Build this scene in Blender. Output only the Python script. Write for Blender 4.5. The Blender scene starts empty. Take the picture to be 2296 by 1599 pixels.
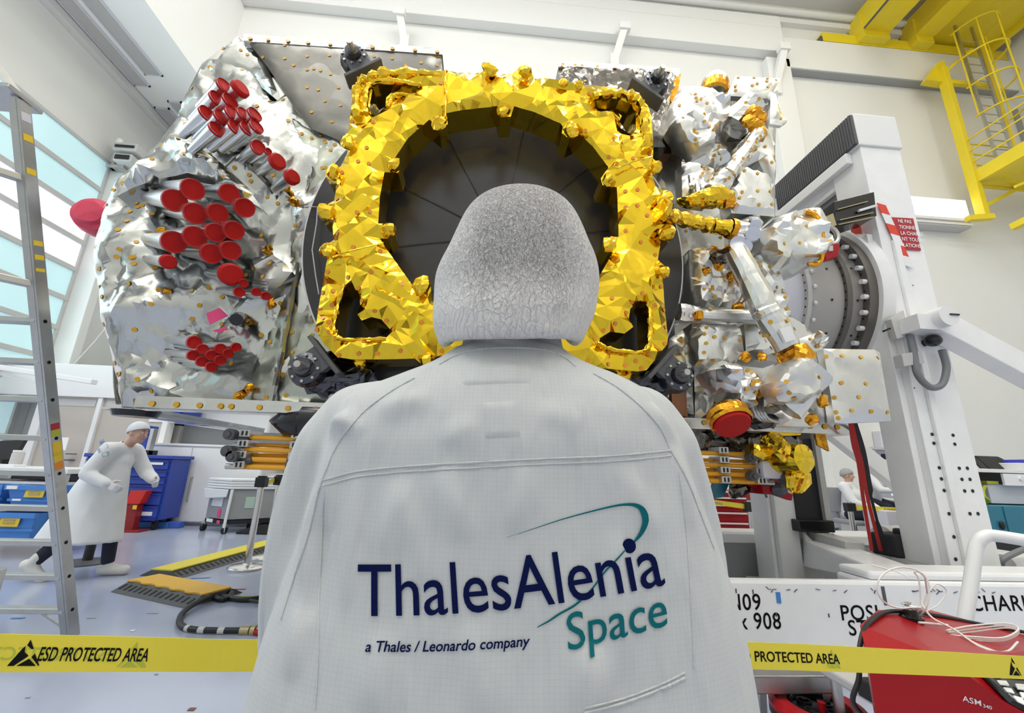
import bpy, bmesh, math, random
import numpy as np
from mathutils import Vector, Matrix, noise
from mathutils.geometry import delaunay_2d_cdt
from mathutils.bvhtree import BVHTree

S = bpy.context.scene
COL = S.collection
PI = math.pi

# ------------------------------------------------------------------ camera
FP, CX, CY = 940.0, 1148.0, 799.5            # focal length in pixels of the 2296 x 1599 frame
YAW, PITCH, ROLL = [math.radians(a) for a in (4.0, 14.8, 1.8)]
EYE = Vector((0, 0, 1.17))
FWD = Vector((math.sin(YAW)*math.cos(PITCH), math.cos(YAW)*math.cos(PITCH), math.sin(PITCH)))
_r0 = Vector((math.cos(YAW), -math.sin(YAW), 0)); _u0 = _r0.cross(FWD)
RGT = _r0*math.cos(ROLL) + _u0*math.sin(ROLL)
UPV = _u0*math.cos(ROLL) - _r0*math.sin(ROLL)
camd = bpy.data.cameras.new('camera'); cam = bpy.data.objects.new('camera', camd); COL.objects.link(cam)
camd.sensor_fit = 'HORIZONTAL'; camd.sensor_width = 36; camd.lens = 36*FP/2296
camd.clip_start = 0.02; camd.clip_end = 100
cam.matrix_world = Matrix(((RGT.x, UPV.x, -FWD.x, EYE.x), (RGT.y, UPV.y, -FWD.y, EYE.y), (RGT.z, UPV.z, -FWD.z, EYE.z), (0, 0, 0, 1)))
S.camera = cam

# ------------------------------------------------------------------ world, lights, exposure
S.view_settings.view_transform = 'Standard'
S.view_settings.look = 'None'
S.view_settings.gamma = 1
S.view_settings.use_curve_mapping = False
S.view_settings.exposure = 0.02
wd = bpy.data.worlds.new('world'); S.world = wd; wd.use_nodes = True
wd.node_tree.nodes['Background'].inputs[0].default_value = (.9, .95, 1, 1)
wd.node_tree.nodes['Background'].inputs[1].default_value = 0.3
S.cycles.max_bounces = 8; S.cycles.diffuse_bounces = 5; S.cycles.glossy_bounces = 4
S.cycles.transparent_max_bounces = 8
S.cycles.sample_clamp_indirect = 6

def area_light(name, loc, sx, sy, power, col=(1, 1, 1), rot=(0, 0, 0)):
    l = bpy.data.lights.new(name, 'AREA'); l.shape = 'RECTANGLE'; l.size = sx; l.size_y = sy
    l.energy = power; l.color = col
    o = bpy.data.objects.new(name, l); COL.objects.link(o); o.location = loc; o.rotation_euler = rot
    return o
CEIL_Z = 15.8
LIGHT_ROWS = [(x, y, w) for x in (-5.8, -0.5, 5.0, 11.0) for y, w in ((-4.0, 200), (0.5, 190), (4.0, 130))]
for (x, y, w) in LIGHT_ROWS:
    area_light('ceiling_lamp', (x, y, CEIL_Z - .12), 2.4, 1.2, w, (1.0, .985, .95))
# daylight entering through the glazed wall on the left
area_light('window_daylight', (-9.0, 4.5, 5.3), 5.0, 9.0, 160, (.78, .93, 1.0), (0, -PI/2, 0))

# ------------------------------------------------------------------ pixel <-> world
def ray(px, py):
    return FWD + RGT*((px-CX)/FP) - UPV*((py-CY)/FP)
def at(px, py, Y):
    d = ray(px, py); return EYE + d*(Y/d.y)
def atz(px, py, Z):
    d = ray(px, py); return EYE + d*((Z-EYE.z)/d.z)
def atx(px, py, X):
    d = ray(px, py); return EYE + d*(X/d.x)
def mpp(Y, py=800, px=1148):        # metres per pixel at a point
    q = at(px, py, Y) - EYE
    return q.dot(FWD)/FP
# ------------------------------------------------------------------ helpers
class MB:
    def __init__(s): s.v = []; s.f = []; s.m = []
    def add(s, vs, fs, mi=0):
        o = len(s.v); s.v += [tuple(p) for p in vs]; s.f += [tuple(i+o for i in f) for f in fs]; s.m += [mi]*len(fs); return s
    def box(s, x0, x1, y0, y1, z0, z1, mi=0):
        return s.add([(x, y, z) for z in (z0, z1) for y in (y0, y1) for x in (x0, x1)],
                     [(0, 2, 3, 1), (4, 5, 7, 6), (0, 1, 5, 4), (2, 6, 7, 3), (0, 4, 6, 2), (1, 3, 7, 5)], mi)
    def obox(s, c, half, ax=None, mi=0):
        c = Vector(c); X, Y, Z = ax or (Vector((1, 0, 0)), Vector((0, 1, 0)), Vector((0, 0, 1)))
        vs = [c + X*(a*half[0]) + Y*(b*half[1]) + Z*(d*half[2]) for d in (-1, 1) for b in (-1, 1) for a in (-1, 1)]
        return s.add(vs, [(0, 2, 3, 1), (4, 5, 7, 6), (0, 1, 5, 4), (2, 6, 7, 3), (0, 4, 6, 2), (1, 3, 7, 5)], mi)
    def bar(s, p0, p1, w, h, up=(0, 0, 1), mi=0):
        p0 = Vector(p0); p1 = Vector(p1); d = p1-p0; L = d.length; d.normalize(); up = Vector(up)
        if abs(d.dot(up)) > .98: up = Vector((0, 1, 0))
        X = d.cross(up).normalized(); Z = X.cross(d).normalized()
        return s.obox((p0+p1)/2, (w/2, L/2, h/2), (X, d, Z), mi)
    def cyl(s, p0, p1, r0, r1=None, n=24, cap=True, mi=0, cmi=None):
        r1 = r0 if r1 is None else r1; p0 = Vector(p0); p1 = Vector(p1); d = (p1-p0).normalized()
        a = d.orthogonal().normalized(); b = d.cross(a)
        ring = lambda p, r: [p + (a*math.cos(2*PI*i/n) + b*math.sin(2*PI*i/n))*r for i in range(n)]
        s.add(ring(p0, r0)+ring(p1, r1), [(i, (i+1) % n, n+(i+1) % n, n+i) for i in range(n)], mi)
        if cap:
            k = mi if cmi is None else cmi
            s.add(ring(p0, r0), [tuple(range(n))[::-1]], mi); s.add(ring(p1, r1), [tuple(range(n))], k)
        return s
    def tube(s, pts, r, n=10, mi=0, cap=True):
        pts = [Vector(p) for p in pts]; N = len(pts); rs = r if isinstance(r, (list, tuple)) else [r]*N
        t0 = (pts[1]-pts[0]).normalized(); a = t0.orthogonal().normalized(); vs = []
        for i, p in enumerate(pts):
            t = (pts[min(i+1, N-1)]-pts[max(i-1, 0)])
            t = t.normalized() if t.length > 1e-9 else t0
            a = (a - t*a.dot(t)).normalized(); b = t.cross(a)
            vs += [p + (a*math.cos(2*PI*k/n)+b*math.sin(2*PI*k/n))*rs[i] for k in range(n)]
        fs = [(i*n+k, i*n+(k+1) % n, (i+1)*n+(k+1) % n, (i+1)*n+k) for i in range(N-1) for k in range(n)]
        if cap: fs += [tuple(range(n))[::-1], tuple((N-1)*n+k for k in range(n))]
        return s.add(vs, fs, mi)
    def strip(s, pts, w, side, thick=.002, mi=0):      # flat band along pts, width along side vectors
        N = len(pts); vs = []
        for i, p in enumerate(pts):
            p = Vector(p); sd = Vector(side[i] if isinstance(side, list) else side).normalized()
            t = (Vector(pts[min(i+1, N-1)])-Vector(pts[max(i-1, 0)])).normalized(); nn = t.cross(sd).normalized()
            ww = w[i] if isinstance(w, list) else w
            vs += [p-sd*ww/2-nn*thick/2, p+sd*ww/2-nn*thick/2, p+sd*ww/2+nn*thick/2, p-sd*ww/2+nn*thick/2]
        fs = [(i*4+k, i*4+(k+1) % 4, i*4+4+(k+1) % 4, i*4+4+k) for i in range(N-1) for k in range(4)]
        fs += [(3, 2, 1, 0), tuple((N-1)*4+k for k in range(4))]
        return s.add(vs, fs, mi)
    def lathe(s, prof, o, ax, n=32, mi=0):
        o = Vector(o); ax = Vector(ax).normalized(); a = ax.orthogonal().normalized(); b = ax.cross(a); vs = []
        for r, t in prof: vs += [o + ax*t + (a*math.cos(2*PI*k/n)+b*math.sin(2*PI*k/n))*r for k in range(n)]
        return s.add(vs, [(i*n+k, i*n+(k+1) % n, (i+1)*n+(k+1) % n, (i+1)*n+k) for i in range(len(prof)-1) for k in range(n)], mi)
    def disc(s, c, nrm, r, n=14, mi=0, ph=0.):
        c = Vector(c); d = Vector(nrm).normalized(); a = d.orthogonal().normalized(); b = d.cross(a)
        return s.add([c+(a*math.cos(2*PI*i/n+ph)+b*math.sin(2*PI*i/n+ph))*r for i in range(n)], [tuple(range(n))], mi)
    def poly(s, pts, mi=0): return s.add(pts, [tuple(range(len(pts)))], mi)
    def prism(s, pts, vec, mi=0):
        n = len(pts); vec = Vector(vec); P = [Vector(p) for p in pts]
        s.add(P+[p+vec for p in P], [tuple(range(n)), tuple(range(n, 2*n))[::-1]]+[(i, n+i, n+(i+1) % n, (i+1) % n) for i in range(n)], mi)
        return s
    def ball(s, c, r, nu=16, nv=10, mi=0, ax=None):
        c = Vector(c); r = r if isinstance(r, (tuple, list)) else (r, r, r)
        X, Y, Z = ax or (Vector((1, 0, 0)), Vector((0, 1, 0)), Vector((0, 0, 1)))
        vs = [c - Z*r[2]]
        for j in range(1, nv):
            t = PI*j/nv
            vs += [c + X*(r[0]*math.sin(t)*math.cos(2*PI*i/nu)) + Y*(r[1]*math.sin(t)*math.sin(2*PI*i/nu)) - Z*(r[2]*math.cos(t)) for i in range(nu)]
        vs.append(c + Z*r[2]); fs = [(0, 1+(i+1) % nu, 1+i) for i in range(nu)]
        for j in range(nv-2): fs += [(1+j*nu+i, 1+j*nu+(i+1) % nu, 1+(j+1)*nu+(i+1) % nu, 1+(j+1)*nu+i) for i in range(nu)]
        t = len(vs)-1; b = 1+(nv-2)*nu; fs += [(b+i, b+(i+1) % nu, t) for i in range(nu)]
        return s.add(vs, fs, mi)
    def crinkle(s, amp, freq=6., seed=0):              # crumple what is in the builder so far
        off = Vector((seed*7.1, seed*3.3, seed*1.7)); nv = []
        for p in s.v:
            p = Vector(p); q = noise.noise_vector(p*freq+off) + noise.noise_vector(p*freq*2.7+off)*.5
            nv.append(tuple(p+q*amp))
        s.v = nv; return s
    def text(s, txt, fn, size=1., mi=0, **kw):
        vs, fs = text_geo(txt, size, **kw); return s.add([fn(x, y) for x, y in vs], fs, mi)
    def build(s, name, mats, parent=None, smooth=False, bevel=0, recalc=True, origin=None, angle=35):
        me = bpy.data.meshes.new(name)
        us = sorted({i for f in s.f for i in f})
        if len(us) < len(s.v):
            mp = {a: i for i, a in enumerate(us)}; s.v = [s.v[i] for i in us]; s.f = [tuple(mp[i] for i in f) for f in s.f]
        V = s.v
        if parent is None and origin is None and V:
            A = np.array(V); lo = A.min(0); hi = A.max(0); origin = ((lo[0]+hi[0])/2, (lo[1]+hi[1])/2, lo[2])
        if origin is not None: V = [(x-origin[0], y-origin[1], z-origin[2]) for x, y, z in V]
        me.from_pydata(V, [], s.f)
        for m in (mats if isinstance(mats, (list, tuple)) else [mats]): me.materials.append(m)
        me.polygons.foreach_set('material_index', s.m)
        if recalc:
            bm = bmesh.new(); bm.from_mesh(me); bmesh.ops.recalc_face_normals(bm, faces=bm.faces); bm.to_mesh(me); bm.free()
        if smooth:
            me.polygons.foreach_set('use_smooth', [True]*len(me.polygons)); me.set_sharp_from_angle(angle=math.radians(angle))
        me.update()
        return link(name, me, parent, bevel, origin)

ROOTLOC = {}
def link(name, me, parent=None, bevel=0, origin=None):
    o = bpy.data.objects.new(name, me); COL.objects.link(o)
    if origin is not None: o.location = origin
    if parent is not None:
        o.parent = parent
        if parent.name in ROOTLOC: o.matrix_parent_inverse = ROOTLOC[parent.name].inverted()
    elif origin is not None: ROOTLOC[o.name] = Matrix.Translation(Vector(origin))
    if bevel:
        b = o.modifiers.new('bevel', 'BEVEL'); b.width = bevel; b.segments = 2; b.limit_method = 'ANGLE'; b.angle_limit = math.radians(40)
    return o
def tag(o, label, cat, group=None, kind=None):
    o['label'] = label; o['category'] = cat
    if group: o['group'] = group
    if kind: o['kind'] = kind
    return o
def thing(name, label, cat, loc, group=None):
    o = bpy.data.objects.new(name, None); COL.objects.link(o); o.empty_display_size = .1; o.location = loc
    ROOTLOC[o.name] = Matrix.Translation(Vector(loc))
    return tag(o, label, cat, group)
def struct(o): o['kind'] = 'structure'; return o
def copy_tree(root, delta, label, group=None):
    r = root.copy(); COL.objects.link(r); r.location = Vector(root.location)+Vector(delta); r['label'] = label
    if group: r['group'] = group
    def kids(a, b):
        for ch in list(a.children):
            c = ch.copy(); COL.objects.link(c); c.parent = b; c.matrix_parent_inverse = ch.matrix_parent_inverse.copy(); kids(ch, c)
    kids(root, r)
    return r

_TC = {}
def text_geo(txt, size=1., shear=0., bold=0., align='LEFT', sx=1., res=4, space=1.):
    key = (txt, shear, bold, align, res, space)
    if key not in _TC:
        cu = bpy.data.curves.new('t', 'FONT'); cu.body = txt; cu.size = 1; cu.shear = shear; cu.offset = bold; cu.align_x = align
        cu.resolution_u = res; cu.fill_mode = 'FRONT'; cu.space_character = space
        ob = bpy.data.objects.new('t', cu); COL.objects.link(ob)
        me = bpy.data.meshes.new_from_object(ob.evaluated_get(bpy.context.evaluated_depsgraph_get()))
        _TC[key] = ([(v.co.x, v.co.y) for v in me.vertices], [tuple(p.vertices) for p in me.polygons])
        bpy.data.objects.remove(ob); bpy.data.curves.remove(cu); bpy.data.meshes.remove(me)
    vs, fs = _TC[key]
    return [(x*size*sx, y*size) for x, y in vs], fs
def text_width(txt, size=1., **kw):
    vs, _ = text_geo(txt, size, **kw); xs = [v[0] for v in vs]; return max(xs)-min(xs)
def on_plane(o, X, Y):
    o = Vector(o); X = Vector(X); Y = Vector(Y); return lambda x, y: o + X*x + Y*y

def remesh(prims_mb, voxel, smooth=4, fac=.5):         # voxel union of overlapping shells -> one continuous mesh
    me = bpy.data.meshes.new('tmp'); me.from_pydata(prims_mb.v, [], prims_mb.f)
    bm = bmesh.new(); bm.from_mesh(me); bmesh.ops.recalc_face_normals(bm, faces=bm.faces); bm.to_mesh(me); bm.free()
    ob = bpy.data.objects.new('tmp', me); COL.objects.link(ob)
    r = ob.modifiers.new('r', 'REMESH'); r.mode = 'VOXEL'; r.voxel_size = voxel; r.use_smooth_shade = True
    if smooth:
        m = ob.modifiers.new('s', 'SMOOTH'); m.factor = fac; m.iterations = smooth
    out = bpy.data.meshes.new_from_object(ob.evaluated_get(bpy.context.evaluated_depsgraph_get()))
    bpy.data.objects.remove(ob); bpy.data.meshes.remove(me)
    out.polygons.foreach_set('use_smooth', [True]*len(out.polygons))
    return out
def finish(name, me, mat, parent=None, origin=None):
    me.name = name; me.materials.clear(); me.materials.append(mat)
    if origin is not None: me.transform(Matrix.Translation(-Vector(origin)))
    return link(name, me, parent, 0, origin)
def catmull(pts, k=8):
    pts = [Vector(p) for p in pts]; P = [pts[0]*2-pts[1]]+pts+[pts[-1]*2-pts[-2]]; out = []
    for i in range(1, len(P)-2):
        for j in range(k):
            t = j/k; a, b, c, d = P[i-1:i+3]
            out.append(.5*((2*b)+(c-a)*t+(2*a-5*b+4*c-d)*t*t+(3*b-a-3*c+d)*t**3))
    return out+[pts[-1]]

# ------------------------------------------------------------------ materials (all procedural)
def _new(name):
    m = bpy.data.materials.new(name); m.use_nodes = True; nt = m.node_tree; return m, nt, nt.nodes['Principled BSDF']
def mat(name, col, rough=.5, metal=0., var=0., vs=3., bump=0., bs=40., emit=None, es=1., coat=0., spec=None):
    m, nt, b = _new(name); N = nt.nodes; L = nt.links
    if spec is not None: b.inputs['Specular IOR Level'].default_value = spec
    b.inputs['Base Color'].default_value = (*col, 1); b.inputs['Roughness'].default_value = rough; b.inputs['Metallic'].default_value = metal
    if coat: b.inputs['Coat Weight'].default_value = coat; b.inputs['Coat Roughness'].default_value = .1
    tc = N.new('ShaderNodeTexCoord')
    if var:
        n = N.new('ShaderNodeTexNoise'); n.inputs['Scale'].default_value = vs; n.inputs['Detail'].default_value = 5; L.new(tc.outputs['Object'], n.inputs['Vector'])
        r = N.new('ShaderNodeValToRGB'); r.color_ramp.elements[0].position = .3; r.color_ramp.elements[1].position = .7
        r.color_ramp.elements[0].color = (*[max(0, c*(1-var)) for c in col], 1); r.color_ramp.elements[1].color = (*[min(1, c*(1+var)) for c in col], 1)
        L.new(n.outputs['Fac'], r.inputs['Fac']); L.new(r.outputs['Color'], b.inputs['Base Color'])
    if bump:
        n2 = N.new('ShaderNodeTexNoise'); n2.inputs['Scale'].default_value = bs; n2.inputs['Detail'].default_value = 4; L.new(tc.outputs['Object'], n2.inputs['Vector'])
        bp = N.new('ShaderNodeBump'); bp.inputs['Strength'].default_value = bump; bp.inputs['Distance'].default_value = .01
        L.new(n2.outputs['Fac'], bp.inputs['Height']); L.new(bp.outputs['Normal'], b.inputs['Normal'])
    if emit: b.inputs['Emission Color'].default_value = (*emit, 1); b.inputs['Emission Strength'].default_value = es
    return m
def foil(name, col, rough=.18, sc=5., k=.3, sc2=22., k2=.12, dist=.35, tint=None, stretch=(1, 1, 1)):
    """wrinkled metallised film: flat facets with crisp creases at two sizes"""
    m, nt, b = _new(name); N = nt.nodes; L = nt.links
    b.inputs['Base Color'].default_value = (*col, 1); b.inputs['Metallic'].default_value = 1; b.inputs['Roughness'].default_value = rough
    tc = N.new('ShaderNodeTexCoord'); geo = N.new('ShaderNodeNewGeometry')
    def vm(op, a, bb=None, s=None):
        n = N.new('ShaderNodeVectorMath'); n.operation = op; L.new(a, n.inputs[0])
        if bb is not None:
            if hasattr(bb, 'links'): L.new(bb, n.inputs[1])
            else: n.inputs[1].default_value = bb
        if s is not None: n.inputs['Scale'].default_value = s
        return n.outputs[0]
    nz = N.new('ShaderNodeTexNoise'); nz.inputs['Scale'].default_value = 2.2; nz.inputs['Detail'].default_value = 2; L.new(tc.outputs['Object'], nz.inputs['Vector'])
    d = vm('SCALE', vm('SUBTRACT', nz.outputs['Color'], (.5, .5, .5)), s=dist)
    p = vm('ADD', tc.outputs['Object'], d)
    acc = geo.outputs['Normal']
    for s_, k_, st in ((sc, k, stretch), (sc2, k2, (1, 1, 1))):
        mp = N.new('ShaderNodeMapping'); mp.inputs['Scale'].default_value = st; mp.inputs['Rotation'].default_value = (0, .6, 0) ; L.new(p, mp.inputs['Vector'])
        v = N.new('ShaderNodeTexVoronoi'); v.inputs['Scale'].default_value = s_; L.new(mp.outputs[0], v.inputs['Vector'])
        acc = vm('ADD', acc, vm('SCALE', vm('SUBTRACT', v.outputs['Color'], (.5, .5, .5)), s=k_))
    L.new(vm('NORMALIZE', acc), b.inputs['Normal'])
    if tint:
        n = N.new('ShaderNodeTexNoise'); n.inputs['Scale'].default_value = 3; L.new(tc.outputs['Object'], n.inputs['Vector'])
        r = N.new('ShaderNodeValToRGB'); r.color_ramp.elements[0].position = .4; r.color_ramp.elements[1].position = .62
        r.color_ramp.elements[0].color = (*col, 1); r.color_ramp.elements[1].color = (*tint, 1)
        L.new(n.outputs['Fac'], r.inputs['Fac']); L.new(r.outputs['Color'], b.inputs['Base Color'])
    return m

M = {}
M['wall'] = mat('wall_paint', (.80, .80, .775), .55, var=.015, vs=.6)
M['ceil'] = mat('ceiling_paint', (.76, .76, .74), .6)
M['beamw'] = mat('beam_paint', (.80, .80, .78), .45)
M['floor'] = mat('epoxy_floor', (.43, .47, .60), .16, var=.05, vs=1.2, bump=.02, bs=6)
M['white'] = mat('white_enamel', (.82, .82, .82), .3)
M['soffit'] = mat('soffit_lightened_paint', (.93, .93, .91), .6)  # wall paint made whiter, in place of lamp light that misses the soffit
M['whitep'] = mat('white_steel_paint', (.90, .90, .90), .32, var=.03, vs=5)
M['greyp'] = mat('light_grey_paint', (.55, .54, .53), .45, var=.03)
M['beige'] = mat('beige_laminate', (.52, .47, .42), .5)
M['midgrey'] = mat('mid_grey', (.33, .34, .35), .45)
M['dgrey'] = mat('dark_grey', (.09, .09, .095), .5)
M['black'] = mat('black_rubber', (.012, .012, .013), .5)
M['blackg'] = mat('black_gloss', (.012, .012, .014), .18)
M['alu'] = mat('brushed_aluminium', (.52, .52, .51), .36, 1., var=.06, vs=12)
M['steel'] = mat('polished_steel', (.72, .70, .66), .2, 1.)
M['yellow'] = mat('yellow_steel_paint', (.80, .62, .02), .4, var=.03)
M['tape'] = mat('barrier_belt_yellow', (.80, .66, .045), .5)
M['red'] = mat('red_paint', (.36, .006, .010), .32, var=.04, spec=.3)
M['redd'] = mat('red_cover', (.46, .010, .008), .5, bump=.1, bs=60, spec=.2)
M['pink'] = mat('pink_cover', (.72, .06, .12), .45, bump=.2, bs=25)
M['pinkp'] = mat('pink_plastic', (.85, .06, .22), .4)
M['blue'] = mat('blue_cabinet_paint', (.02, .055, .36), .35)
M['bin'] = mat('blue_plastic', (.06, .23, .62), .4)
M['teal'] = mat('teal_plastic', (.03, .20, .29), .4)
M['label'] = mat('yellow_label', (.85, .58, .03), .5)
M['paper'] = mat('paper', (.85, .85, .87), .7)
M['lilac'] = mat('pale_panel', (.68, .68, .74), .5)
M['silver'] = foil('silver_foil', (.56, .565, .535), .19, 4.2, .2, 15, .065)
M['silver2'] = foil('silver_foil_smooth', (.70, .70, .67), .24, 3.0, .14, 18, .05)
M['silver3'] = foil('silver_foil_fine', (.70, .70, .68), .2, 7, .24, 22, .09)
M['satin'] = foil('silver_film_dull', (.52, .52, .50), .28, 3, .13, 14, .04)
M['dimfilm'] = foil('silver_film_darkened', (.20, .195, .18), .3, 2.0, .06, 12, .02)  # silver film darkened by colour, standing in for the dark floor it reflects
M['greenfilm'] = foil('pale_green_film', (.47, .49, .42), .3, 3.0, .14, 14, .05)
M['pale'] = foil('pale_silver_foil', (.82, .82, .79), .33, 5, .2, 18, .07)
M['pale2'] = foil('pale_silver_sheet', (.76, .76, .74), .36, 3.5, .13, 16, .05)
M['pale3'] = foil('pale_silver_crumpled', (.84, .84, .82), .28, 8, .26, 24, .1)
M['gold'] = foil('gold_foil', (.86, .585, .035), .12, 4.0, .1, 18, .05, stretch=(1.7, 1, .8))
M['goldk'] = foil('gold_foil_crumpled', (.88, .56, .04), .16, 12, .3, 36, .14)
M['kapton'] = foil('kapton_tape', (.78, .36, .03), .25, 14, .3, 40, .15)
M['dot'] = mat('amber_tape_dot', (.70, .38, .025), .4)
M['dotg'] = mat('orange_tape_dot', (.80, .27, .02), .3)
M['dish'] = mat('black_carbon', (.035, .033, .034), .28, var=.12, vs=.9)
M['rim'] = mat('white_rim', (.75, .75, .78), .35)
M['mirror'] = mat('mirror_radiator', (.86, .86, .86), .025, 1.)
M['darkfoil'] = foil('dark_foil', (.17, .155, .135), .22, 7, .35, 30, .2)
M['blackfoil'] = foil('black_foil', (.10, .10, .11), .3, 12, .5, 40, .2)
M['copper'] = mat('copper_sheet', (.30, .13, .07), .35, .7, var=.1)
M['horn'] = mat('horn_aluminium', (.74, .75, .77), .26, 1., var=.05, vs=6)
M['orange'] = mat('orange_tube', (.85, .40, .02), .4)
M['skin'] = mat('skin', (.60, .36, .27), .5)
M['navy'] = mat('navy_cloth', (.012, .013, .03), .8)
M['coat'] = mat('white_coat', (.78, .79, .80), .8, bump=.25, bs=18)
M['shoe'] = mat('white_overshoe', (.70, .69, .64), .7)
M['hair'] = mat('dark_hair', (.035, .025, .02), .6, bump=.5, bs=120)
M['capcloth'] = mat('white_cap', (.72, .73, .76), .8, bump=.3, bs=60)
M['capgrey'] = mat('sheer_grey_cap', (.36, .36, .35), .8, bump=.4, bs=60)
M['glass'] = mat('lit_glass_cyan', (.45, .66, .69), .12, emit=(.58, .80, .84), es=.46)
M['glassw'] = mat('lit_glass_white', (.70, .70, .76), .12, emit=(.85, .85, .93), es=.72)
M['lamp'] = mat('lamp_diffuser', (1, 1, 1), .5, emit=(1, .99, .96), es=7)
M['lamp2'] = mat('lamp_panel', (1, 1, 1), .5, emit=(1, 1, 1), es=1.6)
M['screen'] = mat('lit_screen', (.5, .55, .75), .3, emit=(.62, .68, .98), es=.62)
M['ink'] = mat('black_ink', (.008, .008, .008), .8, spec=.1)
M['inkn'] = mat('navy_print', (.005, .009, .055), .9, spec=.05)
M['inkt'] = mat('teal_print', (.008, .13, .15), .9, spec=.05)
M['inkg'] = mat('show_through_print', (.46, .50, .04), .6)
M['signred'] = mat('sign_red', (.45, .02, .035), .4)
M['tapered'] = mat('red_stripe', (.75, .055, .03), .45)
M['greend'] = mat('circuit_green', (.06, .06, .02), .4)
M['olive'] = mat('brass_fitting', (.45, .38, .22), .4, .6)
M['webred'] = mat('red_webbing', (.42, .015, .012), .75, bump=.3, bs=90)
M['cable'] = mat('white_tubing', (.78, .75, .72), .35)
M['hosegrey'] = mat('grey_conduit', (.20, .21, .22), .45)
# ------------------------------------------------------------------ the hall
XL, XR, YB, YF = -9.2, 16.2, 9.5, -6.0
struct(MB().box(XL-.3, XR+.3, YF-.3, 11.3, -.3, 0).build('floor', M['floor']))
struct(MB().box(-7.2, XR+.3, YF-.3, YB+.3, CEIL_Z, CEIL_Z+.2).build('ceiling', M['ceil']))
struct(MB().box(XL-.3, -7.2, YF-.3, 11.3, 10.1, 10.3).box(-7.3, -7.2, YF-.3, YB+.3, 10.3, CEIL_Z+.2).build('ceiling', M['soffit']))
struct(MB().box(XL-.3, XL, YF-.3, 11.3, 0, 10.1).build('wall_left', M['wall']))
struct(MB().box(-7.2, XR+.3, YB, YB+.3, 0, CEIL_Z).build('wall_back', M['wall']))
struct(MB().box(XL-.3, -7.2, 11.0, 11.3, 0, CEIL_Z).box(-7.3, -7.2, YB, 11.0, 0, CEIL_Z).build('wall_back', M['wall']))
struct(MB().box(XR, XR+.3, YF-.3, YB+.3, 0, CEIL_Z).build('wall_right', M['wall']))
struct(MB().box(XL-.3, XR+.3, YF-.3, YF, 0, CEIL_Z).build('wall_front', M['wall']))
# corner pillar, wall column, cornice under the left soffit
struct(MB().box(XL, -8.72, 9.3, YB, 0, 8.3).build('trim_1', M['beamw'], bevel=.01))
struct(MB().box(8.0, 8.72, 9.25, YB, 0, 13.3).build('trim_2', M['beamw'], bevel=.01))
struct(MB().box(XL, XL+.16, YF, 11.0, 9.9, 10.08).build('trim_3', M['ceil'], bevel=.01))
# crane runway: beam along the back wall, deeper and nearer on the right, pipe at the ceiling line
struct(MB().box(-7.2, 8.6, 9.2, 9.5, 13.5, 14.45).box(-7.2, 8.6, 9.2, 9.5, 14.45, 14.9).build('trim_4', M['beamw'], bevel=.02))
struct(MB().box(8.6, XR, 9.25, 9.5, 12.98, 14.15).box(8.6, XR, 9.26, 9.5, 12.93, 12.98, 1).build('trim_5', [M['beamw'], M['midgrey']], bevel=.02))
struct(MB().cyl((-7.2, 9.3, 15.25), (XR, 9.3, 15.25), .1, n=16).box(-7.2, XR, 9.35, YB, 14.9, 15.1).build('trim_6', M['beamw'], smooth=True))
for p, q in (((896, 30), (908, 100)), ((1400, 62), (1376, 142)), ((1757, 108), (1738, 200))):
    a = at(p[0], p[1], 9.02); b = at(q[0], q[1], 9.3)
    struct(MB().bar(a, b, .2, .16, (0, 1, 0)).obox(a, (.16, .1, .12)).obox(b, (.12, .12, .25)).build('trim_7', M['beamw'], bevel=.01))

# glazed wall on the left: bands of pale glass between transoms
ZT = [7.9, 7.15, 6.45, 5.77, 5.12, 4.43, 3.77, 3.11, 2.78]
KIND = ['glass', 'glass', 'glassw', 'glassw', 'glass', 'glass', 'glass', 'glass']
def glazing(name, zs, kinds, y0, y1, mull):
    fr = MB()
    for i, z in enumerate(zs):
        h = .05 if 0 < i < len(zs)-1 else .035
        fr.box(XL, XL+.09, y0, y1, z-h, z+h)
    for y in mull: fr.box(XL, XL+.085, y-.04, y+.04, zs[-1], zs[0])
    w = struct(fr.build(name, M['greyp'], bevel=.006))
    for i, k in enumerate(kinds):
        MB().box(XL+.005, XL+.04, y0, y1, zs[i+1]+.03, zs[i]-.03).build('pane', M[k], w)
glazing('window_1', ZT, KIND, -3.0, 9.3, (-3.0, .5, 9.28))
glazing('window_2', [2.58, 1.9, .25], ['glassw', 'glassw'], 2.0, 8.05, (2.0, 5.2, 8.0))
glazing('window_3', [2.58, 2.25, 1.45, .25], ['glass', 'glass', 'glass'], 8.15, 9.0, (8.15, 9.0))

# air return grilles in the left soffit
def grille(y0, y1, x0, x1, label):
    t = thing('ceiling_grille', label, 'vent', ((x0+x1)/2, (y0+y1)/2, 10.06), 'air grilles in the soffit')
    f = MB(); w = .035
    f.box(x0, x1, y0, y0+w, 10.06, 10.1).box(x0, x1, y1-w, y1, 10.06, 10.1).box(x0, x0+w, y0, y1, 10.06, 10.1).box(x1-w, x1, y0, y1, 10.06, 10.1)
    f.build('grille_frame', M['lilac'], t)
    MB().box(x0+w, x1-w, y0+w, y1-w, 10.09, 10.099).build('backing', M['midgrey'], t)
    n = 8; a, b = x0+w, x1-w; s = MB()
    for i in range(n):
        x = a+(b-a)*(i+.5)/n; s.obox((x, (y0+y1)/2, 10.077), (.016, (y1-y0)/2-w, .003), (Vector((.9, 0, .43)), Vector((0, 1, 0)), Vector((-.43, 0, .9))))
    s.build('louvre', M['greyp'], t)
grille(6.75, 9.1, -9.0, -8.62, 'long grey louvred air grille running along the soffit cornice')
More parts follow.
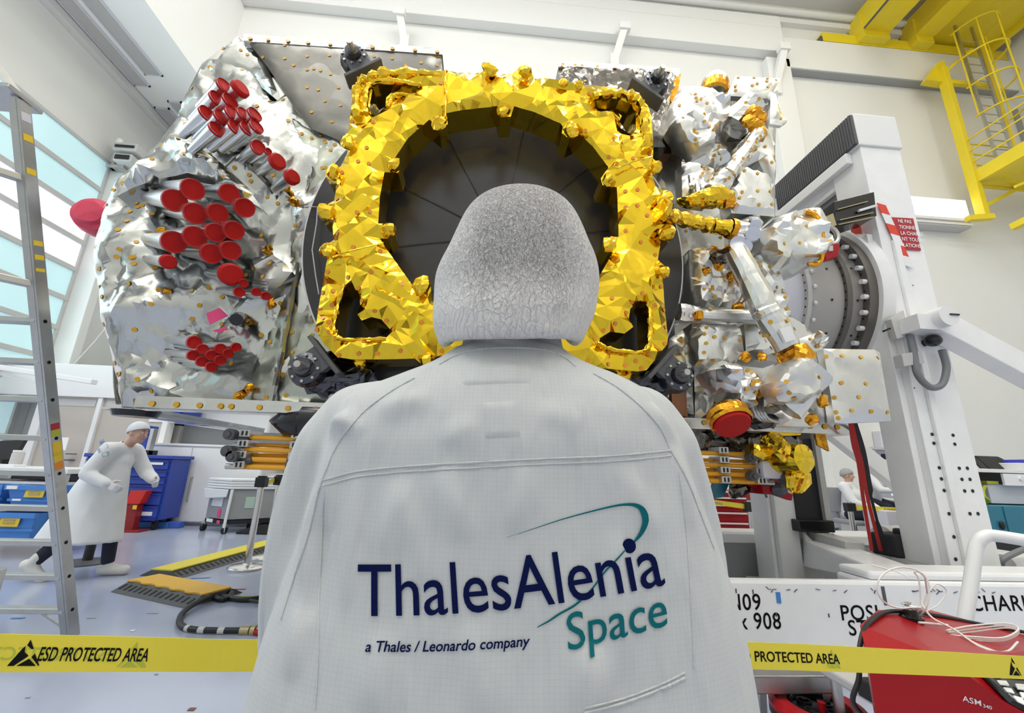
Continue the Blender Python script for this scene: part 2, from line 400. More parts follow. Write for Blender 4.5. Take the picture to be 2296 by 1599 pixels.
grille(6.4, 8.75, -8.5, -8.08, 'long grey louvred air grille on the side away from the cornice')
grille(9.75, 10.6, -9.0, -8.62, 'short grey air grille next to the cornice, beyond the long pair')
grille(9.5, 10.3, -8.5, -8.15, 'short grey air grille closest to the silver spacecraft')

# beige double doors under a white bulkhead at the back left
yb = 8.6
struct(MB().box(XL, -5.9, 8.55, YB, 2.22, 2.85).build('trim_8', M['white'], bevel=.01))
struct(MB().box(-8.35, -8.2, 8.55, 8.75, 0, 2.22).box(-7.32, -7.24, 8.57, 8.75, 0, 2.22).box(-6.05, -5.95, 8.55, 8.75, 0, 2.22).build('trim_9', M['white'], bevel=.006))
for n, x0, x1, hx in (('door_1', -8.2, -7.32, -7.5), ('door_2', -7.24, -6.05, -7.1)):
    d = struct(MB().box(x0, x1, 8.62, 8.68, 0, 2.22).box(x0+.06, x1-.06, 8.612, 8.625, 2.05, 2.18, 1).build(n, [M['beige'], M['greyp']]))
    h = MB().cyl((hx, 8.62, 1.05), (hx, 8.55, 1.05), .02).bar((hx-.09, 8.55, 1.05), (hx+.09, 8.55, 1.05), .025, .025).bar((hx-.09, 8.55, 1.16), (hx+.09, 8.55, 1.16), .02, .02)
    h.build('door_handle', M['dgrey'], d)

# thing on top of the corner pillar
c = at(288, 352, 9.2)
t = thing('wall_beacon', 'grey and black instrument unit mounted on top of the corner pillar', 'sensor', (c.x, 9.3, c.z-.35))
MB().box(c.x-.35, c.x+.05, 9.1, 9.4, c.z-.38, c.z-.3).box(c.x-.3, c.x-.22, 9.15, 9.25, c.z-.38, c.z+.3).build('bracket', M['alu'], t)
MB().box(c.x-.18, c.x+.35, 8.95, 9.3, c.z-.02, c.z+.2).box(c.x-.1, c.x+.3, 8.95, 9.3, c.z-.3, c.z-.1).build('housing', M['greyp'], t, bevel=.02)
MB().box(c.x-.12, c.x+.3, 8.93, 8.96, c.z+.06, c.z+.12).build('slot', M['black'], t)
MB().box(c.x-.05, c.x+.26, 8.93, 8.96, c.z-.26, c.z-.15).build('slot', M['black'], t)
MB().cyl((c.x-.2, 9.1, c.z+.2), (c.x-.2, 9.1, c.z+.38), .09, .06).build('lamp_cap', M['white'], t, smooth=True)
a, b = at(-40, 818, 8.0), at(212, 857, 7.9)
tag(MB().bar(a, (b.x, b.y, b.z), .12, .09).bar(a+Vector((0, .1, -.08)), b+Vector((-.9, .1, -.06)), .08, .05).build('jib_arm', M['white'], bevel=.01), 'slim white horizontal arm crossing in front of the corner pillar', 'arm')
a, b = at(147, 838, 9.25), at(275, 690, 9.25)
tag(MB().tube([a, (a+b)/2+Vector((.02, 0, -.03)), b], .018).build('stay_cable', M['greyp']), 'thin pale cable running diagonally up the corner pillar', 'cable')

# lit panel on the back wall right of the white post
a, b = at(2036, 457, 9.44), at(2142, 520, 9.44); a2 = at(2142, 464, 9.44)
t = thing('wall_light', 'bright rectangular light panel on the back wall beside the white post', 'light', ((a.x+b.x)/2, 9.45, b.z))
MB().box(a.x-.3, a2.x, 9.2, 9.5, b.z, a.z+.05).build('housing', M['greyp'], t, bevel=.01)
MB().box(a.x-.25, a2.x-.03, 9.16, 9.21, a.z-.52, a.z+.03).build('diffuser', M['lamp2'], t)
MB().box(a.x-.3, a2.x+.02, 9.17, 9.2, b.z+.05, b.z+.1).box(a.x-.3, a2.x+.02, 9.17, 9.2, b.z+.17, b.z+.22).build('louvre', M['white'], t)
# grey opening high in the right corner
a, b = at(2272, 245, 9.44), at(2330, 375, 9.44)
struct(MB().box(a.x, b.x+1, 9.42, 9.52, b.z, a.z).build('window_4', M['midgrey']))

# ------------------------------------------------------------------ yellow crane and access ladder
t = thing('overhead_crane', 'yellow overhead travelling crane on the white runway beam', 'crane', (13, 6, 14))
e0 = at(1845, 85, 9.25); e1 = at(2310, 130, 9.25)
MB().box(e0.x, XR-.05, 9.24, 9.48, 14.16, 14.5).build('end_carriage', M['yellow'], t, bevel=.01)
MB().box(e0.x-.06, e0.x, 9.26, 9.46, 14.17, 14.36).build('buffer', M['dgrey'], t)
for x0, x1 in ((11.15, 11.85), (12.9, 13.3)):
    MB().box(x0, x1, -2, 9.4, 14.46, 15.3).box(x0-.1, x1+.1, -2, 9.4, 14.44, 14.5).box(x0-.08, x1+.08, 9.0, 9.44, 14.2, 15.1).build('girder', M['yellow'], t, bevel=.01)
MB().box(13.3, 15.6, -2, 9.4, 14.62, 14.7).box(15.6, 15.75, -2, 9.4, 14.45, 15.0).box(13.3, 15.6, 3.0, 3.2, 14.3, 14.62).build('walkway_deck', M['yellow'], t, bevel=.01)
MB().tube([(11.0, 8.9, 14.35), (10.95, 6, 14.45), (11.0, 2, 14.5)], .03).build('cable', M['dgrey'], t)

t = thing('access_ladder', 'yellow caged access ladder and landing beneath the yellow crane', 'ladder', (14.2, 8.9, 7.5))
p0 = at(2112, 160, 8.9); p1 = at(2207, 492, 8.9); YA = 8.9
MB().bar((p0.x, YA, p0.z+.1), (p1.x, YA, p1.z), .16, .22, (0, 1, 0)).build('post', M['yellow'], t, bevel=.01)
q = at(2078, 178, YA); q2 = at(2105, 150, YA)
MB().prism([(q.x, YA, q.z), (p0.x+.1, YA, q.z-.05), (q2.x+.25, YA, q2.z+.3), (q2.x, YA, q2.z+.15)], (0, .2, 0)).build('gusset', M['yellow'], t)
f0 = at(2160, 502, YA); f1 = at(2207, 476, YA-.6); f2 = at(2270, 510, YA-1.5); f3 = at(2310, 490, YA-1.8)
MB().bar((p1.x-.5, YA, p1.z-.02), (p1.x+.12, YA-.1, p1.z+.02), .14, .14).build('foot', M['yellow'], t)
MB().bar(f2, f3, .14, .14).build('foot', M['yellow'], t)
# landing
L0 = at(2205, 395, YA); zl = L0.z
MB().box(p1.x+.1, XR-.02, 7.0, 9.0, zl-.25, zl-.2).box(p1.x-.02, XR-.02, 8.95, 9.05, zl-.28, zl+.08).box(p1.x-.02, XR-.02, 6.95, 7.05, zl-.28, zl+.08).box(p1.x, p1.x+.1, 7, 9, zl-.28, zl+.08).build('landing', M['yellow'], t)
MB().bar((p1.x+.1, YA, p1.z+.4), (p1.x+1.5, YA, zl-.2), .09, .09).bar((p1.x+.1, 8.2, p1.z+.5), (p1.x+1.8, 7.6, zl-.2), .06, .06).build('brace', M['yellow'], t)
rl = MB()
for z in (.35, .7, 1.05): rl.tube([(p1.x+.02, YA, zl+z), (XR-.05, YA, zl+z)], .022, 8)
for z in (.35, .7, 1.05): rl.tube([(p1.x+.02, YA, zl+z), (p1.x+.02, 7.0, zl+z), (XR-.05, 7.0, zl+z)], .022, 8)
for x in (p1.x+.02, p1.x+1.3, p1.x+2.4): rl.tube([(x, 7.0, zl), (x, 7.0, zl+1.05)], .025, 8)
rl.build('guard_rail', M['yellow'], t, smooth=True)
la, lb = at(2165, 110, 8.75), at(2222, 395, 8.75)
xa = 13.85
for dx in (0, .55):
    MB().bar((xa+dx, 8.75, zl-.2), (xa+dx, 8.75, 14.9), .07, .05, (0, 1, 0)).build('side_rail', M['alu'], t)
MB().bar((xa+.8, 8.85, zl), (xa+.8, 8.85, 14.2), .1, .1, (0, 1, 0)).build('post', M['yellow'], t)
for i in range(16):
    z = zl+.2+i*.3; MB().cyl((xa, 8.75, z), (xa+.55, 8.75, z), .016, n=8).build('rung', M['alu'], t)
for z in (11.2, 12.2, 13.2, 14.2):
    MB().tube([(xa+.275+.42*math.cos(a)*1.25, 8.75-.75*math.sin(a), z) for a in [PI*i/16 for i in range(17)]], .025, 8).build('cage_hoop', M['yellow'], t, smooth=True)
for a in (.1, .8, 1.57, 2.34, 3.04):
    MB().tube([(xa+.275+.42*math.cos(a)*1.25, 8.75-.75*math.sin(a), z) for z in (11.2, 14.2)], .02, 6).build('cage_bar', M['yellow'], t)
MB().bar((p0.x, YA, p0.z-.1), (xa+.3, 8.75, p0.z+.75), .07, .07).bar((p0.x, YA, 12.55), (xa+.8, YA, 12.55), .1, .14).build('tie_beam', M['yellow'], t)
# ------------------------------------------------------------------ wrinkled sheets
def _inside(P, poly):
    x, y = P[:, 0], P[:, 1]; r = np.zeros(len(P), bool); n = len(poly)
    for i in range(n):
        x0, y0 = poly[i]; x1, y1 = poly[(i+1) % n]
        c = ((y0 > y) != (y1 > y)); 
        with np.errstate(divide='ignore', invalid='ignore'): xx = (x1-x0)*(y-y0)/(y1-y0)+x0
        r ^= c & (x < xx)
    return r
def _bdist(P, polys):
    d = np.full(len(P), 1e9)
    for poly in polys:
        A = np.array(poly); B = np.roll(A, -1, 0)
        for a, b in zip(A, B):
            ab = b-a; t = np.clip(((P-a)@ab)/max(ab@ab, 1e-12), 0, 1); d = np.minimum(d, np.hypot(*(P-(a+t[:, None]*ab)).T))
    return d
def _resample(poly, res, closed=True):
    out = []; n = len(poly)
    for i in range(n if closed else n-1):
        a = np.array(poly[i]); b = np.array(poly[(i+1) % n]); k = max(1, int(round(np.hypot(*(b-a))/res)))
        out += [tuple(a+(b-a)*j/k) for j in range(k)]
    return out
def make_folds(seed, n, box, amp, L, w, ang=None, spread=.6):
    r = np.random.RandomState(seed); x0, x1, z0, z1 = box; F = []
    for _ in range(n):
        th = r.uniform(0, PI) if ang is None else ang + r.normal(0, spread)
        F.append((r.uniform(x0, x1), r.uniform(z0, z1), th, amp*r.uniform(.35, 1)*(1 if r.rand() < .65 else -1), L*r.uniform(.4, 1.2), w*r.uniform(.4, 1.3)))
    return F
def eval_folds(P, F):
    h = np.zeros(len(P))
    for cx, cz, th, a, L, w in F:
        d = P-(cx, cz); t = d@(math.cos(th), math.sin(th)); s = d@(-math.sin(th), math.cos(th))
        h += a*np.maximum(0, 1-np.abs(s)/w)*np.maximum(0, 1-(t/L)**2)
    return h
def foil_panel(name, outline, Y, depth, mats, parent, res=.05, folds=None, pillow=.03, pr=.08, holes=(), dots=(), ndots=0, seed=1,
               rel=None, dotr=.017, jit=.0016, back=True, flat=False, coarse=None, ridges=()):
    """crumpled sheet with a traced outline (pixels at depth Y), rounded edges, side walls and a back"""
    W = lambda p: (lambda q: (q.x, q.z))(at(p[0], p[1], Y))
    poly = [W(p) for p in outline]; hol = [[W(p) for p in h] for h in holes]
    loops = [_resample(poly, res)]+[_resample(h, res) for h in hol]
    lo = np.min(poly, 0); hi = np.max(poly, 0); rs = np.random.RandomState(seed)
    rg = coarse or res
    gx, gz = np.meshgrid(np.arange(lo[0], hi[0], rg), np.arange(lo[1], hi[1], rg)); gx = gx + (np.arange(gx.shape[0]) % 2)[:, None]*rg/2
    G = np.c_[gx.ravel(), gz.ravel()] + rs.uniform(-.42, .42, (gx.size, 2))*rg
    ok = _inside(G, poly)
    for h in hol: ok &= ~_inside(G, h)
    G = G[ok]; G = G[_bdist(G, loops) > (res*.45 if not coarse else max(res*.6, pr*.7))]
    if coarse:                                   # a ring just inside the outline keeps the edge rounded
        R_ = np.array([p for l in loops for p in l]); R_ = R_+rs.normal(0, pr*.8, R_.shape); k = _inside(R_, poly)
        for h in hol: k &= ~_inside(R_, h)
        R_ = R_[k]; R_ = R_[_bdist(R_, loops) > pr*.45]; G = np.r_[G, R_[::4]]
    if ridges:                                   # crest and foot points of every named crease
        X_ = []
        for cx, cz, th, a_, L_, w_ in ridges:
            t_ = np.array((math.cos(th), math.sin(th))); n_ = np.array((-t_[1], t_[0])); c_ = np.array((cx, cz))
            s_ = (G-c_)@t_; q_ = (G-c_)@n_; G = G[~((np.abs(s_) < L_) & (np.abs(q_) < w_*1.25))]
            for k_ in np.linspace(-.85, .85, 5): X_ += [c_+t_*L_*k_, c_+t_*L_*k_*.8+n_*w_, c_+t_*L_*k_*.8-n_*w_]
        X_ = np.array(X_); k = _inside(X_, poly)
        for h in hol: k &= ~_inside(X_, h)
        X_ = X_[k]; X_ = X_[_bdist(X_, loops) > res*.5]; G = np.r_[G, X_]
    pts = []; edges = []
    for l in loops:
        o = len(pts); pts += l; edges += [(o+i, o+(i+1) % len(l)) for i in range(len(l))]
    nb = len(pts); pts += [tuple(p) for p in G]
    rv, re, rf, ov, oe, of = delaunay_2d_cdt([Vector(p) for p in pts], edges, [], 1, 1e-6)
    P = np.array([(v.x, v.y) for v in rv]); cen = np.array([P[list(f)].mean(0) for f in rf])
    keep = np.ones(len(rf), bool) & _inside(cen, poly)
    for h in hol: keep &= ~_inside(cen, h)
    F = [tuple(f) for f, k in zip(rf, keep) if k]
    def height(Q):
        d = _bdist(Q, loops) if pillow else None
        h = np.zeros(len(Q))
        if pillow: t = np.clip(d/pr, 0, 1); h += pillow*np.sqrt(1-(1-t)**2)
        if folds: h += eval_folds(Q, folds)*(np.clip(d/(pr*.7), .15, 1) if pillow else 1)
        if rel is not None: h += rel(Q)
        return h
    H = height(P) + rs.uniform(-jit, jit, len(P))*np.clip(_bdist(P, loops)/(pr*.6), .25, 1)
    n = len(P); mb = MB()
    mb.add([(p[0], Y-h, p[1]) for p, h in zip(P, H)], F, 0)
    if depth:
        from collections import Counter
        cnt = Counter(); dirn = {}
        for f in F:
            for i in range(len(f)):
                a, b = f[i], f[(i+1) % len(f)]; k = (min(a, b), max(a, b)); cnt[k] += 1; dirn[k] = (a, b)
        bd = [dirn[k] for k, c in cnt.items() if c == 1]
        bv = sorted({a for e in bd for a in e}); mp = {a: n+i for i, a in enumerate(bv)}
        mb.v += [(P[a][0], Y+depth, P[a][1]) for a in bv]
        for a, b in bd: mb.f.append((b, a, mp[a], mp[b])); mb.m.append(0)
        if back:
            o = len(mb.v); mb.v += [(p[0], Y+depth, p[1]) for p in P]
            for f in F: mb.f.append(tuple(o+i for i in f[::-1])); mb.m.append(0)
    D = [W(p) for p in dots]
    if ndots:
        C = np.c_[rs.uniform(lo[0], hi[0], ndots*4), rs.uniform(lo[1], hi[1], ndots*4)]
        k = _inside(C, poly)
        for h in hol: k &= ~_inside(C, h)
        C = C[k]; C = C[_bdist(C, loops) > .03][:ndots]; D += [tuple(c) for c in C]
    if D:
        tree = BVHTree.FromPolygons([Vector((p[0], Y-h, p[1])) for p, h in zip(P, H)], F)
        for p in D:
            hit = tree.ray_cast(Vector((p[0], Y-2, p[1])), Vector((0, 1, 0)))
            if hit[0] is None: continue
            nn = hit[1] if hit[1].y < 0 else -hit[1]
            mb.disc(hit[0]+nn*.0035, nn, dotr*.9, 10, 1)
    return mb.build(name, mats, parent, smooth=not flat, recalc=False, angle=28)
def xzbox(outline, Y):
    A = [at(p[0], p[1], Y) for p in outline]; return (min(a.x for a in A), max(a.x for a in A), min(a.z for a in A), max(a.z for a in A))

# ------------------------------------------------------------------ the spacecraft
sat = thing('satellite', 'large spacecraft wrapped in silver and gold foil with red capped horns', 'spacecraft', (0.2, 3.9, 1.45))
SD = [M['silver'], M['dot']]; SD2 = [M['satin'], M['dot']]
# hidden core carrying every sheet
MB().box(-1.9, 2.45, 3.45, 5.3, 1.6, 4.35).build('bus_core', M['satin'], sat)
# left tower blanket
ol = [(545, 84), (500, 118), (458, 152), (432, 190), (398, 240), (372, 300), (350, 335), (318, 365), (262, 425), (247, 480), (240, 560), (234, 625), (246, 680), (262, 770), (268, 860), (275, 930), (334, 932), (331, 905), (560, 912), (722, 918), (800, 900), (800, 160), (700, 180), (620, 235)]
def rel_left(Q):
    # horn recesses and shoulders of the left tower
    def bump(px, py, r, a):
        c = at(px, py, 3.05); d2 = (Q[:, 0]-c.x)**2+(Q[:, 1]-c.z)**2; return a*np.exp(-d2/(2*r*r))
    return bump(420, 500, .22, -.14)+bump(430, 800, .2, -.1)+bump(450, 270, .2, -.08)+bump(300, 560, .25, .1)+bump(620, 640, .12, .08)+bump(330, 720, .2, .12)+bump(560, 350, .2, .06)
F = make_folds(3, 36, xzbox(ol, 3.05), .05, .6, .14, 1.2, .9)+make_folds(5, 50, xzbox(ol, 3.05), .016, .28, .06)+make_folds(6, 110, xzbox(ol, 3.05), .007, .16, .022)+make_folds(7, 40, xzbox([(245, 640), (420, 900)], 3.05), .02, .3, .035, 1.2, .7)
foil_panel('tower_blanket', ol, 3.05, 1.6, SD, sat, .036, F, .1, .16, ndots=120, seed=4, rel=rel_left, dotr=.019,
           dots=[(690, 800), (655, 760), (660, 700), (640, 690), (650, 820), (600, 760), (630, 850), (690, 720), (590, 860), (700, 860), (665, 880), (668, 870), (660, 892), (300, 430), (325, 470), (330, 480), (338, 475), (320, 520), (360, 495), (310, 545), (340, 565), (360, 540), (310, 585), (340, 615), (380, 620)])
# bright hood round the upper horns
oh = [(545, 88), (458, 150), (470, 172), (488, 165), (560, 175), (610, 215), (650, 250), (690, 330), (640, 255), (600, 150)]
foil_panel('hood', oh, 2.98, .1, SD, sat, .04, make_folds(8, 18, xzbox(oh, 2.98), .03, .3, .06, -.6, .4), .04, .08, ndots=6, seed=2)
# plain deck panel behind the gold frame, with a bright rim
op = [(546, 80), (640, 88), (760, 97), (990, 118), (992, 165), (940, 200), (900, 340), (820, 420), (800, 330), (700, 290), (660, 240), (600, 150)]
foil_panel('deck_panel', op, 2.92, .12, [M['dimfilm'], M['dot']], sat, .07, make_folds(11, 8, xzbox(op, 2.92), .008, .6, .1), .015, .05, seed=3, dotr=.016, jit=.001,
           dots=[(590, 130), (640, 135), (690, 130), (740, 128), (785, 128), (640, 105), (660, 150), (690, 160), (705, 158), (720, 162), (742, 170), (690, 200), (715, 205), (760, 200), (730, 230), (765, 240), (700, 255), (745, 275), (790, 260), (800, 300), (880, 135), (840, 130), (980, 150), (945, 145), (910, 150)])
a, b, c, d = [at(x, y, 2.9) for x, y in ((546, 76), (992, 108), (992, 122), (546, 92))]
rim = MB().prism([a, b, c, d], (0, .3, 0))
for x in (560, 600, 645, 690, 740, 785, 835, 880, 930, 980): rim.disc(at(x, 84+(x-546)*.071, 2.893), (0, -1, .2), .018, 9, 1)
rim.build('panel_rim', [M['silver3'], M['dot']], sat)
# lower deck edge with tape dots, mirrored underside, small dark disc
dk = MB().box(-2.22, -.9, 2.86, 3.6, 1.47, 1.545).box(1.2, 2.68, 2.86, 3.6, 1.47, 1.545).box(-.9, 1.2, 2.95, 3.6, 1.47, 1.545)
for x in (340, 395, 447, 494, 518, 581, 645, 707, 1580, 1780, 1817, 1850, 1878): 
    q = at(x, 905 + (x-330)*.034, 2.855); dk.disc((q.x, 2.853, min(1.53, max(1.485, q.z))), (0, -1, 0), .019, 10, 1)
dk.build('deck_edge', [M['silver2'], M['dot']], sat)
m0 = [atz(x, y, 1.46) for x, y in ((250, 929), (400, 950), (530, 968))]
MB().prism([(-2.5, 2.97, 1.46), (m0[0].x+.3, m0[0].y, 1.46), (m0[1].x, m0[1].y, 1.46), (m0[2].x, m0[2].y, 1.46), (1.2, m0[2].y, 1.46), (1.2, 2.97, 1.46)], (0, 0, .012)).build('mirror_radiator', M['mirror'], sat)
c = at(292, 923, 3.0); MB().cyl((c.x, 3.05, c.z+.01), (c.x, 3.05, c.z-.03), .14, .12, 24).build('foot_disc', M['blackg'], sat)
c = at(266, 840, 3.1); MB().tube(catmull([at(272, 770, 3.2), at(262, 800, 3.2), at(262, 860, 3.2), at(268, 905, 3.2)], 5), .02).build('edge_seal', M['darkfoil'], sat)
# seam folds running down the blanket
MB().tube(catmull([at(668, 590, 2.92), at(650, 690, 2.92), at(632, 790, 2.92), at(610, 905, 2.92)], 6), [.01+.012*abs(math.sin(i*.9)) for i in range(19)], 6).build('seam_fold', M['satin'], sat)

og = [(645, 255), (700, 292), (760, 300), (805, 340), (800, 905), (548, 905), (575, 800), (612, 720), (640, 640), (650, 560), (672, 480), (695, 400), (672, 330)]
foil_panel('side_film', og, 2.98, .05, [M['greenfilm'], M['dot']], sat, .035, make_folds(41, 26, xzbox(og, 2.98), .03, .7, .07, 1.5, .25)+make_folds(42, 40, xzbox(og, 2.98), .008, .2, .03), .03, .07, ndots=46, seed=43, dotr=.017)
# feed horns: aluminium tubes with red caps
def horn(cx, cy, rpx, bx, by, yc=2.62, yb=2.98, fl=1.03, solid=False):
    c = at(cx, cy, yc); b = at(bx, by, yb); d = (c-b).normalized(); r = rpx*mpp(yc, cy)*.97
    t = MB().lathe([(r*.55, 0), (r*.6, .02), (r*.72, (c-b).length*.35), (r*.8, (c-b).length*.55), (r*.98, (c-b).length*.9), (r*fl, (c-b).length-.012), (r*fl, (c-b).length), (r*.93, (c-b).length)], b, d, 28)
    h = t.build('feed_horn', M['horn'], sat, smooth=True)
    k = MB()
    if solid: k.lathe([(0, .012), (r*.85, .012), (r*1.05, 0), (r*1.05, -.03), (r*.9, -.03)], c, d, 28)
    else: k.lathe([(0, -.006), (r*.5, -.008), (r*.9, -.004), (r*.985, .006), (r*1.02, .004), (r*1.035, -.006), (r*1.035, -.02)], c, d, 28)
    k.build('cap', M['redd'], h, smooth=True)
for cx, cy, r in ((392, 450, 23), (432, 425, 22), (515, 434, 20), (549, 466, 20), (438, 479, 22), (489, 478, 20), (390, 543, 23), (437, 531, 22), (484, 522, 20), (525, 517, 20), (475, 569, 21), (518, 562, 20)):
    horn(cx, cy, r, cx-62, cy-6)
horn(518, 615, 23, 470, 612, solid=True); horn(378, 587, 15, 322, 580, solid=True)
for cx, cy, r in ((547, 635, 9), (537, 655, 11), (575, 655, 9), (597, 664, 9)): horn(cx, cy, r, cx-48, cy-4, 2.66, 2.96)
for cx, cy, r in ((436, 768, 14), (455, 783, 11), (433, 797, 11), (475, 797, 11), (495, 782, 11), (512, 793, 10), (530, 779, 10), (453, 811, 11), (495, 808, 11), (475, 823, 11)): horn(cx, cy, r, cx-60, cy-7, 2.68, 2.98)
for cx, cy, r in ((505, 193, 17), (541, 197, 18), (489, 221, 17), (517, 225, 16), (466, 254, 17), (498, 262, 16), (523, 254, 16), (548, 256, 15), (572, 256, 15), (487, 289, 16), (530, 285, 16), (555, 287, 15), (576, 283, 15)):
    horn(cx, cy, r, cx-58, cy+50, 2.66, 2.8, solid=(cx == 541))
for cx, cy, r in ((580, 330, 15), (602, 339, 7), (624, 361, 17), (657, 396, 16)): horn(cx, cy, r, cx-42, cy+28, 2.7, 2.86, solid=(cx > 602))
# support frame under the upper horns
MB().tube([at(430, 300, 2.84), at(470, 320, 2.84), at(540, 330, 2.84)], .018, 6).tube([at(540, 350, 2.86), at(600, 410, 2.86)], .02, 6).bar(at(420, 290, 2.85), at(560, 330, 2.87), .04, .03).build('horn_bracket', M['darkfoil'], sat)
# pink tag and small pink flap, black sensor
q = [at(x, y, 2.8) for x, y in ((462, 703), (497, 688), (511, 708), (470, 727))]; MB().prism(q, (0.0, .004, 0)).build('tag', M['pinkp'], sat)
q = [at(x, y, 2.82) for x, y in ((476, 742), (505, 732), (512, 738), (492, 746))]; MB().prism(q, (0, .004, 0)).build('tag', M['pinkp'], sat)
MB().tube([at(494, 688, 2.78), at(512, 705, 2.77), at(527, 722, 2.8), at(530, 735, 2.85)], .008, 6).build('tag_strap', M['rim'], sat)
MB().cyl(at(535, 715, 2.9), at(530, 717, 2.74), .05, .04).build('star_sensor', M['blackg'], sat, smooth=True)
for px, py in ((375, 655), (455, 300), (365, 520), (560, 870), (540, 885), (640, 415), (655, 450), (600, 560), (545, 715), (610, 680)):
    MB().ball(at(px, py, 2.9), .034, 9, 6).crinkle(.026, 26, px).build('tape_clump', M['kapton'], sat)
# big crumpled fold on the left tower lip
oo = [(355, 340), (420, 330), (470, 380), (600, 470), (560, 440), (455, 392), (420, 388), (360, 400)]
foil_panel('lip_fold', [(352, 332), (395, 300), (440, 325), (500, 370), (555, 420), (590, 470), (480, 405), (420, 388), (360, 402), (300, 420), (262, 440), (300, 380)], 2.9, .15, SD, sat, .04, make_folds(15, 22, xzbox(oo, 2.9), .05, .35, .07, -.6, .4), .05, .09, ndots=8, seed=9)
oc = [(560, 580), (610, 570), (640, 590), (655, 610), (630, 640), (600, 660), (565, 640)]
foil_panel('box_cover', oc, 2.84, .2, SD2, sat, .04, make_folds(16, 10, xzbox(oc, 2.84), .02, .2, .05), .03, .05, ndots=3, seed=10)
# pink soft cover on a stub at the far left edge
c = at(213, 485, 3.3); r = 36*mpp(3.3, 480)
pc = MB().lathe([(0, -.09), (r*.62, -.085), (r*.72, -.05), (r*.98, -.04), (r*1.02, .03), (r*.95, .12), (r*.7, .17), (0, .18)], c, (-.25, 1, .05), 28)
pc.crinkle(.008, 10, 3); pc.build('nozzle_cover', M['pink'], sat, smooth=True)
MB().cyl(c+Vector((.02, .1, -.12)), c+Vector((.12, .15, -.2)), .07, .1).cyl(c+Vector((0, .1, 0)), c+Vector((.45, .35, -.05)), .09).build('nozzle', M['silver3'], sat, smooth=True)

# reflector dish
DC = Vector((.075, 2.86, 2.80)); DR = 1.43
ds = MB().lathe([(.0, -.10), (.3, -.098), (.6, -.085), (.9, -.062), (1.2, -.03), (DR, 0.0), (DR, .03), (1.2, .0), (0.0, -.05)], DC, (0, 1, 0), 128)
dish = ds.build('reflector_dish', M['dish'], sat, smooth=True)
MB().tube([DC+Vector((math.cos(a)*DR, .012, math.sin(a)*DR)) for a in [2*PI*i/128 for i in range(129)]], .013, 8).build('dish_rim', M['rim'], dish, smooth=True)
for k in range(10):
    a = PI*.05+k*2*PI/10
    MB().strip([DC+Vector((math.cos(a)*r, -.108+.055*(r/1.2)**2, math.sin(a)*r)) for r in (.1, .45, .8, 1.1)], .006, Vector((-math.sin(a), 0, math.cos(a))), .003).build('seam_line', M['blackg'], dish)
w = [at(690, 463, 2.8), at(712, 464, 2.8), at(710, 500, 2.8), at(700, 560, 2.8), at(708, 620, 2.8), at(715, 660, 2.8)]
MB().tube(w, .004, 5).bar(at(683, 464, 2.8), at(691, 464, 2.8), .02, .008).build('thermal_wire', M['lilac'], dish)

# gold frame
outer = [(793, 191), (806, 172), (850, 158), (925, 156), (998, 158), (1030, 163), (1078, 163), (1084, 147), (1097, 144), (1110, 150), (1117, 165), (1148, 166), (1163, 152), (1178, 152), (1193, 162), (1197, 176), (1245, 183), (1262, 178), (1276, 187), (1340, 192), (1405, 201), (1432, 216), (1452, 236), (1461, 262), (1465, 330), (1464, 355), (1477, 366), (1474, 381), (1462, 391), (1470, 418), (1500, 430), (1505, 446), (1490, 458), (1483, 470), (1490, 495), (1511, 517), (1507, 535), (1482, 541), (1475, 582), (1494, 600), (1494, 612), (1486, 620), (1491, 700), (1498, 755), (1496, 772), (1450, 830), (1430, 833), (1330, 824), (1284, 814), (1240, 806), (1100, 802), (998, 797), (980, 799), (958, 818), (947, 818), (930, 804), (860, 806), (790, 806), (757, 801), (725, 770), (707, 738), (715, 685), (734, 578), (727, 572), (723, 555), (748, 538), (745, 498), (742, 492), (716, 482), (716, 468), (749, 450), (756, 413), (731, 397), (731, 380), (764, 374), (781, 338), (767, 312), (781, 293)]
inner = [(1001, 254), (1045, 246), (1098, 240), (1114, 237), (1121, 262), (1145, 262), (1153, 238), (1200, 252), (1257, 277), (1262, 284), (1260, 299), (1277, 311), (1298, 300), (1330, 330), (1364, 375), (1347, 400), (1351, 415), (1383, 420), (1386, 485), (1387, 531), (1360, 531), (1351, 547), (1368, 564), (1374, 567), (1340, 626), (1325, 695), (1260, 720), (1150, 735), (1040, 720), (968, 674), (966, 641), (950, 629), (925, 640), (865, 556), (852, 535), (869, 535), (882, 518), (880, 501), (848, 499), (852, 440), (862, 386), (893, 388), (899, 368), (883, 358), (915, 310), (963, 268), (985, 287), (1004, 279)]
hTL = [(836, 196), (853, 187), (899, 189), (938, 195), (932, 207), (908, 212), (877, 208), (866, 218), (864, 238), (847, 257), (832, 257), (828, 240)]
hTR = [(1331, 224), (1345, 219), (1389, 222), (1416, 235), (1425, 254), (1426, 290), (1416, 303), (1392, 287), (1389, 271), (1394, 260), (1381, 249), (1342, 242)]
hBL = [(773, 641), (790, 641), (805, 660), (808, 685), (801, 705), (811, 719), (833, 711), (855, 716), (874, 738), (873, 750), (860, 757), (770, 757), (752, 735), (758, 685)]
hBR = [(1430, 676), (1445, 676), (1453, 690), (1454, 745), (1457, 763), (1440, 786), (1380, 782), (1344, 772), (1345, 758), (1368, 744), (1400, 748), (1420, 733), (1410, 715), (1413, 693)]
GF = []
def gfold(x0, y0, x1, y1, w, a):           # one named crease of the gold blanket, pixel end points
    A = at(x0, y0, 2.5); B = at(x1, y1, 2.5); L = math.hypot(B.x-A.x, B.z-A.z)/2
    GF.append(((A.x+B.x)/2, (A.z+B.z)/2, math.atan2(B.z-A.z, B.x-A.x), a, L*1.15, w))
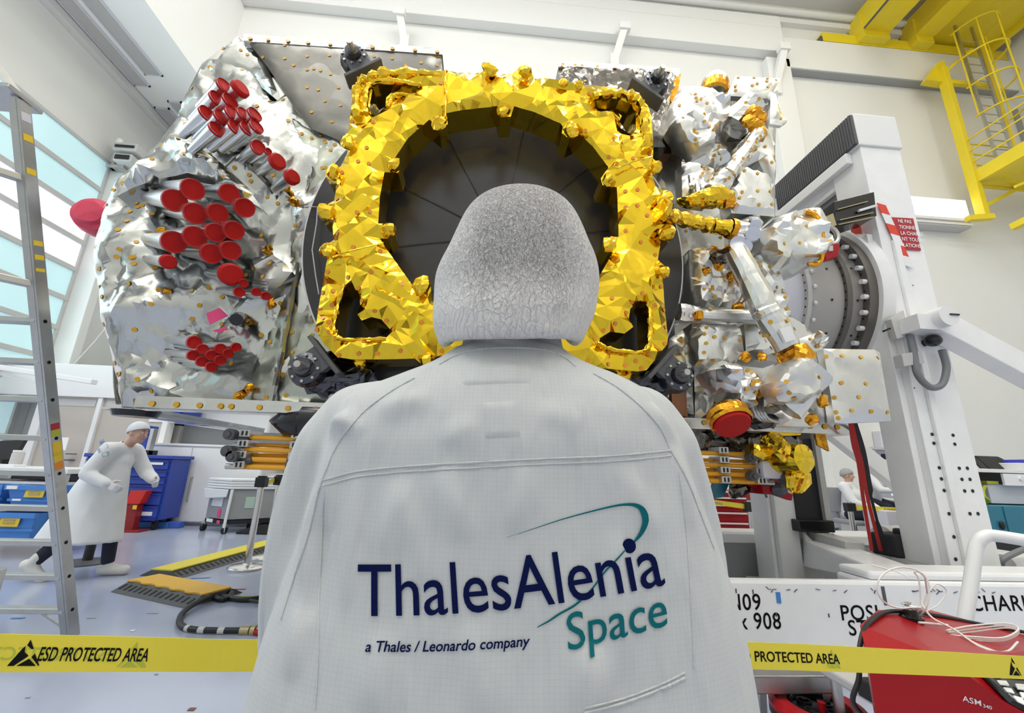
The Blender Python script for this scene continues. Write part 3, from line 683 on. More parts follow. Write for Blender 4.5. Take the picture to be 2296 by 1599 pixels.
for g in ((752, 480, 858, 390, .035, .022), (745, 545, 830, 480, .03, .02), (790, 335, 850, 270, .03, .02), (800, 290, 835, 265, .025, .018), (870, 330, 920, 240, .04, .028), (900, 320, 960, 280, .03, .02), (940, 220, 960, 270, .025, .025), (890, 250, 930, 220, .03, .02), (960, 180, 990, 215, .03, .02), (1010, 250, 1100, 220, .035, .02), (1060, 175, 1100, 215, .03, .025), (1120, 180, 1130, 230, .03, .03), (1150, 175, 1170, 220, .03, .025), (1200, 190, 1310, 205, .04, .03), (1190, 240, 1300, 240, .025, .02), (1260, 270, 1370, 262, .03, .02), (1300, 300, 1350, 360, .03, .025), (1380, 300, 1390, 370, .03, .02), (1430, 330, 1455, 300, .02, .015), (1400, 405, 1420, 440, .02, .012), (1430, 430, 1460, 390, .03, .015), (770, 580, 900, 640, .03, .02), (790, 600, 790, 640, .03, .02), (830, 650, 920, 690, .03, .015), (900, 740, 960, 670, .04, .02), (930, 770, 950, 690, .03, .022), (820, 560, 870, 610, .03, .012), (760, 780, 800, 800, .025, .015), (880, 790, 930, 775, .03, .015), (1340, 690, 1390, 750, .03, .02), (1370, 600, 1420, 680, .03, .012), (1310, 720, 1360, 730, .02, .02), (1325, 745, 1340, 700, .02, .02), (1440, 620, 1470, 700, .03, .01), (1360, 800, 1400, 815, .02, .02), (1470, 720, 1480, 770, .02, .015)):
    gfold(*g)
bx = xzbox(outer, 2.5)
NAMED = list(GF)
GF_ = make_folds(21, 26, bx, .012, .4, .07) + make_folds(22, 34, (bx[0], bx[1], 3.4, bx[3]), .014, .22, .05, .6, .9) + make_folds(23, 30, bx, .004, .14, .03)
gdots = [(840, 285), (806, 370), (830, 375), (770, 395), (757, 420), (757, 450), (803, 482), (832, 482), (755, 500), (760, 530), (795, 560), (755, 578), (855, 568), (735, 610), (783, 626), (836, 617), (725, 658), (750, 656), (805, 648), (813, 675), (718, 695), (747, 687), (843, 701), (903, 643), (938, 657), (726, 716), (740, 725), (712, 740), (742, 749), (754, 763), (779, 769), (818, 767), (853, 767), (885, 741), (867, 720), (760, 797), (806, 795), (847, 794), (900, 790), (942, 803), (965, 803), (947, 728), (990, 788),
         (1400, 470), (1425, 468), (1447, 490), (1401, 520), (1434, 547), (1475, 542), (1469, 572), (1383, 588), (1369, 673), (1436, 662), (1403, 703), (1414, 680), (1463, 689), (1481, 643), (1487, 696), (1490, 735), (1491, 770), (1377, 729), (1352, 742), (1332, 762), (1364, 791), (1395, 793), (1432, 796), (1453, 795), (1467, 780), (1284, 804), (1316, 812), (1364, 817), (1402, 820), (1438, 826), (1423, 811), (1373, 318), (1414, 312), (1416, 363), (1379, 375), (1363, 357), (1455, 347), (1466, 372), (1478, 450), (1480, 460), (1495, 525), (1490, 605), (1400, 433), (1426, 432), (1320, 215), (1380, 275), (1390, 280), (1310, 300), (825, 340), (790, 275), (990, 200), (1260, 185), (1240, 190), (1000, 167)]
frame = foil_panel('gold_frame', outer, 2.5, .2, [M['gold'], M['dotg']], sat, .03, NAMED, .035, .045, holes=[inner, hTL, hTR, hBL, hBR], dots=gdots, seed=31, dotr=.0165, jit=.0075, coarse=.12, flat=True, ridges=[f for f in NAMED if f[4] > .13])
# folded-over edges and the brackets sticking out of the frame
for (px, py), s in (((1097, 155), .055), ((1178, 160), .055), ((1130, 250), .05), ((780, 318), .05), ((748, 388), .055), ((733, 476), .055), ((735, 562), .05), ((985, 275), .055), ((884, 372), .05), ((872, 516), .05), ((948, 642), .06), ((1280, 293), .055), ((1366, 405), .05), ((1366, 548), .05), ((1472, 374), .045), ((1492, 447), .06), ((1498, 523), .06), ((1487, 608), .045), ((955, 808), .05), ((1300, 190), .03), ((1262, 184), .035)):
    c = at(px, py, 2.44); MB().ball(c, (s, s*.8, s), 8, 6).crinkle(s*.38, 11, px*.13).build('frame_bracket', M['goldk'], frame)
ed = MB()
def edge_roll(pts, r, seed):
    P = catmull([at(x, y, 2.475) for x, y in pts], 7); random.seed(seed)
    m = MB().tube(P, [r*random.uniform(.6, 1.35) for _ in P], 8); m.crinkle(.007, 22, seed); m.build('rolled_edge', M['goldk'], frame)
edge_roll([(800, 265), (802, 200), (830, 172), (900, 165), (990, 168)], .035, 1)
edge_roll([(820, 255), (822, 205), (850, 182), (945, 190)], .022, 2)
edge_roll([(1330, 215), (1390, 210), (1435, 232), (1448, 300), (1450, 340)], .035, 3)
edge_roll([(870, 240), (885, 212), (930, 212)], .014, 4)
edge_roll([(770, 638), (756, 690), (750, 738), (770, 760), (865, 760)], .014, 5)
edge_roll([(1340, 770), (1380, 785), (1440, 788), (1458, 760), (1456, 690)], .014, 6)
# taped seams across the frame
for pts in (((998, 158), (1001, 200), (999, 262)), ((745, 577), (790, 562), (860, 545)), ((1384, 378), (1420, 362), (1462, 352))):
    MB().tube([at(x, y, 2.415) for x, y in pts], .006, 5).build('taped_seam', M['goldk'], frame)

# hold-down brackets at the four corners
def holddown(px, py, ang, sx, name='hold_down_bracket'):
    c = at(px, py, 2.55); d = Vector((math.cos(ang), 0, math.sin(ang))); e = Vector((-d.z, 0, d.x))
    b = MB().obox(c, (.15, .06, .013), (e, Vector((0, 1, 0)), d)).obox(c+d*.05+Vector((0, -.02, 0)), (.08, .03, .04), (e, Vector((0, 1, 0)), d)).build(name, M['dgrey'], sat, bevel=.004)
    MB().lathe([(.0, -.1), (.05, -.1), (.06, -.06), (.095, -.05), (.11, .0), (.09, .08), (.05, .1)], c+d*.13+Vector((0, .0, 0)), (0, 1, 0), 20).build('actuator', M['blackfoil'], b, smooth=True)
    MB().cyl(c+d*.13+Vector((0, -.1, 0)), c+d*.13+Vector((0, -.16, 0)), .028, .02, 10).build('bolt', M['alu'], b)
    for k in range(8): MB().cyl(c+d*.13+Vector((math.cos(k*PI/4)*.08, -.05, math.sin(k*PI/4)*.08)), c+d*.13+Vector((math.cos(k*PI/4)*.08, -.065, math.sin(k*PI/4)*.08)), .009, n=6).build('bolt', M['alu'], b)
holddown(818, 165, math.radians(128), 1); holddown(1447, 212, math.radians(52), 1); holddown(732, 800, math.radians(222), 1); holddown(1480, 815, math.radians(-42), 1)
for px, py, s in ((745, 838, .17), (1460, 850, .15), (790, 850, .12)):
    MB().ball(at(px, py, 2.7), (s*1.2, .1, s*.8), 14, 10).crinkle(.06, 14, px).build('crumpled_sleeve', M['blackfoil'], sat)
for px, py in ((805, 818), (1400, 845)): MB().ball(at(px, py, 2.6), .045, 8, 6).crinkle(.03, 20, px).build('tape_clump', M['goldk'], sat)
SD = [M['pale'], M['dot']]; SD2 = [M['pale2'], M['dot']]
# ------------------------------------------------------------------ payload side of the spacecraft (right)
def panel(name, ol, Y, depth=.06, mats=None, nf=14, amp=.02, pil=.02, nd=8, seed=1, res=.045, L=.25, w=.05, ang=None, dots=(), parent=None, dotr=.016):
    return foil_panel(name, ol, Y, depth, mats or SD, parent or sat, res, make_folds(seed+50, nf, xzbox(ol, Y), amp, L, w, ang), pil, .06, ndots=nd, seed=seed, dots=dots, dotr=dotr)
def drum(name, p0, p1, r0, r1, mats, n=10, amp=.02, fr=7, seed=1, ring=None, parent=None, segs=5, dots=6):
    p0 = Vector(p0); p1 = Vector(p1); d = (p1-p0); Lg = d.length; d.normalize(); m = MB()
    prof = [(0.001, 0)]+[(r0+(r1-r0)*i/segs, Lg*i/segs) for i in range(segs+1)]+[(r1*.5, Lg+.01), (0.001, Lg+.012)]
    m.lathe(prof, p0, d, n).crinkle(amp, fr, seed)
    rs = random.Random(seed); a = d.orthogonal().normalized(); b = d.cross(a)
    for _ in range(dots):
        t = rs.uniform(.1, .9); th = rs.uniform(0, 2*PI); nn = a*math.cos(th)+b*math.sin(th)
        m.disc(p0+d*(Lg*t)+nn*(r0+(r1-r0)*t+amp*.7+.004), nn, .016, 8, 1)
    return m.build(name, mats, parent or sat, recalc=False)

# backing sheet of the payload side
ob = [(1465, 330), (1500, 200), (1745, 195), (1738, 330), (1738, 560), (1765, 700), (1840, 760), (1850, 955), (1530, 948), (1500, 860)]
panel('payload_blanket', ob, 3.2, 1.5, SD2, 50, .03, .05, 60, 61, .055, .35, .07)
# upper dark box behind the top right corner of the gold frame
ot = [(1250, 158), (1262, 146), (1500, 158), (1522, 172), (1510, 225), (1495, 330), (1380, 330), (1262, 200)]
panel('radiator_box', ot, 2.95, .25, [M['darkfoil'], M['dot']], 16, .02, .03, 8, 62, .045, .3, .06)
a = [at(x, y, 2.93) for x, y in ((1254, 136), (1525, 153), (1522, 172), (1252, 150))]
r = MB().prism(a, (0, .3, 0)).crinkle(.008, 9, 4)
for x in (1262, 1290, 1305, 1340, 1380, 1430, 1470, 1500): r.disc(at(x, 143+(x-1254)*.065, 2.915), (0, -1, .2), .016, 9, 1)
r.build('panel_rim', [M['pale3'], M['dot']], sat)
panel('side_flap', [(1498, 205), (1512, 168), (1527, 166), (1520, 205), (1506, 232)], 2.93, .05, [M['kapton'], M['dot']], 4, .01, .01, 3, 63)
MB().prism([at(x, y, 3.05) for x, y in ((1480, 290), (1500, 290), (1505, 345), (1482, 345))], (0, .1, 0)).build('copper_panel', M['copper'], sat)
MB().prism([at(x, y, 2.9) for x, y in ((1505, 865), (1538, 868), (1542, 935), (1508, 930))], (0, .1, 0)).build('copper_panel', M['copper'], sat)
# faceted antenna drum with capsule
c = at(1565, 268, 2.95)
drum('antenna_drum', c+Vector((.0, .3, .02)), c+Vector((-.02, -.08, 0)), .27, .19, SD, 8, .03, 5, 3, dots=14, segs=3)
panel('drum_skirt', [(1497, 245), (1520, 205), (1545, 198), (1600, 205), (1632, 235), (1634, 275), (1612, 300), (1600, 330), (1560, 345), (1525, 320), (1500, 285)], 2.8, .12, SD, 26, .035, .07, 16, 64, .035, .18, .05)
panel('drum_face', [(1545, 215), (1590, 212), (1608, 250), (1590, 285), (1560, 290), (1540, 255)], 2.72, .08, [M['pale3'], M['dot']], 10, .02, .04, 6, 65, .03, .12, .03)
MB().lathe([(0, .1), (.09, .085), (.115, .03), (.115, -.04)], at(1602, 192, 2.95), (.2, 0, 1), 22).build('capsule', M['pale2'], sat, smooth=True)
MB().lathe([(.122, .02), (.128, -.03), (.128, -.08), (.11, -.1)], at(1602, 197, 2.95), (.2, 0, 1), 22).build('capsule_ring', M['kapton'], sat)
# tilted top plate and flap
panel('tilted_plate', [(1650, 170), (1749, 176), (1742, 190), (1728, 222), (1628, 214)], 2.85, .05, SD2, 8, .012, .015, 3, 66, dots=[(1655, 175), (1690, 176), (1720, 178), (1740, 180), (1685, 195), (1695, 192), (1720, 198)])
panel('hanging_flap', [(1728, 205), (1740, 212), (1750, 250), (1766, 272), (1752, 282), (1726, 278)], 2.8, .03, [M['pale3'], M['dot']], 6, .02, .01, 2, 67, .03, .12, .03)
MB().prism([at(x, y, 3.0) for x, y in ((1640, 222), (1728, 224), (1722, 300), (1640, 300))], (0, .1, 0)).build('recess_shade_slab', M['darkfoil'], sat)  # solid dark slab; its colour stands in for the shade of a recess
# tilted telescope drum with amber taped joint and diagonal boom
drum('telescope_drum', at(1640, 285, 2.85), at(1692, 228, 2.75), .13, .1, [M['pale3'], M['dot']], 14, .022, 9, 5, dots=10)
m = MB()
for px, py, s in ((1690, 252, .06), (1700, 268, .07), (1695, 285, .06), (1703, 300, .055), (1680, 272, .05)): m.ball(at(px, py, 2.68), s, 10, 7)
m.crinkle(.02, 20, 2).build('taped_joint', M['kapton'], sat)
drum('boom_tube', at(1700, 300, 2.68), at(1632, 392, 2.68), .055, .06, [M['pale3'], M['dot']], 12, .012, 14, 6, dots=26, segs=9)
drum('boom_tube', at(1632, 388, 2.7), at(1598, 432, 2.75), .07, .09, [M['pale3'], M['dot']], 12, .02, 12, 7, dots=8)
panel('boom_shroud', [(1705, 270), (1722, 300), (1738, 345), (1740, 400), (1728, 420), (1700, 360), (1660, 380), (1640, 340)], 2.95, .12, SD, 18, .03, .05, 12, 68, .035, .2, .045)
panel('equipment_cover', [(1640, 388), (1652, 372), (1726, 394), (1736, 486), (1690, 482), (1640, 478), (1632, 430)], 2.75, .14, SD2, 7, .014, .05, 0, 69, .04, .2, .05, dots=[(1660, 393), (1690, 398), (1718, 402), (1690, 437), (1718, 438), (1692, 468), (1722, 466), (1655, 440), (1650, 452)])
panel('equipment_cover', [(1528, 362), (1600, 380), (1612, 430), (1590, 455), (1530, 445)], 2.85, .12, SD, 16, .03, .05, 10, 70, .035, .18, .04)
m = MB()
for px, py in ((1548, 395), (1562, 410), (1575, 400), (1580, 420), (1560, 425), (1595, 405)): m.cyl(at(px, py, 2.8), at(px+3, py+24, 2.76), .02, n=10)
m.build('connector_cluster', M['pale3'], sat)
panel('equipment_cover', [(1530, 300), (1620, 320), (1640, 360), (1600, 378), (1530, 360)], 2.92, .1, SD, 14, .03, .05, 10, 71, .04, .2, .05)
# gold sleeves and the gold arm from the frame
m = MB().tube(catmull([at(1478, 472, 2.42), at(1500, 483, 2.45), at(1545, 495, 2.55), at(1590, 505, 2.6), at(1608, 508, 2.62)], 6), [.085+.0*i if i < 4 else .05+.012*math.sin(i*1.9) for i in range(25)], 12)
m.crinkle(.012, 14, 9).build('gold_arm', M['goldk'], sat)
drum('arm_end', at(1598, 507, 2.6), at(1640, 512, 2.6), .05, .062, [M['gold'], M['dot']], 16, .008, 14, 9, dots=0)
MB().lathe([(.07, 0), (.075, .015), (.075, .04), (.05, .045), (0, .045)], at(1634, 512, 2.6), (1, .1, -.1), 18).build('end_ring', M['kapton'], sat)
m = MB().tube(catmull([at(1525, 452, 2.8), at(1560, 452, 2.72), at(1600, 440, 2.68), at(1630, 448, 2.7)], 6), [.03+.05*min(1, i/9) for i in range(19)], 12)
m.crinkle(.02, 14, 11).build('gold_sleeve', M['goldk'], sat)
MB().ball(at(1630, 452, 2.68), .06, 12, 8).crinkle(.02, 20, 6).build('taped_joint', M['kapton'], sat)
# central joint
drum('joint_housing', at(1655, 520, 2.65), at(1668, 500, 2.6), .1, .06, [M['pale3'], M['dot']], 10, .02, 12, 12)
m = MB()
for px, py, s in ((1650, 540, .05), (1668, 548, .045), (1685, 520, .05), (1690, 500, .04)): m.cyl(at(px, py, 2.62), at(px+4, py+5, 2.54), s, n=14)
m.build('joint_motor', M['horn'], sat, smooth=True)
panel('joint_cover', [(1640, 500), (1700, 478), (1712, 500), (1700, 540), (1660, 556), (1640, 540)], 2.75, .1, [M['pale3'], M['dot']], 10, .03, .04, 5, 72, .035, .12, .04)
# bulging hood on the right with taped rim
panel('equipment_hood', [(1700, 520), (1740, 488), (1790, 474), (1822, 476), (1838, 500), (1846, 560), (1838, 585), (1810, 596), (1770, 590), (1740, 610), (1705, 560)], 2.75, .3, SD, 24, .04, .12, 8, 73, .04, .25, .06)
MB().tube(catmull([at(1810, 474, 2.66), at(1834, 490, 2.63), at(1846, 545, 2.63), at(1838, 588, 2.66), at(1812, 594, 2.68)], 6), .018, 8).crinkle(.006, 22, 2).build('hood_rim', M['kapton'], sat)
# middle covers
panel('equipment_cover', [(1545, 560), (1600, 556), (1660, 566), (1665, 640), (1670, 690), (1550, 688)], 2.85, .2, SD, 26, .035, .07, 26, 74, .035, .22, .045)
panel('equipment_cover', [(1668, 560), (1730, 600), (1765, 660), (1770, 720), (1740, 722), (1700, 640)], 2.85, .2, SD, 18, .035, .07, 8, 75, .04, .25, .05, 1.)
MB().ball(at(1615, 575, 2.74), (.09, .05, .06), 12, 8).crinkle(.03, 18, 8).build('harness_clump', M['darkfoil'], sat)
for px, py in ((1600, 562), (1632, 560), (1612, 595), (1640, 620), (1585, 610), (1652, 690), (1700, 700), (1745, 712)): MB().ball(at(px, py, 2.76), .035, 8, 6).crinkle(.022, 26, px).build('tape_clump', M['kapton'], sat)
MB().tube(catmull([at(1640, 590, 2.75), at(1648, 625, 2.72), at(1665, 655, 2.74), at(1650, 690, 2.76)], 5), .006, 5).tube(catmull([at(1700, 640, 2.7), at(1672, 670, 2.7), at(1652, 692, 2.74)], 5), .006, 5).build('harness_wire', M['copper'], sat)
drum('cross_tube', at(1524, 704, 2.7), at(1722, 712, 2.72), .045, .05, SD2, 14, .006, 8, 14, dots=3, segs=8)
drum('tube_end', at(1522, 702, 2.7), at(1564, 706, 2.7), .06, .052, [M['pale3'], M['dot']], 12, .014, 14, 15, dots=1)
MB().cyl(at(1566, 700, 2.62), at(1566, 716, 2.62), .03).crinkle(.01, 20, 1).build('taped_joint', M['kapton'], sat)
panel('equipment_cover', [(1552, 724), (1650, 728), (1668, 790), (1640, 826), (1556, 822), (1548, 770)], 2.8, .2, SD, 14, .025, .07, 0, 76, .04, .22, .05, dots=[(1572, 742), (1568, 755), (1590, 762), (1612, 764), (1572, 776), (1568, 796), (1560, 735), (1608, 727), (1645, 770), (1640, 815), (1590, 812), (1562, 815)])
panel('equipment_cover', [(1668, 726), (1735, 730), (1765, 790), (1750, 812), (1700, 806), (1672, 790)], 2.8, .2, SD2, 10, .02, .06, 0, 77, .04, .22, .05, dots=[(1692, 752), (1716, 768), (1738, 768), (1700, 758), (1725, 798), (1748, 800)])
# side of the box right of the frame
panel('box_side', [(1500, 760), (1548, 728), (1556, 930), (1510, 920), (1490, 870)], 2.95, .15, [M['pale2'], M['dot']], 14, .03, .03, 6, 78, .04, .35, .04, 1.5)
panel('lower_cover', [(1556, 822), (1600, 830), (1660, 900), (1650, 940), (1558, 938)], 2.95, .15, SD2, 12, .03, .04, 5, 79, .04, .3, .05, 1.4)
# inclined boom
drum('boom_tube', at(1652, 565, 2.55), at(1712, 690, 2.5), .075, .085, SD2, 14, .012, 7, 16, dots=4, segs=6)
drum('boom_tube', at(1708, 684, 2.5), at(1766, 780, 2.48), .085, .075, SD2, 14, .012, 7, 17, dots=9, segs=6)
MB().lathe([(.08, 0), (.088, .02), (.088, .06), (.08, .08)], at(1712, 690, 2.5), at(1766, 780, 2.48)-at(1712, 690, 2.5), 16).build('boom_clamp', M['pale3'], sat)
MB().prism([at(x, y, 2.38) for x, y in ((1748, 738), (1772, 730), (1784, 760), (1762, 768))], (0, .02, 0)).build('bracket_plate', M['white'], sat)
MB().cyl(at(1764, 792, 2.47), at(1784, 800, 2.47), .08, .09, 18).cyl(at(1780, 780, 2.45), at(1800, 812, 2.46), .065, .08, 14).crinkle(.02, 18, 4).build('taped_joint', M['kapton'], sat)
drum('reaction_drum', at(1740, 905, 2.6), at(1812, 822, 2.5), .155, .15, SD2, 22, .014, 6, 18, dots=9, segs=5)
panel('drum_cover', [(1722, 860), (1745, 818), (1790, 800), (1828, 850), (1834, 882), (1800, 905), (1745, 900)], 2.4, .1, SD2, 12, .02, .09, 0, 80, .035, .2, .05, dots=[(1790, 812), (1815, 852), (1752, 885), (1770, 895), (1742, 862)])
# thruster with red cover
panel('thruster_cover', [(1592, 830), (1620, 808), (1665, 826), (1700, 860), (1690, 890), (1690, 915), (1618, 920), (1625, 880)], 2.6, .2, [M['pale3'], M['dot']], 22, .035, .1, 16, 81, .035, .2, .05)
tc_ = at(1640, 947, 2.5)
MB().lathe([(.115, .09), (.13, .06), (.122, .03), (.13, .01), (.118, -.01)], tc_, (.02, .5, .75), 28).crinkle(.004, 30, 2).build('thruster_ring', M['kapton'], sat)
MB().lathe([(0, -.035), (.1, -.035), (.108, -.02), (.11, .0), (.11, .03)], tc_, (.02, .55, .7), 32).build('thruster_cap', M['redd'], sat, smooth=True)
m = MB()
for k in range(4): m.tube(catmull([at(1690+k*6, 880+k*3, 2.66), at(1688+k*7, 915, 2.6), at(1700+k*7, 938, 2.6), at(1728+k*6, 948, 2.7)], 5), .012, 7)
m.build('harness_bundle', M['alu'], sat)
MB().prism([at(x, y, 2.8) for x, y in ((1690, 915), (1770, 905), (1780, 950), (1690, 955))], (0, .2, 0)).build('recess_shade_slab', M['darkfoil'], sat)  # another dark slab, giving a recess its shade by colour
panel('foot_cover', [(1730, 930), (1800, 900), (1850, 945), (1820, 958), (1735, 955)], 2.75, .12, SD2, 8, .02, .04, 3, 82)
MB().ball(at(1710, 945, 2.72), (.1, .05, .05), 10, 7).crinkle(.03, 20, 3).build('harness_clump', M['blackfoil'], sat)
for px, py in ((1698, 882), (1708, 800), (1790, 820), (1670, 800), (1820, 940), (1845, 900), (1690, 850), (1650, 905)): MB().ball(at(px, py, 2.58), .035, 8, 6).crinkle(.022, 26, px).build('tape_clump', M['kapton'], sat)
# flat white-silver panel and the side plate
panel('side_plate', [(1792, 760), (1836, 744), (1850, 800), (1872, 945), (1850, 950), (1835, 900)], 2.7, .1, SD2, 8, .015, .015, 0, 83, .04, .3, .05, 1.4, dots=[(1812, 762), (1828, 778), (1838, 820), (1826, 838), (1846, 862), (1850, 900), (1860, 935), (1865, 925)])
panel('radiator_panel', [(1846, 782), (1960, 784), (1972, 790), (1984, 860), (1998, 944), (1890, 950), (1872, 948)], 2.62, .06, [M['pale2'], M['dot']], 12, .008, .025, 0, 84, .05, .4, .06, dots=[(1851, 800), (1881, 800), (1924, 803), (1964, 804), (1860, 846), (1880, 860), (1935, 862), (1918, 892), (1868, 892), (1872, 925), (1902, 922), (1946, 924), (1986, 925), (1876, 938)])
MB().ball(at(1842, 760, 2.66), .05, 8, 6).crinkle(.03, 20, 3).build('tape_clump', M['pale3'], sat)

# ------------------------------------------------------------------ underside: folded booms, foil and gold ducts
fx = [(1.0, 0)]
ys = [(979, 1.0), (996, .96), (1008, .9), (1019, 1.02), (1029, .95), (1037, 1.0), (1046, .98)]
for i, (py, k) in enumerate(ys):
    a = at(525+(i % 3)*9, py, 2.95); 
    z = a.z; r = .017 if i % 2 == 0 else .013
    t = MB().cyl((a.x, 2.95+.05*(i % 2), z), (2.02+.03*(i % 2), 2.95+.05*(i % 2), z-.0), r, n=12)
    rod = t.build('folded_boom', M['orange'], sat, smooth=True)
    MB().cyl((a.x-.05, 2.95+.05*(i % 2), z), (a.x+.02, 2.95+.05*(i % 2), z), r*1.1, n=12).build('end_fitting', M['alu'], rod)
    MB().cyl((2.0, 2.95+.05*(i % 2), z), (2.09, 2.95+.05*(i % 2), z), r*1.15, n=12).build('end_fitting', M['alu'], rod)
for x in (-1.53, -1.2, 1.72, 1.98):
    m = MB()
    for zz in (1.335, 1.27, 1.2, 1.135): m.box(x-.035, x+.035, 2.9, 3.05, zz-.025, zz+.02).box(x-.018, x-.008, 2.895, 2.9, zz-.018, zz+.012, 1).box(x+.008, x+.018, 2.895, 2.9, zz-.018, zz+.012, 1)
    m.build('boom_clamp', [M['alu'], M['black']], sat, bevel=.002)
for px, py in ((524, 975), (519, 1012), (530, 1024)):
    c = at(px, py, 2.93); MB().cyl(c, c+Vector((0, -.06, 0)), .036, n=18).cyl(c, c+Vector((0, -.075, 0)), .018, n=12).ball(c+Vector((.06, .02, -.02)), (.05, .04, .03), 8, 6).build('hinge', M['dgrey'], sat, smooth=True)
c = at(645, 1062, 2.95); MB().lathe([(.012, .12), (.022, .1), (.024, .04), (.012, .03), (.006, -.03), (0, -.05)], c, (0, 0, 1), 14).build('alignment_pin', M['dgrey'], sat)
# dark cone under the deck
c = at(668, 946, 2.95)
MB().lathe([(0, -.24), (.02, -.22), (.1, -.12), (.11, -.02), (.13, .0), (.13, .2), (.12, .5), (0, .5)], Vector((c.x+.05, 2.95, c.z)), (1, 0, 0), 24).build('star_tracker', M['blackg'], sat, smooth=True)
# dark foil skirt, silver box, gold ducts
panel('underside_skirt', [(1560, 965), (1700, 965), (1790, 972), (1800, 1000), (1740, 1030), (1640, 1018), (1560, 1012)], 3.1, .3, [M['darkfoil'], M['dot']], 24, .04, .05, 0, 90, .035, .2, .05)
a = at(1700, 1032, 2.9); b = at(1762, 1078, 2.9)
bx_ = MB().box(a.x, b.x, 2.86, 3.1, b.z+.01, a.z).build('release_box', M['lilac'], sat, bevel=.02)
m = MB()
for px, py in ((1690, 1025), (1692, 1068), (1765, 1045), (1765, 1072), (1705, 1020)): c = at(px, py, 2.84); m.cyl(c, c+Vector((0, .06, 0)), .032, n=14).cyl(c+Vector((0, -.02, 0)), c, .018, n=10)
m.build('release_bolt', M['dgrey'], sat)
m = MB().tube(catmull([at(1728, 985, 2.85), at(1745, 1005, 2.8), at(1765, 1022, 2.78), at(1780, 1030, 2.78)], 5), .075, 14); m.crinkle(.01, 16, 3).build('gold_duct', M['goldk'], sat)
c = at(1800, 1028, 2.72)
m = MB().lathe([(0, -.02), (.05, -.02), (.095, -.01), (.1, .03), (.1, .2), (.08, .25)], c, (-.3, 1, 0), 26); m.crinkle(.006, 24, 5).build('gold_duct', M['gold'], sat)
m = MB().lathe([(.07, 0), (.075, .05), (.05, .12), (.03, .14)], at(1790, 1058, 2.8), (-.3, 0, -1), 18); m.crinkle(.012, 18, 6).build('gold_duct', M['goldk'], sat)
panel('gold_wrap', [(1690, 995), (1722, 1000), (1740, 1022), (1712, 1032), (1690, 1020)], 2.82, .1, [M['goldk'], M['dot']], 8, .02, .03, 0, 91, .03, .1, .03)
panel('gold_wrap', [(1725, 962), (1800, 966), (1795, 976), (1728, 978)], 2.9, .1, [M['goldk'], M['dot']], 5, .01, .01, 0, 92, .03, .1, .03)
panel('foil_tail', [(1826, 968), (1852, 978), (1860, 1012), (1834, 998)], 3.0, .02, [M['kapton'], M['dot']], 4, .015, .01, 0, 93, .03, .1, .03)
# red handling fixture hanging under the booms
a = at(1690, 1082, 3.1); b = at(1742, 1108, 3.1)
MB().box(a.x, b.x, 3.0, 3.3, b.z, a.z+.03).bar((a.x-.05, 3.1, a.z), (b.x+.1, 3.1, b.z-.02), .06, .05).build('handling_fixture', M['red'], sat, bevel=.008)
c = at(1748, 1098, 3.0); MB().ball(c, (.06, .05, .05), 10, 7).crinkle(.02, 16, 4).tube([c, at(1775, 1075, 3.0)], .03).cyl(at(1716, 1106, 3.0), at(1719, 1116, 3.0), .008).build('fixture_joint', M['dgrey'], sat)
a = at(1600, 1080, 3.2); b = at(1628, 1120, 3.2)
MB().prism([at(x, y, 3.2) for x, y in ((1602, 1118), (1612, 1080), (1638, 1078), (1622, 1115))], (0, .1, 0)).build('teal_block', M['teal'], sat)
MB().ball(at(1655, 1098, 3.15), (.07, .06, .06), 10, 7).crinkle(.03, 16, 6).build('harness_clump', M['darkfoil'], sat)
# ------------------------------------------------------------------ tilting stand that carries the spacecraft
pos = thing('satellite_positioner', 'tall white steel stand with ring adapter carrying the spacecraft', 'stand', (3.4, 3.7, 0))
X0, X1 = 3.60, 4.02; ZB = .53; ZT_ = 4.72
po = MB().box(X0, X1, 3.2, 3.55, ZB, ZT_-.38).box(X0+.1, X0+.16, 3.17, 3.2, ZB, 3.3).box(X0-.06, X0, 3.26, 3.5, ZB, 3.4)
hx = []
for px, py in ((2090, 974), (2137, 976), (2094, 994), (2141, 996), (2106, 1049), (2151, 1050), (2169, 1050), (2111, 1074), (2157, 1075), (2175, 1075), (2117, 1100), (2163, 1101), (2181, 1101), (2128, 1152), (2175, 1152), (2193, 1152), (2139, 1204), (2143, 1254), (2047, 640), (2050, 870)):
    c = at(px, py, 3.198); po.disc((c.x, 3.197, c.z), (0, -1, 0), .014 if py > 900 else .006, 12, 1)
po.build('post', [M['whitep'], M['black']], pos, bevel=.006)
MB().box(X0-.02, X1+.02, 3.18, 3.57, ZT_-.38, ZT_).build('post_cap', M['white'], pos, bevel=.012)
# narrow rear column behind its bellows, top beam with ribbed dark cover
MB().box(3.2, 3.46, 4.3, 4.5, .12, ZT_-.4).build('post', M['whitep'], pos, bevel=.006)
MB().box(X0, X1, 3.55, 4.7, ZT_-.42, ZT_-.02).box(X0-.06, X0, 3.3, 4.7, ZT_-.5, ZT_-.38).box(X0+.02, X0+.08, 3.5, 4.7, ZT_-.62, ZT_-.56).box(3.2, X0, 4.3, 4.6, ZT_-.45, ZT_-.2).build('top_beam', M['whitep'], pos, bevel=.008)
MB().bar(at(1862, 964, 4.62), at(2110, 1158, 4.62), .12, .19, (0, 0, 1)).build('brace', M['whitep'], pos, bevel=.01)
rb = MB().box(X0-.05, X0-.01, 3.19, 4.7, ZT_-.36, ZT_-.02)
for i in range(50): rb.box(X0-.056, X0-.05, 3.2+i*.03, 3.215+i*.03, ZT_-.36, ZT_-.02)
rb.build('bellows', M['dgrey'], pos)
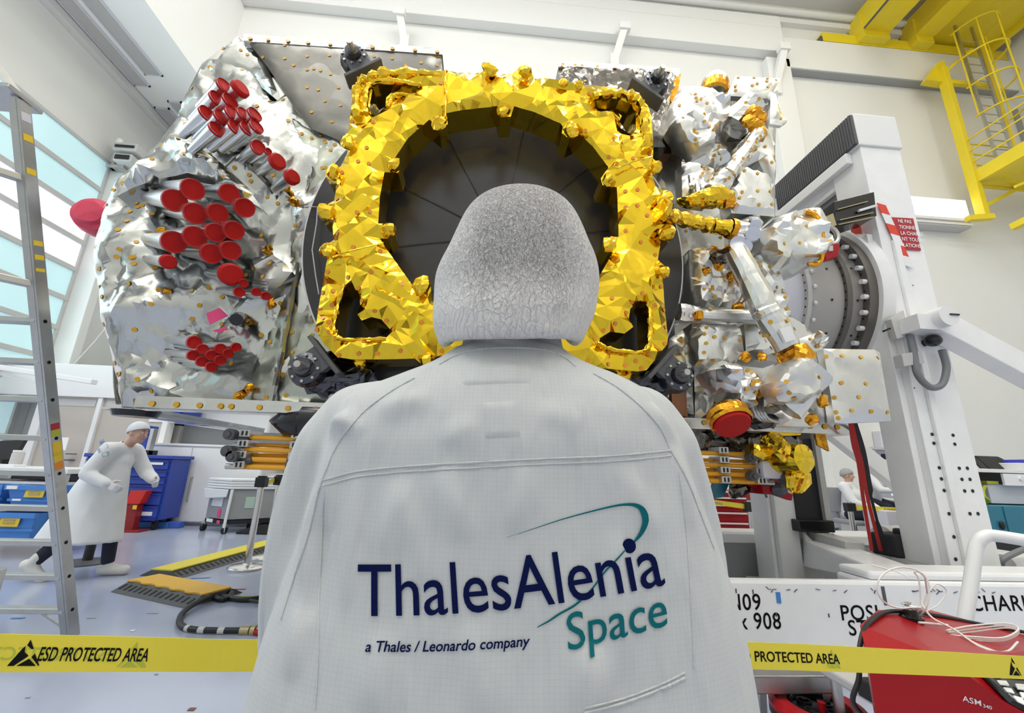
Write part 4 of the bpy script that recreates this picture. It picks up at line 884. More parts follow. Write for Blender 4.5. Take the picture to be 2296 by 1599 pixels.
# black bellows of the rear guide
q1 = Vector((3.46, 4.2, .7))
bl = MB().box(3.185, 3.45, 4.2, 4.29, .74, 2.6)
bl.build('bellows', M['black'], pos)
MB().box(3.13, 3.5, 4.12, 4.32, .65, .76).build('bellows_clamp', M['blackg'], pos, bevel=.01)
MB().box(3.452, 3.51, 4.16, 4.3, .76, 2.6).build('guide_rail', M['greyp'], pos)
# inner grey panel between the posts
MB().box(X0+.1, X0+.16, 3.56, 4.25, 3.3, 4.2).build('web_panel', M['midgrey'], pos)
MB().box(X0+.05, X0+.1, 3.56, 4.4, 2.9, 3.45).build('web_panel', M['blackg'], pos)
# ring adapter, axis across the hall
RC = Vector((0, 4.08, 2.90))
def ring(name, x0, x1, r0, r1, m, n=96, parent=None):
    return MB().lathe([(r0*.86, x0), (r0, x0), (r1, x1), (r1*.86, x1), (r0*.86, x0)], RC, (1, 0, 0), n).build(name, m, parent or pos, smooth=True)
BRZ = mat('bronze_grey', (.16, .145, .13), .45, .4)
ring('adapter_cone', 2.6, 2.92, .70, .71, M['lilac']); ring('adapter_flange', 2.92, 2.96, .76, .76, M['greyp'])
ring('adapter_drum', 2.96, 3.28, .735, .75, mat('warm_grey_drum', (.42, .40, .38), .4)); ring('adapter_flange', 3.28, 3.33, .785, .785, BRZ)
ring('slewing_ring', 3.33, 3.43, .77, .78, mat('warm_grey_ring', (.30, .28, .26), .45)); ring('adapter_flange', 3.43, 3.51, .85, .855, BRZ); ring('mounting_ring', 3.51, 3.6, .90, .93, M['whitep'])
for i in range(36):
    a = 2*PI*i/36; d = Vector((0, math.cos(a), math.sin(a)))
    if d.y < .3: MB().cyl(RC+Vector((3.43, 0, 0))+d*.82, RC+Vector((3.385, 0, 0))+d*.82, .023, n=12).build('ring_bolt', M['white'], pos, smooth=True)
for i in range(30):
    a = 2*PI*i/30+.05; d = Vector((0, math.cos(a), math.sin(a)))
    if d.y < .3: MB().cyl(RC+Vector((3.0, 0, 0))+d*.742, RC+Vector((2.985, 0, 0))+d*.742, .018, n=8).ball(RC+Vector((3.0, 0, 0))+d*.745, .02, 8, 6).build('ring_bolt', M['white'], pos, smooth=True)
hb = MB()
for i in range(60):
    a = 2*PI*i/60; d = Vector((0, math.cos(a), math.sin(a)))
    hb.disc(RC+Vector((3.428, 0, 0))+d*.80, (-1, 0, 0), .010, 8).disc(RC+Vector((3.278, 0, 0))+d*.765, (-1, 0, 0), .011, 8).disc(RC+Vector((2.918, 0, 0))+d*.73, (-1, 0, 0), .01, 8)
    if i % 4 == 0: hb.disc(RC+Vector((3.16, 0, 0))+d*.748, d, .013, 8).disc(RC+Vector((3.38, 0, 0))+d*.779, d, .012, 8)
o_ = hb.build('bolt_holes', M['black'], pos); o_['kind'] = 'stuff'
# black electronics block with a ring clamp and a red plate
c0 = at(1840, 500, 3.1); c1 = at(1963, 435, 3.1)
eb = MB().prism([at(x, y, 3.1) for x, y in ((1870, 452), (1960, 430), (1966, 484), (1874, 512))], (0, .2, 0)).build('electronics_box', M['blackg'], pos, bevel=.004)
g = MB()
for p, q in (((1882, 494), (1958, 477)), ((1880, 504), (1958, 487)), ((1878, 470), (1945, 452))): g.bar(at(*p, 3.085), at(*q, 3.085), .012, .008)
g.build('circuit_strip', M['olive'], eb)
MB().bar(at(1925, 473, 3.08), at(1962, 462, 3.08), .02, .02).build('name_plate', M['rim'], eb)
MB().prism([at(x, y, 3.05) for x, y in ((1842, 490), (1868, 478), (1876, 505), (1846, 512))], (0, .12, 0)).build('bracket', M['olive'], pos)
c = at(1860, 528, 3.05); MB().tube([c+Vector((.075*math.cos(a), 0, .085*math.sin(a))) for a in [PI*.9-PI*1.5*i/20 for i in range(21)]], .02, 8).build('ring_clamp', M['alu'], pos, smooth=True)
MB().prism([at(x, y, 3.03) for x, y in ((1846, 550), (1884, 544), (1880, 575), (1852, 582))], (0, .08, 0)).build('release_block', M['red'], pos, bevel=.006)
MB().prism([at(x, y, 3.02) for x, y in ((1858, 552), (1868, 550), (1868, 562), (1860, 563))], (0, .01, 0)).build('name_plate', M['greyp'], pos)
# warning sign and striped tape on the front of the post
a, b = at(1998, 490, 3.18), at(2062, 560, 3.18)
tl, tr, br, bl_ = [at(x, y, 3.19) for x, y in ((1995, 487), (2047, 490), (2065, 562), (2008, 558))]
sg = MB().prism([(p.x, 3.188, p.z) for p in (tl, tr, br, bl_)], (0, .008, 0)).build('warning_sign', M['signred'], pos)
tx = MB(); Xv = Vector((1, 0, 0)); hh = (tl.z-bl_.z)
for i, s_ in enumerate(('NE PAS', 'TIONNER', 'LA CHARGE', 'NT TOUTES', 'LATIONS')):
    MB().text(s_, on_plane((tl.x+.065, 3.183, tl.z-.055-i*hh*.19), (1, 0, 0), (0, 0, 1)), .052, sx=.82, bold=.012).build('sign_text', M['paper'], sg, recalc=False)
tp = [at(x, y, 3.18) for x, y in ((1966, 455), (1985, 500), (2005, 545), (2028, 595))]
st = MB()
n_ = 6
for i in range(n_):
    p = tp[0].lerp(tp[-1], i/n_); q = tp[0].lerp(tp[-1], (i+1)/n_)
    st.prism([(p.x, 3.178, p.z), (p.x+.085, 3.178, p.z-.02), (q.x+.085, 3.178, q.z-.02), (q.x, 3.178, q.z)], (0, .004, 0), i % 2)
st.build('striped_tape', [M['tapered'], M['paper']], pos); st = MB()
for i, (p, q) in enumerate(((.0, .33), (.33, .66), (.66, 1.))):
    st.prism([(X0-.066, 3.3, 3.72-p*.3), (X0-.066, 3.4, 3.78-p*.3), (X0-.066, 3.4, 3.78-q*.3), (X0-.066, 3.3, 3.72-q*.3)], (.006, 0, 0), i % 2)
st.build('striped_tape', [M['tapered'], M['paper']], pos)
# diagonal brace with its pivot, conduit and knob
pv = at(2108, 714, 3.0)
MB().cyl((pv.x, 2.93, pv.z), (pv.x, 3.22, pv.z), .085, n=28).box(pv.x-.2, pv.x, 3.0, 3.2, pv.z-.1, pv.z+.03).build('pivot', M['white'], pos, smooth=True)
MB().bar((pv.x+.005, 2.927, pv.z+.01), (pv.x+.085, 2.927, pv.z+.01), .012, .012).build('pivot_slot', M['black'], pos)
d0 = Vector((pv.x, 3.08, pv.z)); d1 = at(2420, 900, 3.35); d1 = d0+(d1-d0)*1.25
MB().bar(d0, d1, .16, .21, (0, 0, 1)).build('brace', M['whitep'], pos, bevel=.008)
d2 = Vector((d1.x, d1.y, 0)); MB().box(d1.x-.2, d1.x+.2, d1.y-.2, d1.y+.2, 0, d1.z).build('brace_foot', M['whitep'], pos)
c = at(2092, 764, 3.1); MB().ball(c, (.06, .06, .05), 14, 10).cyl(c, c+Vector((0, .1, 0)), .03).build('clamp_knob', M['blackg'], pos, smooth=True)
cd = catmull([at(2040, 752, 3.14), at(2050, 800, 3.13), at(2058, 840, 3.12), at(2085, 868, 3.12), at(2112, 862, 3.12), at(2122, 825, 3.12), at(2112, 785, 3.13)], 6)
MB().tube(cd, .026, 12).build('conduit', M['hosegrey'], pos, smooth=True)
MB().prism([at(x, y, 3.16) for x, y in ((1998, 715), (2026, 695), (2042, 752), (2012, 760))], (0, .06, 0)).prism([at(x, y, 3.12) for x, y in ((2022, 794), (2066, 786), (2074, 814), (2028, 822))], (0, .08, 0)).build('conduit_clip', M['greyp'], pos, bevel=.004)
MB().prism([at(x, y, 3.17) for x, y in ((1983, 740), (1997, 734), (1998, 738), (1984, 744))], (0, .02, 0)).build('stop_mark', M['black'], pos)
# base frame: front and rear beams, well floor, grating, arm
FY = 2.70
fb = MB().box(1.0, 2.5, FY, FY+.07, .07, .55).box(2.48, 5.2, FY, 2.98, .07, .55).box(2.5, 5.2, FY+.03, 2.98, .55, .60)
fb.build('front_beam', M['whitep'], pos, bevel=.02)
mk = MB()
def stencil(txt, px, py, size, **kw):
    o = at(px, py, FY-.002); MB().text(txt, on_plane((o.x, FY-.002, o.z), (1, 0, 0.012), (0, 0, 1)), size, bold=.008, space=1.08, **kw).build('stencil_text', M['ink'], pos, recalc=False)
stencil('N09', 1632, 1368, .125, sx=.92); stencil('x 908', 1657, 1411, .125, sx=.88); stencil('POSI', 1886, 1391, .118); stencil('ST', 1904, 1425, .118); stencil('CHARIOT', 2178, 1370, .125)
fm = MB()
for px, py, s_ in ((1745, 1340, .03), (1650, 1325, .012), (1688, 1327, .012), (1740, 1378, .01), (1858, 1380, .01)):
    c = at(px, py, FY); fm.bar((c.x, FY-.002, c.z+s_), (c.x, FY-.002, c.z-s_), s_*.9 if s_ > .02 else .006, .004, (0, 1, 0), 0 if s_ > .02 else 1)
rs = random.Random(7)
for i in range(26):
    x = rs.uniform(1.7, 3.5); fm.bar((x, FY-.001, .50+rs.uniform(-.02, .02)), (x+rs.uniform(.01, .03), FY-.001, .50), .003, .006, (0, 1, 0), 1)
c0 = at(1978, 1315, FY); c1 = at(1986, 1357, FY); fm.bar((c0.x, FY-.002, c0.z), (c1.x, FY-.002, c1.z), .02, .004, (0, 1, 0), 1)
fm.build('scuff_marks', [M['bin'], M['dgrey']], pos)['kind'] = 'stuff'
MB().box(1.0, 5.6, 4.72, 5.05, .07, .56).box(1.0, 5.6, 4.69, 4.74, .45, .55).build('rear_beam', M['whitep'], pos, bevel=.012)
MB().box(1.0, 1.25, 3.1, 4.72, .07, .53).box(4.6, 5.2, 3.1, 4.72, .07, .53).build('side_beam', M['whitep'], pos, bevel=.012)
MB().box(1.25, 4.6, 4.705, 4.72, .08, .45).build('shaded_face_plate', M['midgrey'], pos)  # added grey plate: shade on the rear beam's inner face, put into colour
wf = MB().box(1.25, 4.6, 3.1, 4.72, .08, .11)
for i in range(60):
    for j in range(12): wf.box(1.3+i*.04, 1.325+i*.04, 3.15+j*.06+(i % 2)*.03, 3.16+j*.06+(i % 2)*.03, .11, .114)
wf.build('tread_plate', mat('tread_steel', (.30, .30, .31), .35, .7), pos)
gr = MB(); 
for i in range(14): gr.bar((2.35+i*.05, 3.12, .13), (2.5+i*.05, 3.5, .13), .008, .02)
gr.box(2.3, 3.2, 3.1, 3.52, .112, .116, 1).build('grating', [M['alu'], M['black']], pos)
MB().prism([at(1795, 1208, 4.3), at(1795, 1270, 4.3), at(1985, 1311, 2.80), at(1985, 1284, 2.80)], (.36, .08, 0)).build('arm', M['whitep'], pos, bevel=.012)
MB().bar((3.42, 4.35, .60), (3.3, 3.7, .58), .16, .1).build('arm_rib', M['greyp'], pos, bevel=.008)
MB().box(2.98, 3.2, 4.22, 4.6, .1, 1.3).box(2.94, 2.98, 4.28, 4.55, .1, 1.28).box(2.86, 3.3, 4.18, 4.65, .1, .14).build('column_foot', M['whitep'], pos, bevel=.008)
for i, p in enumerate(((3.2, 4.15, .64), (3.42, 4.15, .64), (3.5, 4.15, .64))): MB().prism([p, (p[0]+.12, p[1], p[2]-.12), (p[0], p[1], p[2]-.12)], (.0, .03, 0)).build('gusset', M['greyp'], pos)
# slings and cloth
w0 = at(1907, 945, 2.75); w1 = at(1928, 1040, 2.95); w2 = at(1955, 1235, 3.45); w3 = at(1975, 1235, 3.45)
rsn = thing('lifting_sling', 'red webbing sling hanging below the silver side panel in two strands', 'sling', (w2.x, w2.y, w2.z))
for q, e in ((w2, -.01), (w3, .015)):
    P = [w0+Vector((e*.3, 0, 0)), at(1917, 1000, 2.85)+Vector((e, 0, 0)), w1+Vector((e, 0, 0)), at(1940, 1120, 3.15)+Vector((e*1.5, 0, 0)), q]
    MB().strip(catmull(P, 5), .024, Vector((1, -.3, 0)), .006).build('strand', M['webred'], rsn)
P = [at(1912, 945, 2.8), at(1932, 1010, 2.95), at(1946, 1085, 3.1), at(1962, 1150, 3.3), at(1985, 1240, 3.5)]
tag(MB().strip(catmull(P, 5), [.05]*12+[.02]*5+[.04]*4, Vector((1, -.3, 0)), .006).build('lifting_strap', mat('black_webbing', (.02, .02, .022), .75)), 'black webbing strap hanging beside the red sling', 'strap')
c = at(2010, 1235, 3.6)
m = MB().box(c.x-.10, c.x+.14, 3.5, 3.75, .54, .72).box(c.x-.02, c.x+.16, 3.45, 3.6, .54, .76); 
tag(m.crinkle(.02, 7, 2).build('cloth_bundle', mat('black_cloth', (.02, .02, .024), .8), bevel=.02), 'black folded cloth heap lying on the stand base below the straps', 'cloth')
c = at(2060, 1240, 3.7); a_ = MB().cyl((c.x-.22, 3.8, .66), (c.x+.2, 3.9, .66), .1, n=20).cyl((c.x+.02, 3.8, .66), (c.x+.08, 3.82, .66), .103, n=20, mi=1)
tag(a_.build('pipe_roll', [M['white'], M['black']], smooth=True), 'short fat white roll with a black band behind the post foot', 'roll')
# ------------------------------------------------------------------ people
V3 = Vector
def cap(m, p0, p1, r0, r1, n=14, k=5):       # tapered capsule
    p0 = V3(p0); p1 = V3(p1); d = p1-p0; L = max(d.length, 1e-4); d = d/L
    prof = [(1e-4, -r0)]+[(r0*math.sin(PI/2*i/k), -r0*math.cos(PI/2*i/k)) for i in range(1, k)]+[(r0, 0), (r1, L)]+[(r1*math.cos(PI/2*i/k), L+r1*math.sin(PI/2*i/k)) for i in range(1, k)]+[(1e-4, L+r1)]
    return m.lathe(prof, p0, d, n)
def hand_prims(m, wrist, fdir, up, side, curl=.5, s=1.):
    """palm, five bent fingers; fdir = pointing direction, up = back of the hand, side = towards the thumb"""
    w = V3(wrist); f = V3(fdir).normalized(); u = (V3(up)-f*V3(up).dot(f)).normalized(); t = f.cross(u); t = t if t.dot(V3(side)) > 0 else -t
    for o in (-.026, -.009, .009, .026): cap(m, w+f*.01*s+t*o*.6*s, w+f*.085*s+t*o*s, .0125*s, .011*s, 10, 4)
    for i, (o, L) in enumerate(((.028, .072), (.0095, .08), (-.0095, .075), (-.028, .06))):
        b = w+f*.088*s+t*o*s; c1 = curl*.55; c2 = curl*1.3
        k1 = b+(f*math.cos(c1)-u*math.sin(c1))*L*.5*s; k2 = k1+(f*math.cos(c2)-u*math.sin(c2))*L*.5*s
        cap(m, b, k1, .0095*s, .0088*s, 10, 4); cap(m, k1, k2, .0088*s, .0072*s, 10, 4)
    b = w+f*.025*s+t*.028*s; k = b+(f*.6+t*.75-u*.25).normalized()*.042*s; e = k+(f*.92+t*.25-u*.3).normalized()*.032*s
    cap(m, b, k, .012*s, .0105*s, 10, 4); cap(m, k, e, .0105*s, .0085*s, 10, 4)
def head_prims(m, c, face, up=(0, 0, 1), s=1.):
    c = V3(c); f = V3(face).normalized(); u = V3(up); u = (u-f*u.dot(f)).normalized(); r = f.cross(u); ax = (r, f, u)
    m.ball(c+u*.02*s, (.076*s, .098*s, .098*s), 24, 16, 0, ax).ball(c+f*.028*s-u*.055*s, (.056*s, .062*s, .062*s), 20, 14, 0, ax).ball(c+f*.06*s-u*.095*s, (.03*s, .026*s, .02*s), 12, 8, 0, ax)
    cap(m, c+f*.09*s+u*.012*s, c+f*.112*s-u*.028*s, .010*s, .014*s, 10, 4)
    cap(m, c+f*.088*s+u*.03*s-r*.035*s, c+f*.088*s+u*.03*s+r*.035*s, .011*s, .011*s, 8, 4)
    cap(m, c+f*.086*s-u*.062*s-r*.018*s, c+f*.086*s-u*.062*s+r*.018*s, .010*s, .010*s, 8, 4)
    for q in (-1, 1):
        m.ball(c+r*(q*.077*s)-f*.008*s-u*.008*s, (.010*s, .02*s, .032*s), 10, 8, 0, ax)
        m.ball(c+f*.062*s+r*(q*.045*s)-u*.03*s, (.026*s, .024*s, .024*s), 10, 8, 0, ax)
    return ax
def face_bits(root, c, face, up=(0, 0, 1), s=1.):
    c = V3(c); f = V3(face).normalized(); u = V3(up); u = (u-f*u.dot(f)).normalized(); r = f.cross(u)
    for q in (-1, 1):
        e = MB().ball(c+f*.084*s+r*(q*.031*s)+u*.008*s, (.012*s, .010*s, .009*s), 12, 8, 0, (r, f, u)).disc(c+f*.0952*s+r*(q*.031*s)+u*.008*s, f, .005*s, 10, 1)
        e.build('eye', [M['paper'], M['ink']], root, smooth=True)
        MB().tube([c+f*.095*s+r*(q*.017*s)+u*.033*s, c+f*.096*s+r*(q*.032*s)+u*.039*s, c+f*.088*s+r*(q*.047*s)+u*.033*s], .0035*s, 6).build('eyebrow', M['hair'], root)
    MB().tube([c+f*.095*s+r*(q*.02*s)-u*.061*s for q in (-1, -.5, 0, .5, 1)], [.002, .004, .0045, .004, .002], 6).build('lips', mat('lips', (.45, .16, .14), .45), root)
def body_of(J, s=1., voxel=.011, curl=(.5, .5)):
    m = MB()
    cap(m, J['pelvis'], J['chest'], .125*s, .13*s, 18); cap(m, J['chest'], V3(J['neck'])-V3((0, 0, .06*s)), .13*s, .07*s, 18)
    cap(m, J['shL'], J['shR'], .062*s, .062*s); cap(m, V3(J['neck'])-V3((0, 0, .03)), V3(J['head'])-V3((0, 0, .03)), .056*s, .052*s)
    head_prims(m, J['head'], J['face'], J.get('up', (0, 0, 1)), s)
    for q, k in (('L', 0), ('R', 1)):
        cap(m, J['sh'+q], J['el'+q], .052*s, .042*s); cap(m, J['el'+q], J['wr'+q], .042*s, .027*s)
        d = V3(J['wr'+q])-V3(J['el'+q]); d.normalize(); d = (d+V3(J.get('hd'+q, d))).normalized()
        hand_prims(m, J['wr'+q], d, J.get('up'+q, (0, 0, 1)), J.get('th'+q, (1, 0, 0)), curl[k], s)
        cap(m, J['hp'+q], J['kn'+q], .085*s, .058*s); cap(m, J['kn'+q], J['an'+q], .056*s, .036*s)
        cap(m, J['an'+q], V3(J['an'+q])+V3(J['toe'+q])*.13+V3(J.get('dn'+q, (0, 0, -1)))*.04, .036*s, .028*s)
    return remesh(m, voxel, 3)
def cloth_noise(me, amp, fr, seed, stretch=(1, 1, .35)):
    me.update(); off = V3((seed*5.3, seed*2.1, seed*9.7)); co = [v.co.copy() for v in me.vertices]; no = [v.normal.copy() for v in me.vertices]
    for v, c, n in zip(me.vertices, co, no):
        q = V3((c.x*stretch[0], c.y*stretch[1], c.z*stretch[2]))
        h = (1-abs(noise.noise(q*fr+off))*2)*.6 + noise.noise(q*fr*2.3+off)*.4
        v.co = c+n*(h*amp)
    return me
def person(name, label, J, coat_hem, hem_r, cap_mat, s=1., wr=(1, 1), wc=None, base=None, glove=True, hem_off=(0, 0, 0), coat_r=1., voxel=.016, curl=(.6, .6), leg_mat=None, shoe_mat=None, cap_scale=1., coat_mat=None):
    base = base or (J['pelvis'][0], J['pelvis'][1], 0)
    me = body_of(J, s, curl=curl); root = finish(name, me, M['skin'], None, base)
    tag(root, label, 'person')
    # trousers
    for q in 'LR':
        m = MB(); cap(m, J['hp'+q], J['kn'+q], .085*s, .07*s); cap(m, J['kn'+q], V3(J['an'+q]).lerp(V3(J['kn'+q]), .12), .074*s, .056*s)
        finish('trouser_leg', cloth_noise(remesh(m, .014, 2), .006, 7, 3), leg_mat or M['navy'], root)
        m = MB(); a = V3(J['an'+q]); t = V3(J['toe'+q]).normalized(); dn = J.get('dn'+q, (0, 0, -1)); dn = V3(dn).normalized()
        cap(m, a+dn*.035*s-t*.03*s, a+dn*.045*s+t*.17*s, .056*s, .05*s); cap(m, a, a+dn*.03+t*.07, .05*s, .046*s); cap(m, a-dn*.07, a, .05*s, .052*s)
        sh = remesh(m, .009, 3); finish('shoe', sh, shoe_mat or M['shoe'], root)
    # coat
    m = MB(); R = .155*s*coat_r
    pv, ch, nk = V3(J['pelvis']), V3(J['chest']), V3(J['neck'])
    cap(m, pv, ch, R, R*1.0, 20); cap(m, ch, nk-V3((0, 0, .045*s)), R, .078*s, 20); cap(m, J['shL'], J['shR'], .082*s, .082*s, 16)
    for q in 'LR':
        cap(m, J['sh'+q], J['el'+q], .083*s, .066*s, 16); cap(m, J['el'+q], V3(J['wr'+q])-(V3(J['wr'+q])-V3(J['el'+q])).normalized()*.01, .064*s, .05*s, 16)
    if coat_hem is not None:
        h = V3(coat_hem); prof = []; n = 28; K = 7
        w0 = V3(wc) if wc else pv; rings = [(w0.lerp(h, i/K), (R*wr[0]*(1-i/K)+hem_r[0]*i/K), (R*wr[1]*(1-i/K)+hem_r[1]*i/K)) for i in range(K+1)]
        vs = []
        for i, (c, a, b) in enumerate(rings):
            for k in range(n):
                th = 2*PI*k/n; rr = 1+.05*(i/K)*math.sin(th*5+1)
                vs.append(c+V3((a*math.cos(th)*rr, b*math.sin(th)*rr, 0)))
        fs = [(i*n+k, i*n+(k+1) % n, (i+1)*n+(k+1) % n, (i+1)*n+k) for i in range(K) for k in range(n)]+[tuple(range(n))[::-1], tuple(K*n+k for k in range(n))]
        m.add(vs, fs)
    ct = cloth_noise(remesh(m, voxel, 5), .013*s, 6, 1 if s == 1 else 2)
    coat = finish('coat', ct, coat_mat or M['coat'], root)
    # collar, gloves, cap
    MB().lathe([(.07*s, -.03), (.078*s, .0), (.07*s, .04), (.062*s, .04)], nk-V3((0, 0, .02)), (V3(J['head'])-nk), 24).build('collar', coat_mat or M['coat'], coat, smooth=True)
    if glove:
        for k, q in enumerate('LR'):
            m = MB(); d = (V3(J['wr'+q])-V3(J['el'+q])).normalized(); d2 = (d+V3(J.get('hd'+q, d))).normalized()
            hand_prims(m, V3(J['wr'+q])-d*.004, d2, J.get('up'+q, (0, 0, 1)), J.get('th'+q, (1, 0, 0)), curl[k], s*1.08); cap(m, V3(J['wr'+q])-d*.06, J['wr'+q], .042*s, .034*s)
            finish('glove', remesh(m, .0065, 2), M['capcloth'], root)
    c = V3(J['head']); f = V3(J['face']).normalized(); u = V3(J.get('up', (0, 0, 1))); u = (u-f*u.dot(f)).normalized(); r = f.cross(u)
    vs = []; n = 32; K = 12; k_ = cap_scale
    for i in range(K+1):
        for j in range(n):
            th = 2*PI*j/n; low = 1.62 - .42*math.cos(th-PI/2) if True else 0      # lower at the nape, higher on the forehead
            ph = low*i/K; w = 1+.03*math.sin(th*9)*(i/K)
            d = r*(math.sin(ph)*math.cos(th)*.089*w)+f*(math.sin(ph)*math.sin(th)*.112*w)+u*(math.cos(ph)*.112)
            vs.append(c+u*.022*s+d*s*k_)
    fs = [(i*n+j, i*n+(j+1) % n, (i+1)*n+(j+1) % n, (i+1)*n+j) for i in range(K) for j in range(n)]
    cp = MB().add(vs, fs).build('hair_cap', cap_mat, root, smooth=True, angle=80)
    sm = cp.modifiers.new('solid', 'SOLIDIFY'); sm.thickness = .004
    face_bits(root, J['head'], J['face'], J.get('up', (0, 0, 1)), s)
    return root, coat

# --- the worker in front, seen from behind
GC = 2.0/1000
def coat_material():
    m, nt, b = _new('dissipative_white_cloth'); N = nt.nodes; L = nt.links
    b.inputs['Roughness'].default_value = .85; b.inputs['Sheen Weight'].default_value = .15
    tc = N.new('ShaderNodeTexCoord'); sep = N.new('ShaderNodeSeparateXYZ'); L.new(tc.outputs['Object'], sep.inputs[0])
    def line(out):
        a = N.new('ShaderNodeMath'); a.operation = 'MULTIPLY'; a.inputs[1].default_value = 1/.0052; L.new(out, a.inputs[0])
        f = N.new('ShaderNodeMath'); f.operation = 'FRACT'; L.new(a.outputs[0], f.inputs[0])
        l = N.new('ShaderNodeMath'); l.operation = 'LESS_THAN'; l.inputs[1].default_value = .13; L.new(f.outputs[0], l.inputs[0]); return l.outputs[0]
    mx = N.new('ShaderNodeMath'); mx.operation = 'MAXIMUM'; L.new(line(sep.outputs['X']), mx.inputs[0]); L.new(line(sep.outputs['Z']), mx.inputs[1])
    mix = N.new('ShaderNodeMix'); mix.data_type = 'RGBA'; mix.inputs['A'].default_value = (.54, .55, .55, 1); mix.inputs['B'].default_value = (.50, .515, .515, 1)
    L.new(mx.outputs[0], mix.inputs['Factor']); L.new(mix.outputs['Result'], b.inputs['Base Color'])
    n1 = N.new('ShaderNodeTexNoise'); n1.inputs['Scale'].default_value = 9; n1.inputs['Detail'].default_value = 3
    mp = N.new('ShaderNodeMapping'); mp.inputs['Scale'].default_value = (1.6, 1, .45); L.new(tc.outputs['Object'], mp.inputs[0]); L.new(mp.outputs[0], n1.inputs['Vector'])
    n2 = N.new('ShaderNodeTexNoise'); n2.inputs['Scale'].default_value = 700; L.new(tc.outputs['Object'], n2.inputs['Vector'])
    b1 = N.new('ShaderNodeBump'); b1.inputs['Strength'].default_value = .6; b1.inputs['Distance'].default_value = .035; L.new(n1.outputs['Fac'], b1.inputs['Height'])
    b2 = N.new('ShaderNodeBump'); b2.inputs['Strength'].default_value = .12; b2.inputs['Distance'].default_value = .001; L.new(n2.outputs['Fac'], b2.inputs['Height']); L.new(b1.outputs['Normal'], b2.inputs['Normal'])
    L.new(b2.outputs['Normal'], b.inputs['Normal']); return m
M['coatf'] = coat_material()
def bonnet_material():
    m, nt, b = _new('sheer_nonwoven'); N = nt.nodes; L = nt.links
    b.inputs['Base Color'].default_value = (.68, .655, .64, 1); b.inputs['Roughness'].default_value = .8
    tc = N.new('ShaderNodeTexCoord')
    mp = N.new('ShaderNodeMapping'); mp.inputs['Scale'].default_value = (1.4, 1, .7); L.new(tc.outputs['Object'], mp.inputs[0])
    fib = N.new('ShaderNodeTexNoise'); fib.inputs['Scale'].default_value = 330; fib.inputs['Detail'].default_value = 3; fib.inputs['Distortion'].default_value = 1.5; L.new(mp.outputs[0], fib.inputs['Vector'])
    vo = N.new('ShaderNodeTexVoronoi'); vo.feature = 'DISTANCE_TO_EDGE'; vo.inputs['Scale'].default_value = 85
    mp2 = N.new('ShaderNodeMapping'); mp2.inputs['Scale'].default_value = (1.5, 1, .62); mp2.inputs['Rotation'].default_value = (0, 0, 0); L.new(tc.outputs['Object'], mp2.inputs[0])
    dn = N.new('ShaderNodeTexNoise'); dn.inputs['Scale'].default_value = 25; L.new(tc.outputs['Object'], dn.inputs['Vector'])
    mxv = N.new('ShaderNodeMix'); mxv.data_type = 'VECTOR'; mxv.inputs['Factor'].default_value = .025; L.new(mp2.outputs[0], mxv.inputs[4]); L.new(dn.outputs['Color'], mxv.inputs[5]); L.new(mxv.outputs[1], vo.inputs['Vector'])
    add = N.new('ShaderNodeMath'); add.operation = 'MULTIPLY_ADD'; add.inputs[1].default_value = .25; L.new(fib.outputs['Fac'], add.inputs[0])
    r0 = N.new('ShaderNodeMath'); r0.operation = 'MINIMUM'; r0.inputs[1].default_value = .16; L.new(vo.outputs['Distance'], r0.inputs[0]); 
    inv = N.new('ShaderNodeMath'); inv.operation = 'MULTIPLY'; inv.inputs[1].default_value = -2.0; L.new(r0.outputs[0], inv.inputs[0]); L.new(inv.outputs[0], add.inputs[2])
    bp = N.new('ShaderNodeBump'); bp.inputs['Strength'].default_value = 1; bp.inputs['Distance'].default_value = .0035; L.new(add.outputs[0], bp.inputs['Height']); L.new(bp.outputs['Normal'], b.inputs['Normal'])
    rp = N.new('ShaderNodeValToRGB'); rp.color_ramp.elements[0].position = .40; rp.color_ramp.elements[0].color = (.32, .32, .32, 1); rp.color_ramp.elements[1].position = .62; rp.color_ramp.elements[1].color = (.78, .78, .78, 1)
    L.new(fib.outputs['Fac'], rp.inputs['Fac'])
    # the cloth is gathered, so denser, towards the elastic rim and on both flanks
    sp = N.new('ShaderNodeSeparateXYZ'); L.new(tc.outputs['Object'], sp.inputs[0])
    def band(out, a, b_):
        r = N.new('ShaderNodeMapRange'); r.inputs['From Min'].default_value = a; r.inputs['From Max'].default_value = b_; r.inputs['To Max'].default_value = .46; r.clamp = True; L.new(out, r.inputs['Value']); return r.outputs[0]
    dx = N.new('ShaderNodeMath'); dx.operation = 'SUBTRACT'; dx.inputs[1].default_value = .044; L.new(sp.outputs['X'], dx.inputs[0])
    ab = N.new('ShaderNodeMath'); ab.operation = 'ABSOLUTE'; L.new(dx.outputs[0], ab.inputs[0])
    s1_ = N.new('ShaderNodeMath'); s1_.operation = 'ADD'; L.new(band(sp.outputs['Z'], 1.43, 1.35), s1_.inputs[0]); L.new(band(ab.outputs[0], .05, .12), s1_.inputs[1])
    s2_ = N.new('ShaderNodeMath'); s2_.operation = 'ADD'; s2_.use_clamp = True; L.new(s1_.outputs[0], s2_.inputs[0]); L.new(rp.outputs['Color'], s2_.inputs[1])
    L.new(s2_.outputs[0], b.inputs['Alpha'])
    return m
M['bonnet'] = bonnet_material()

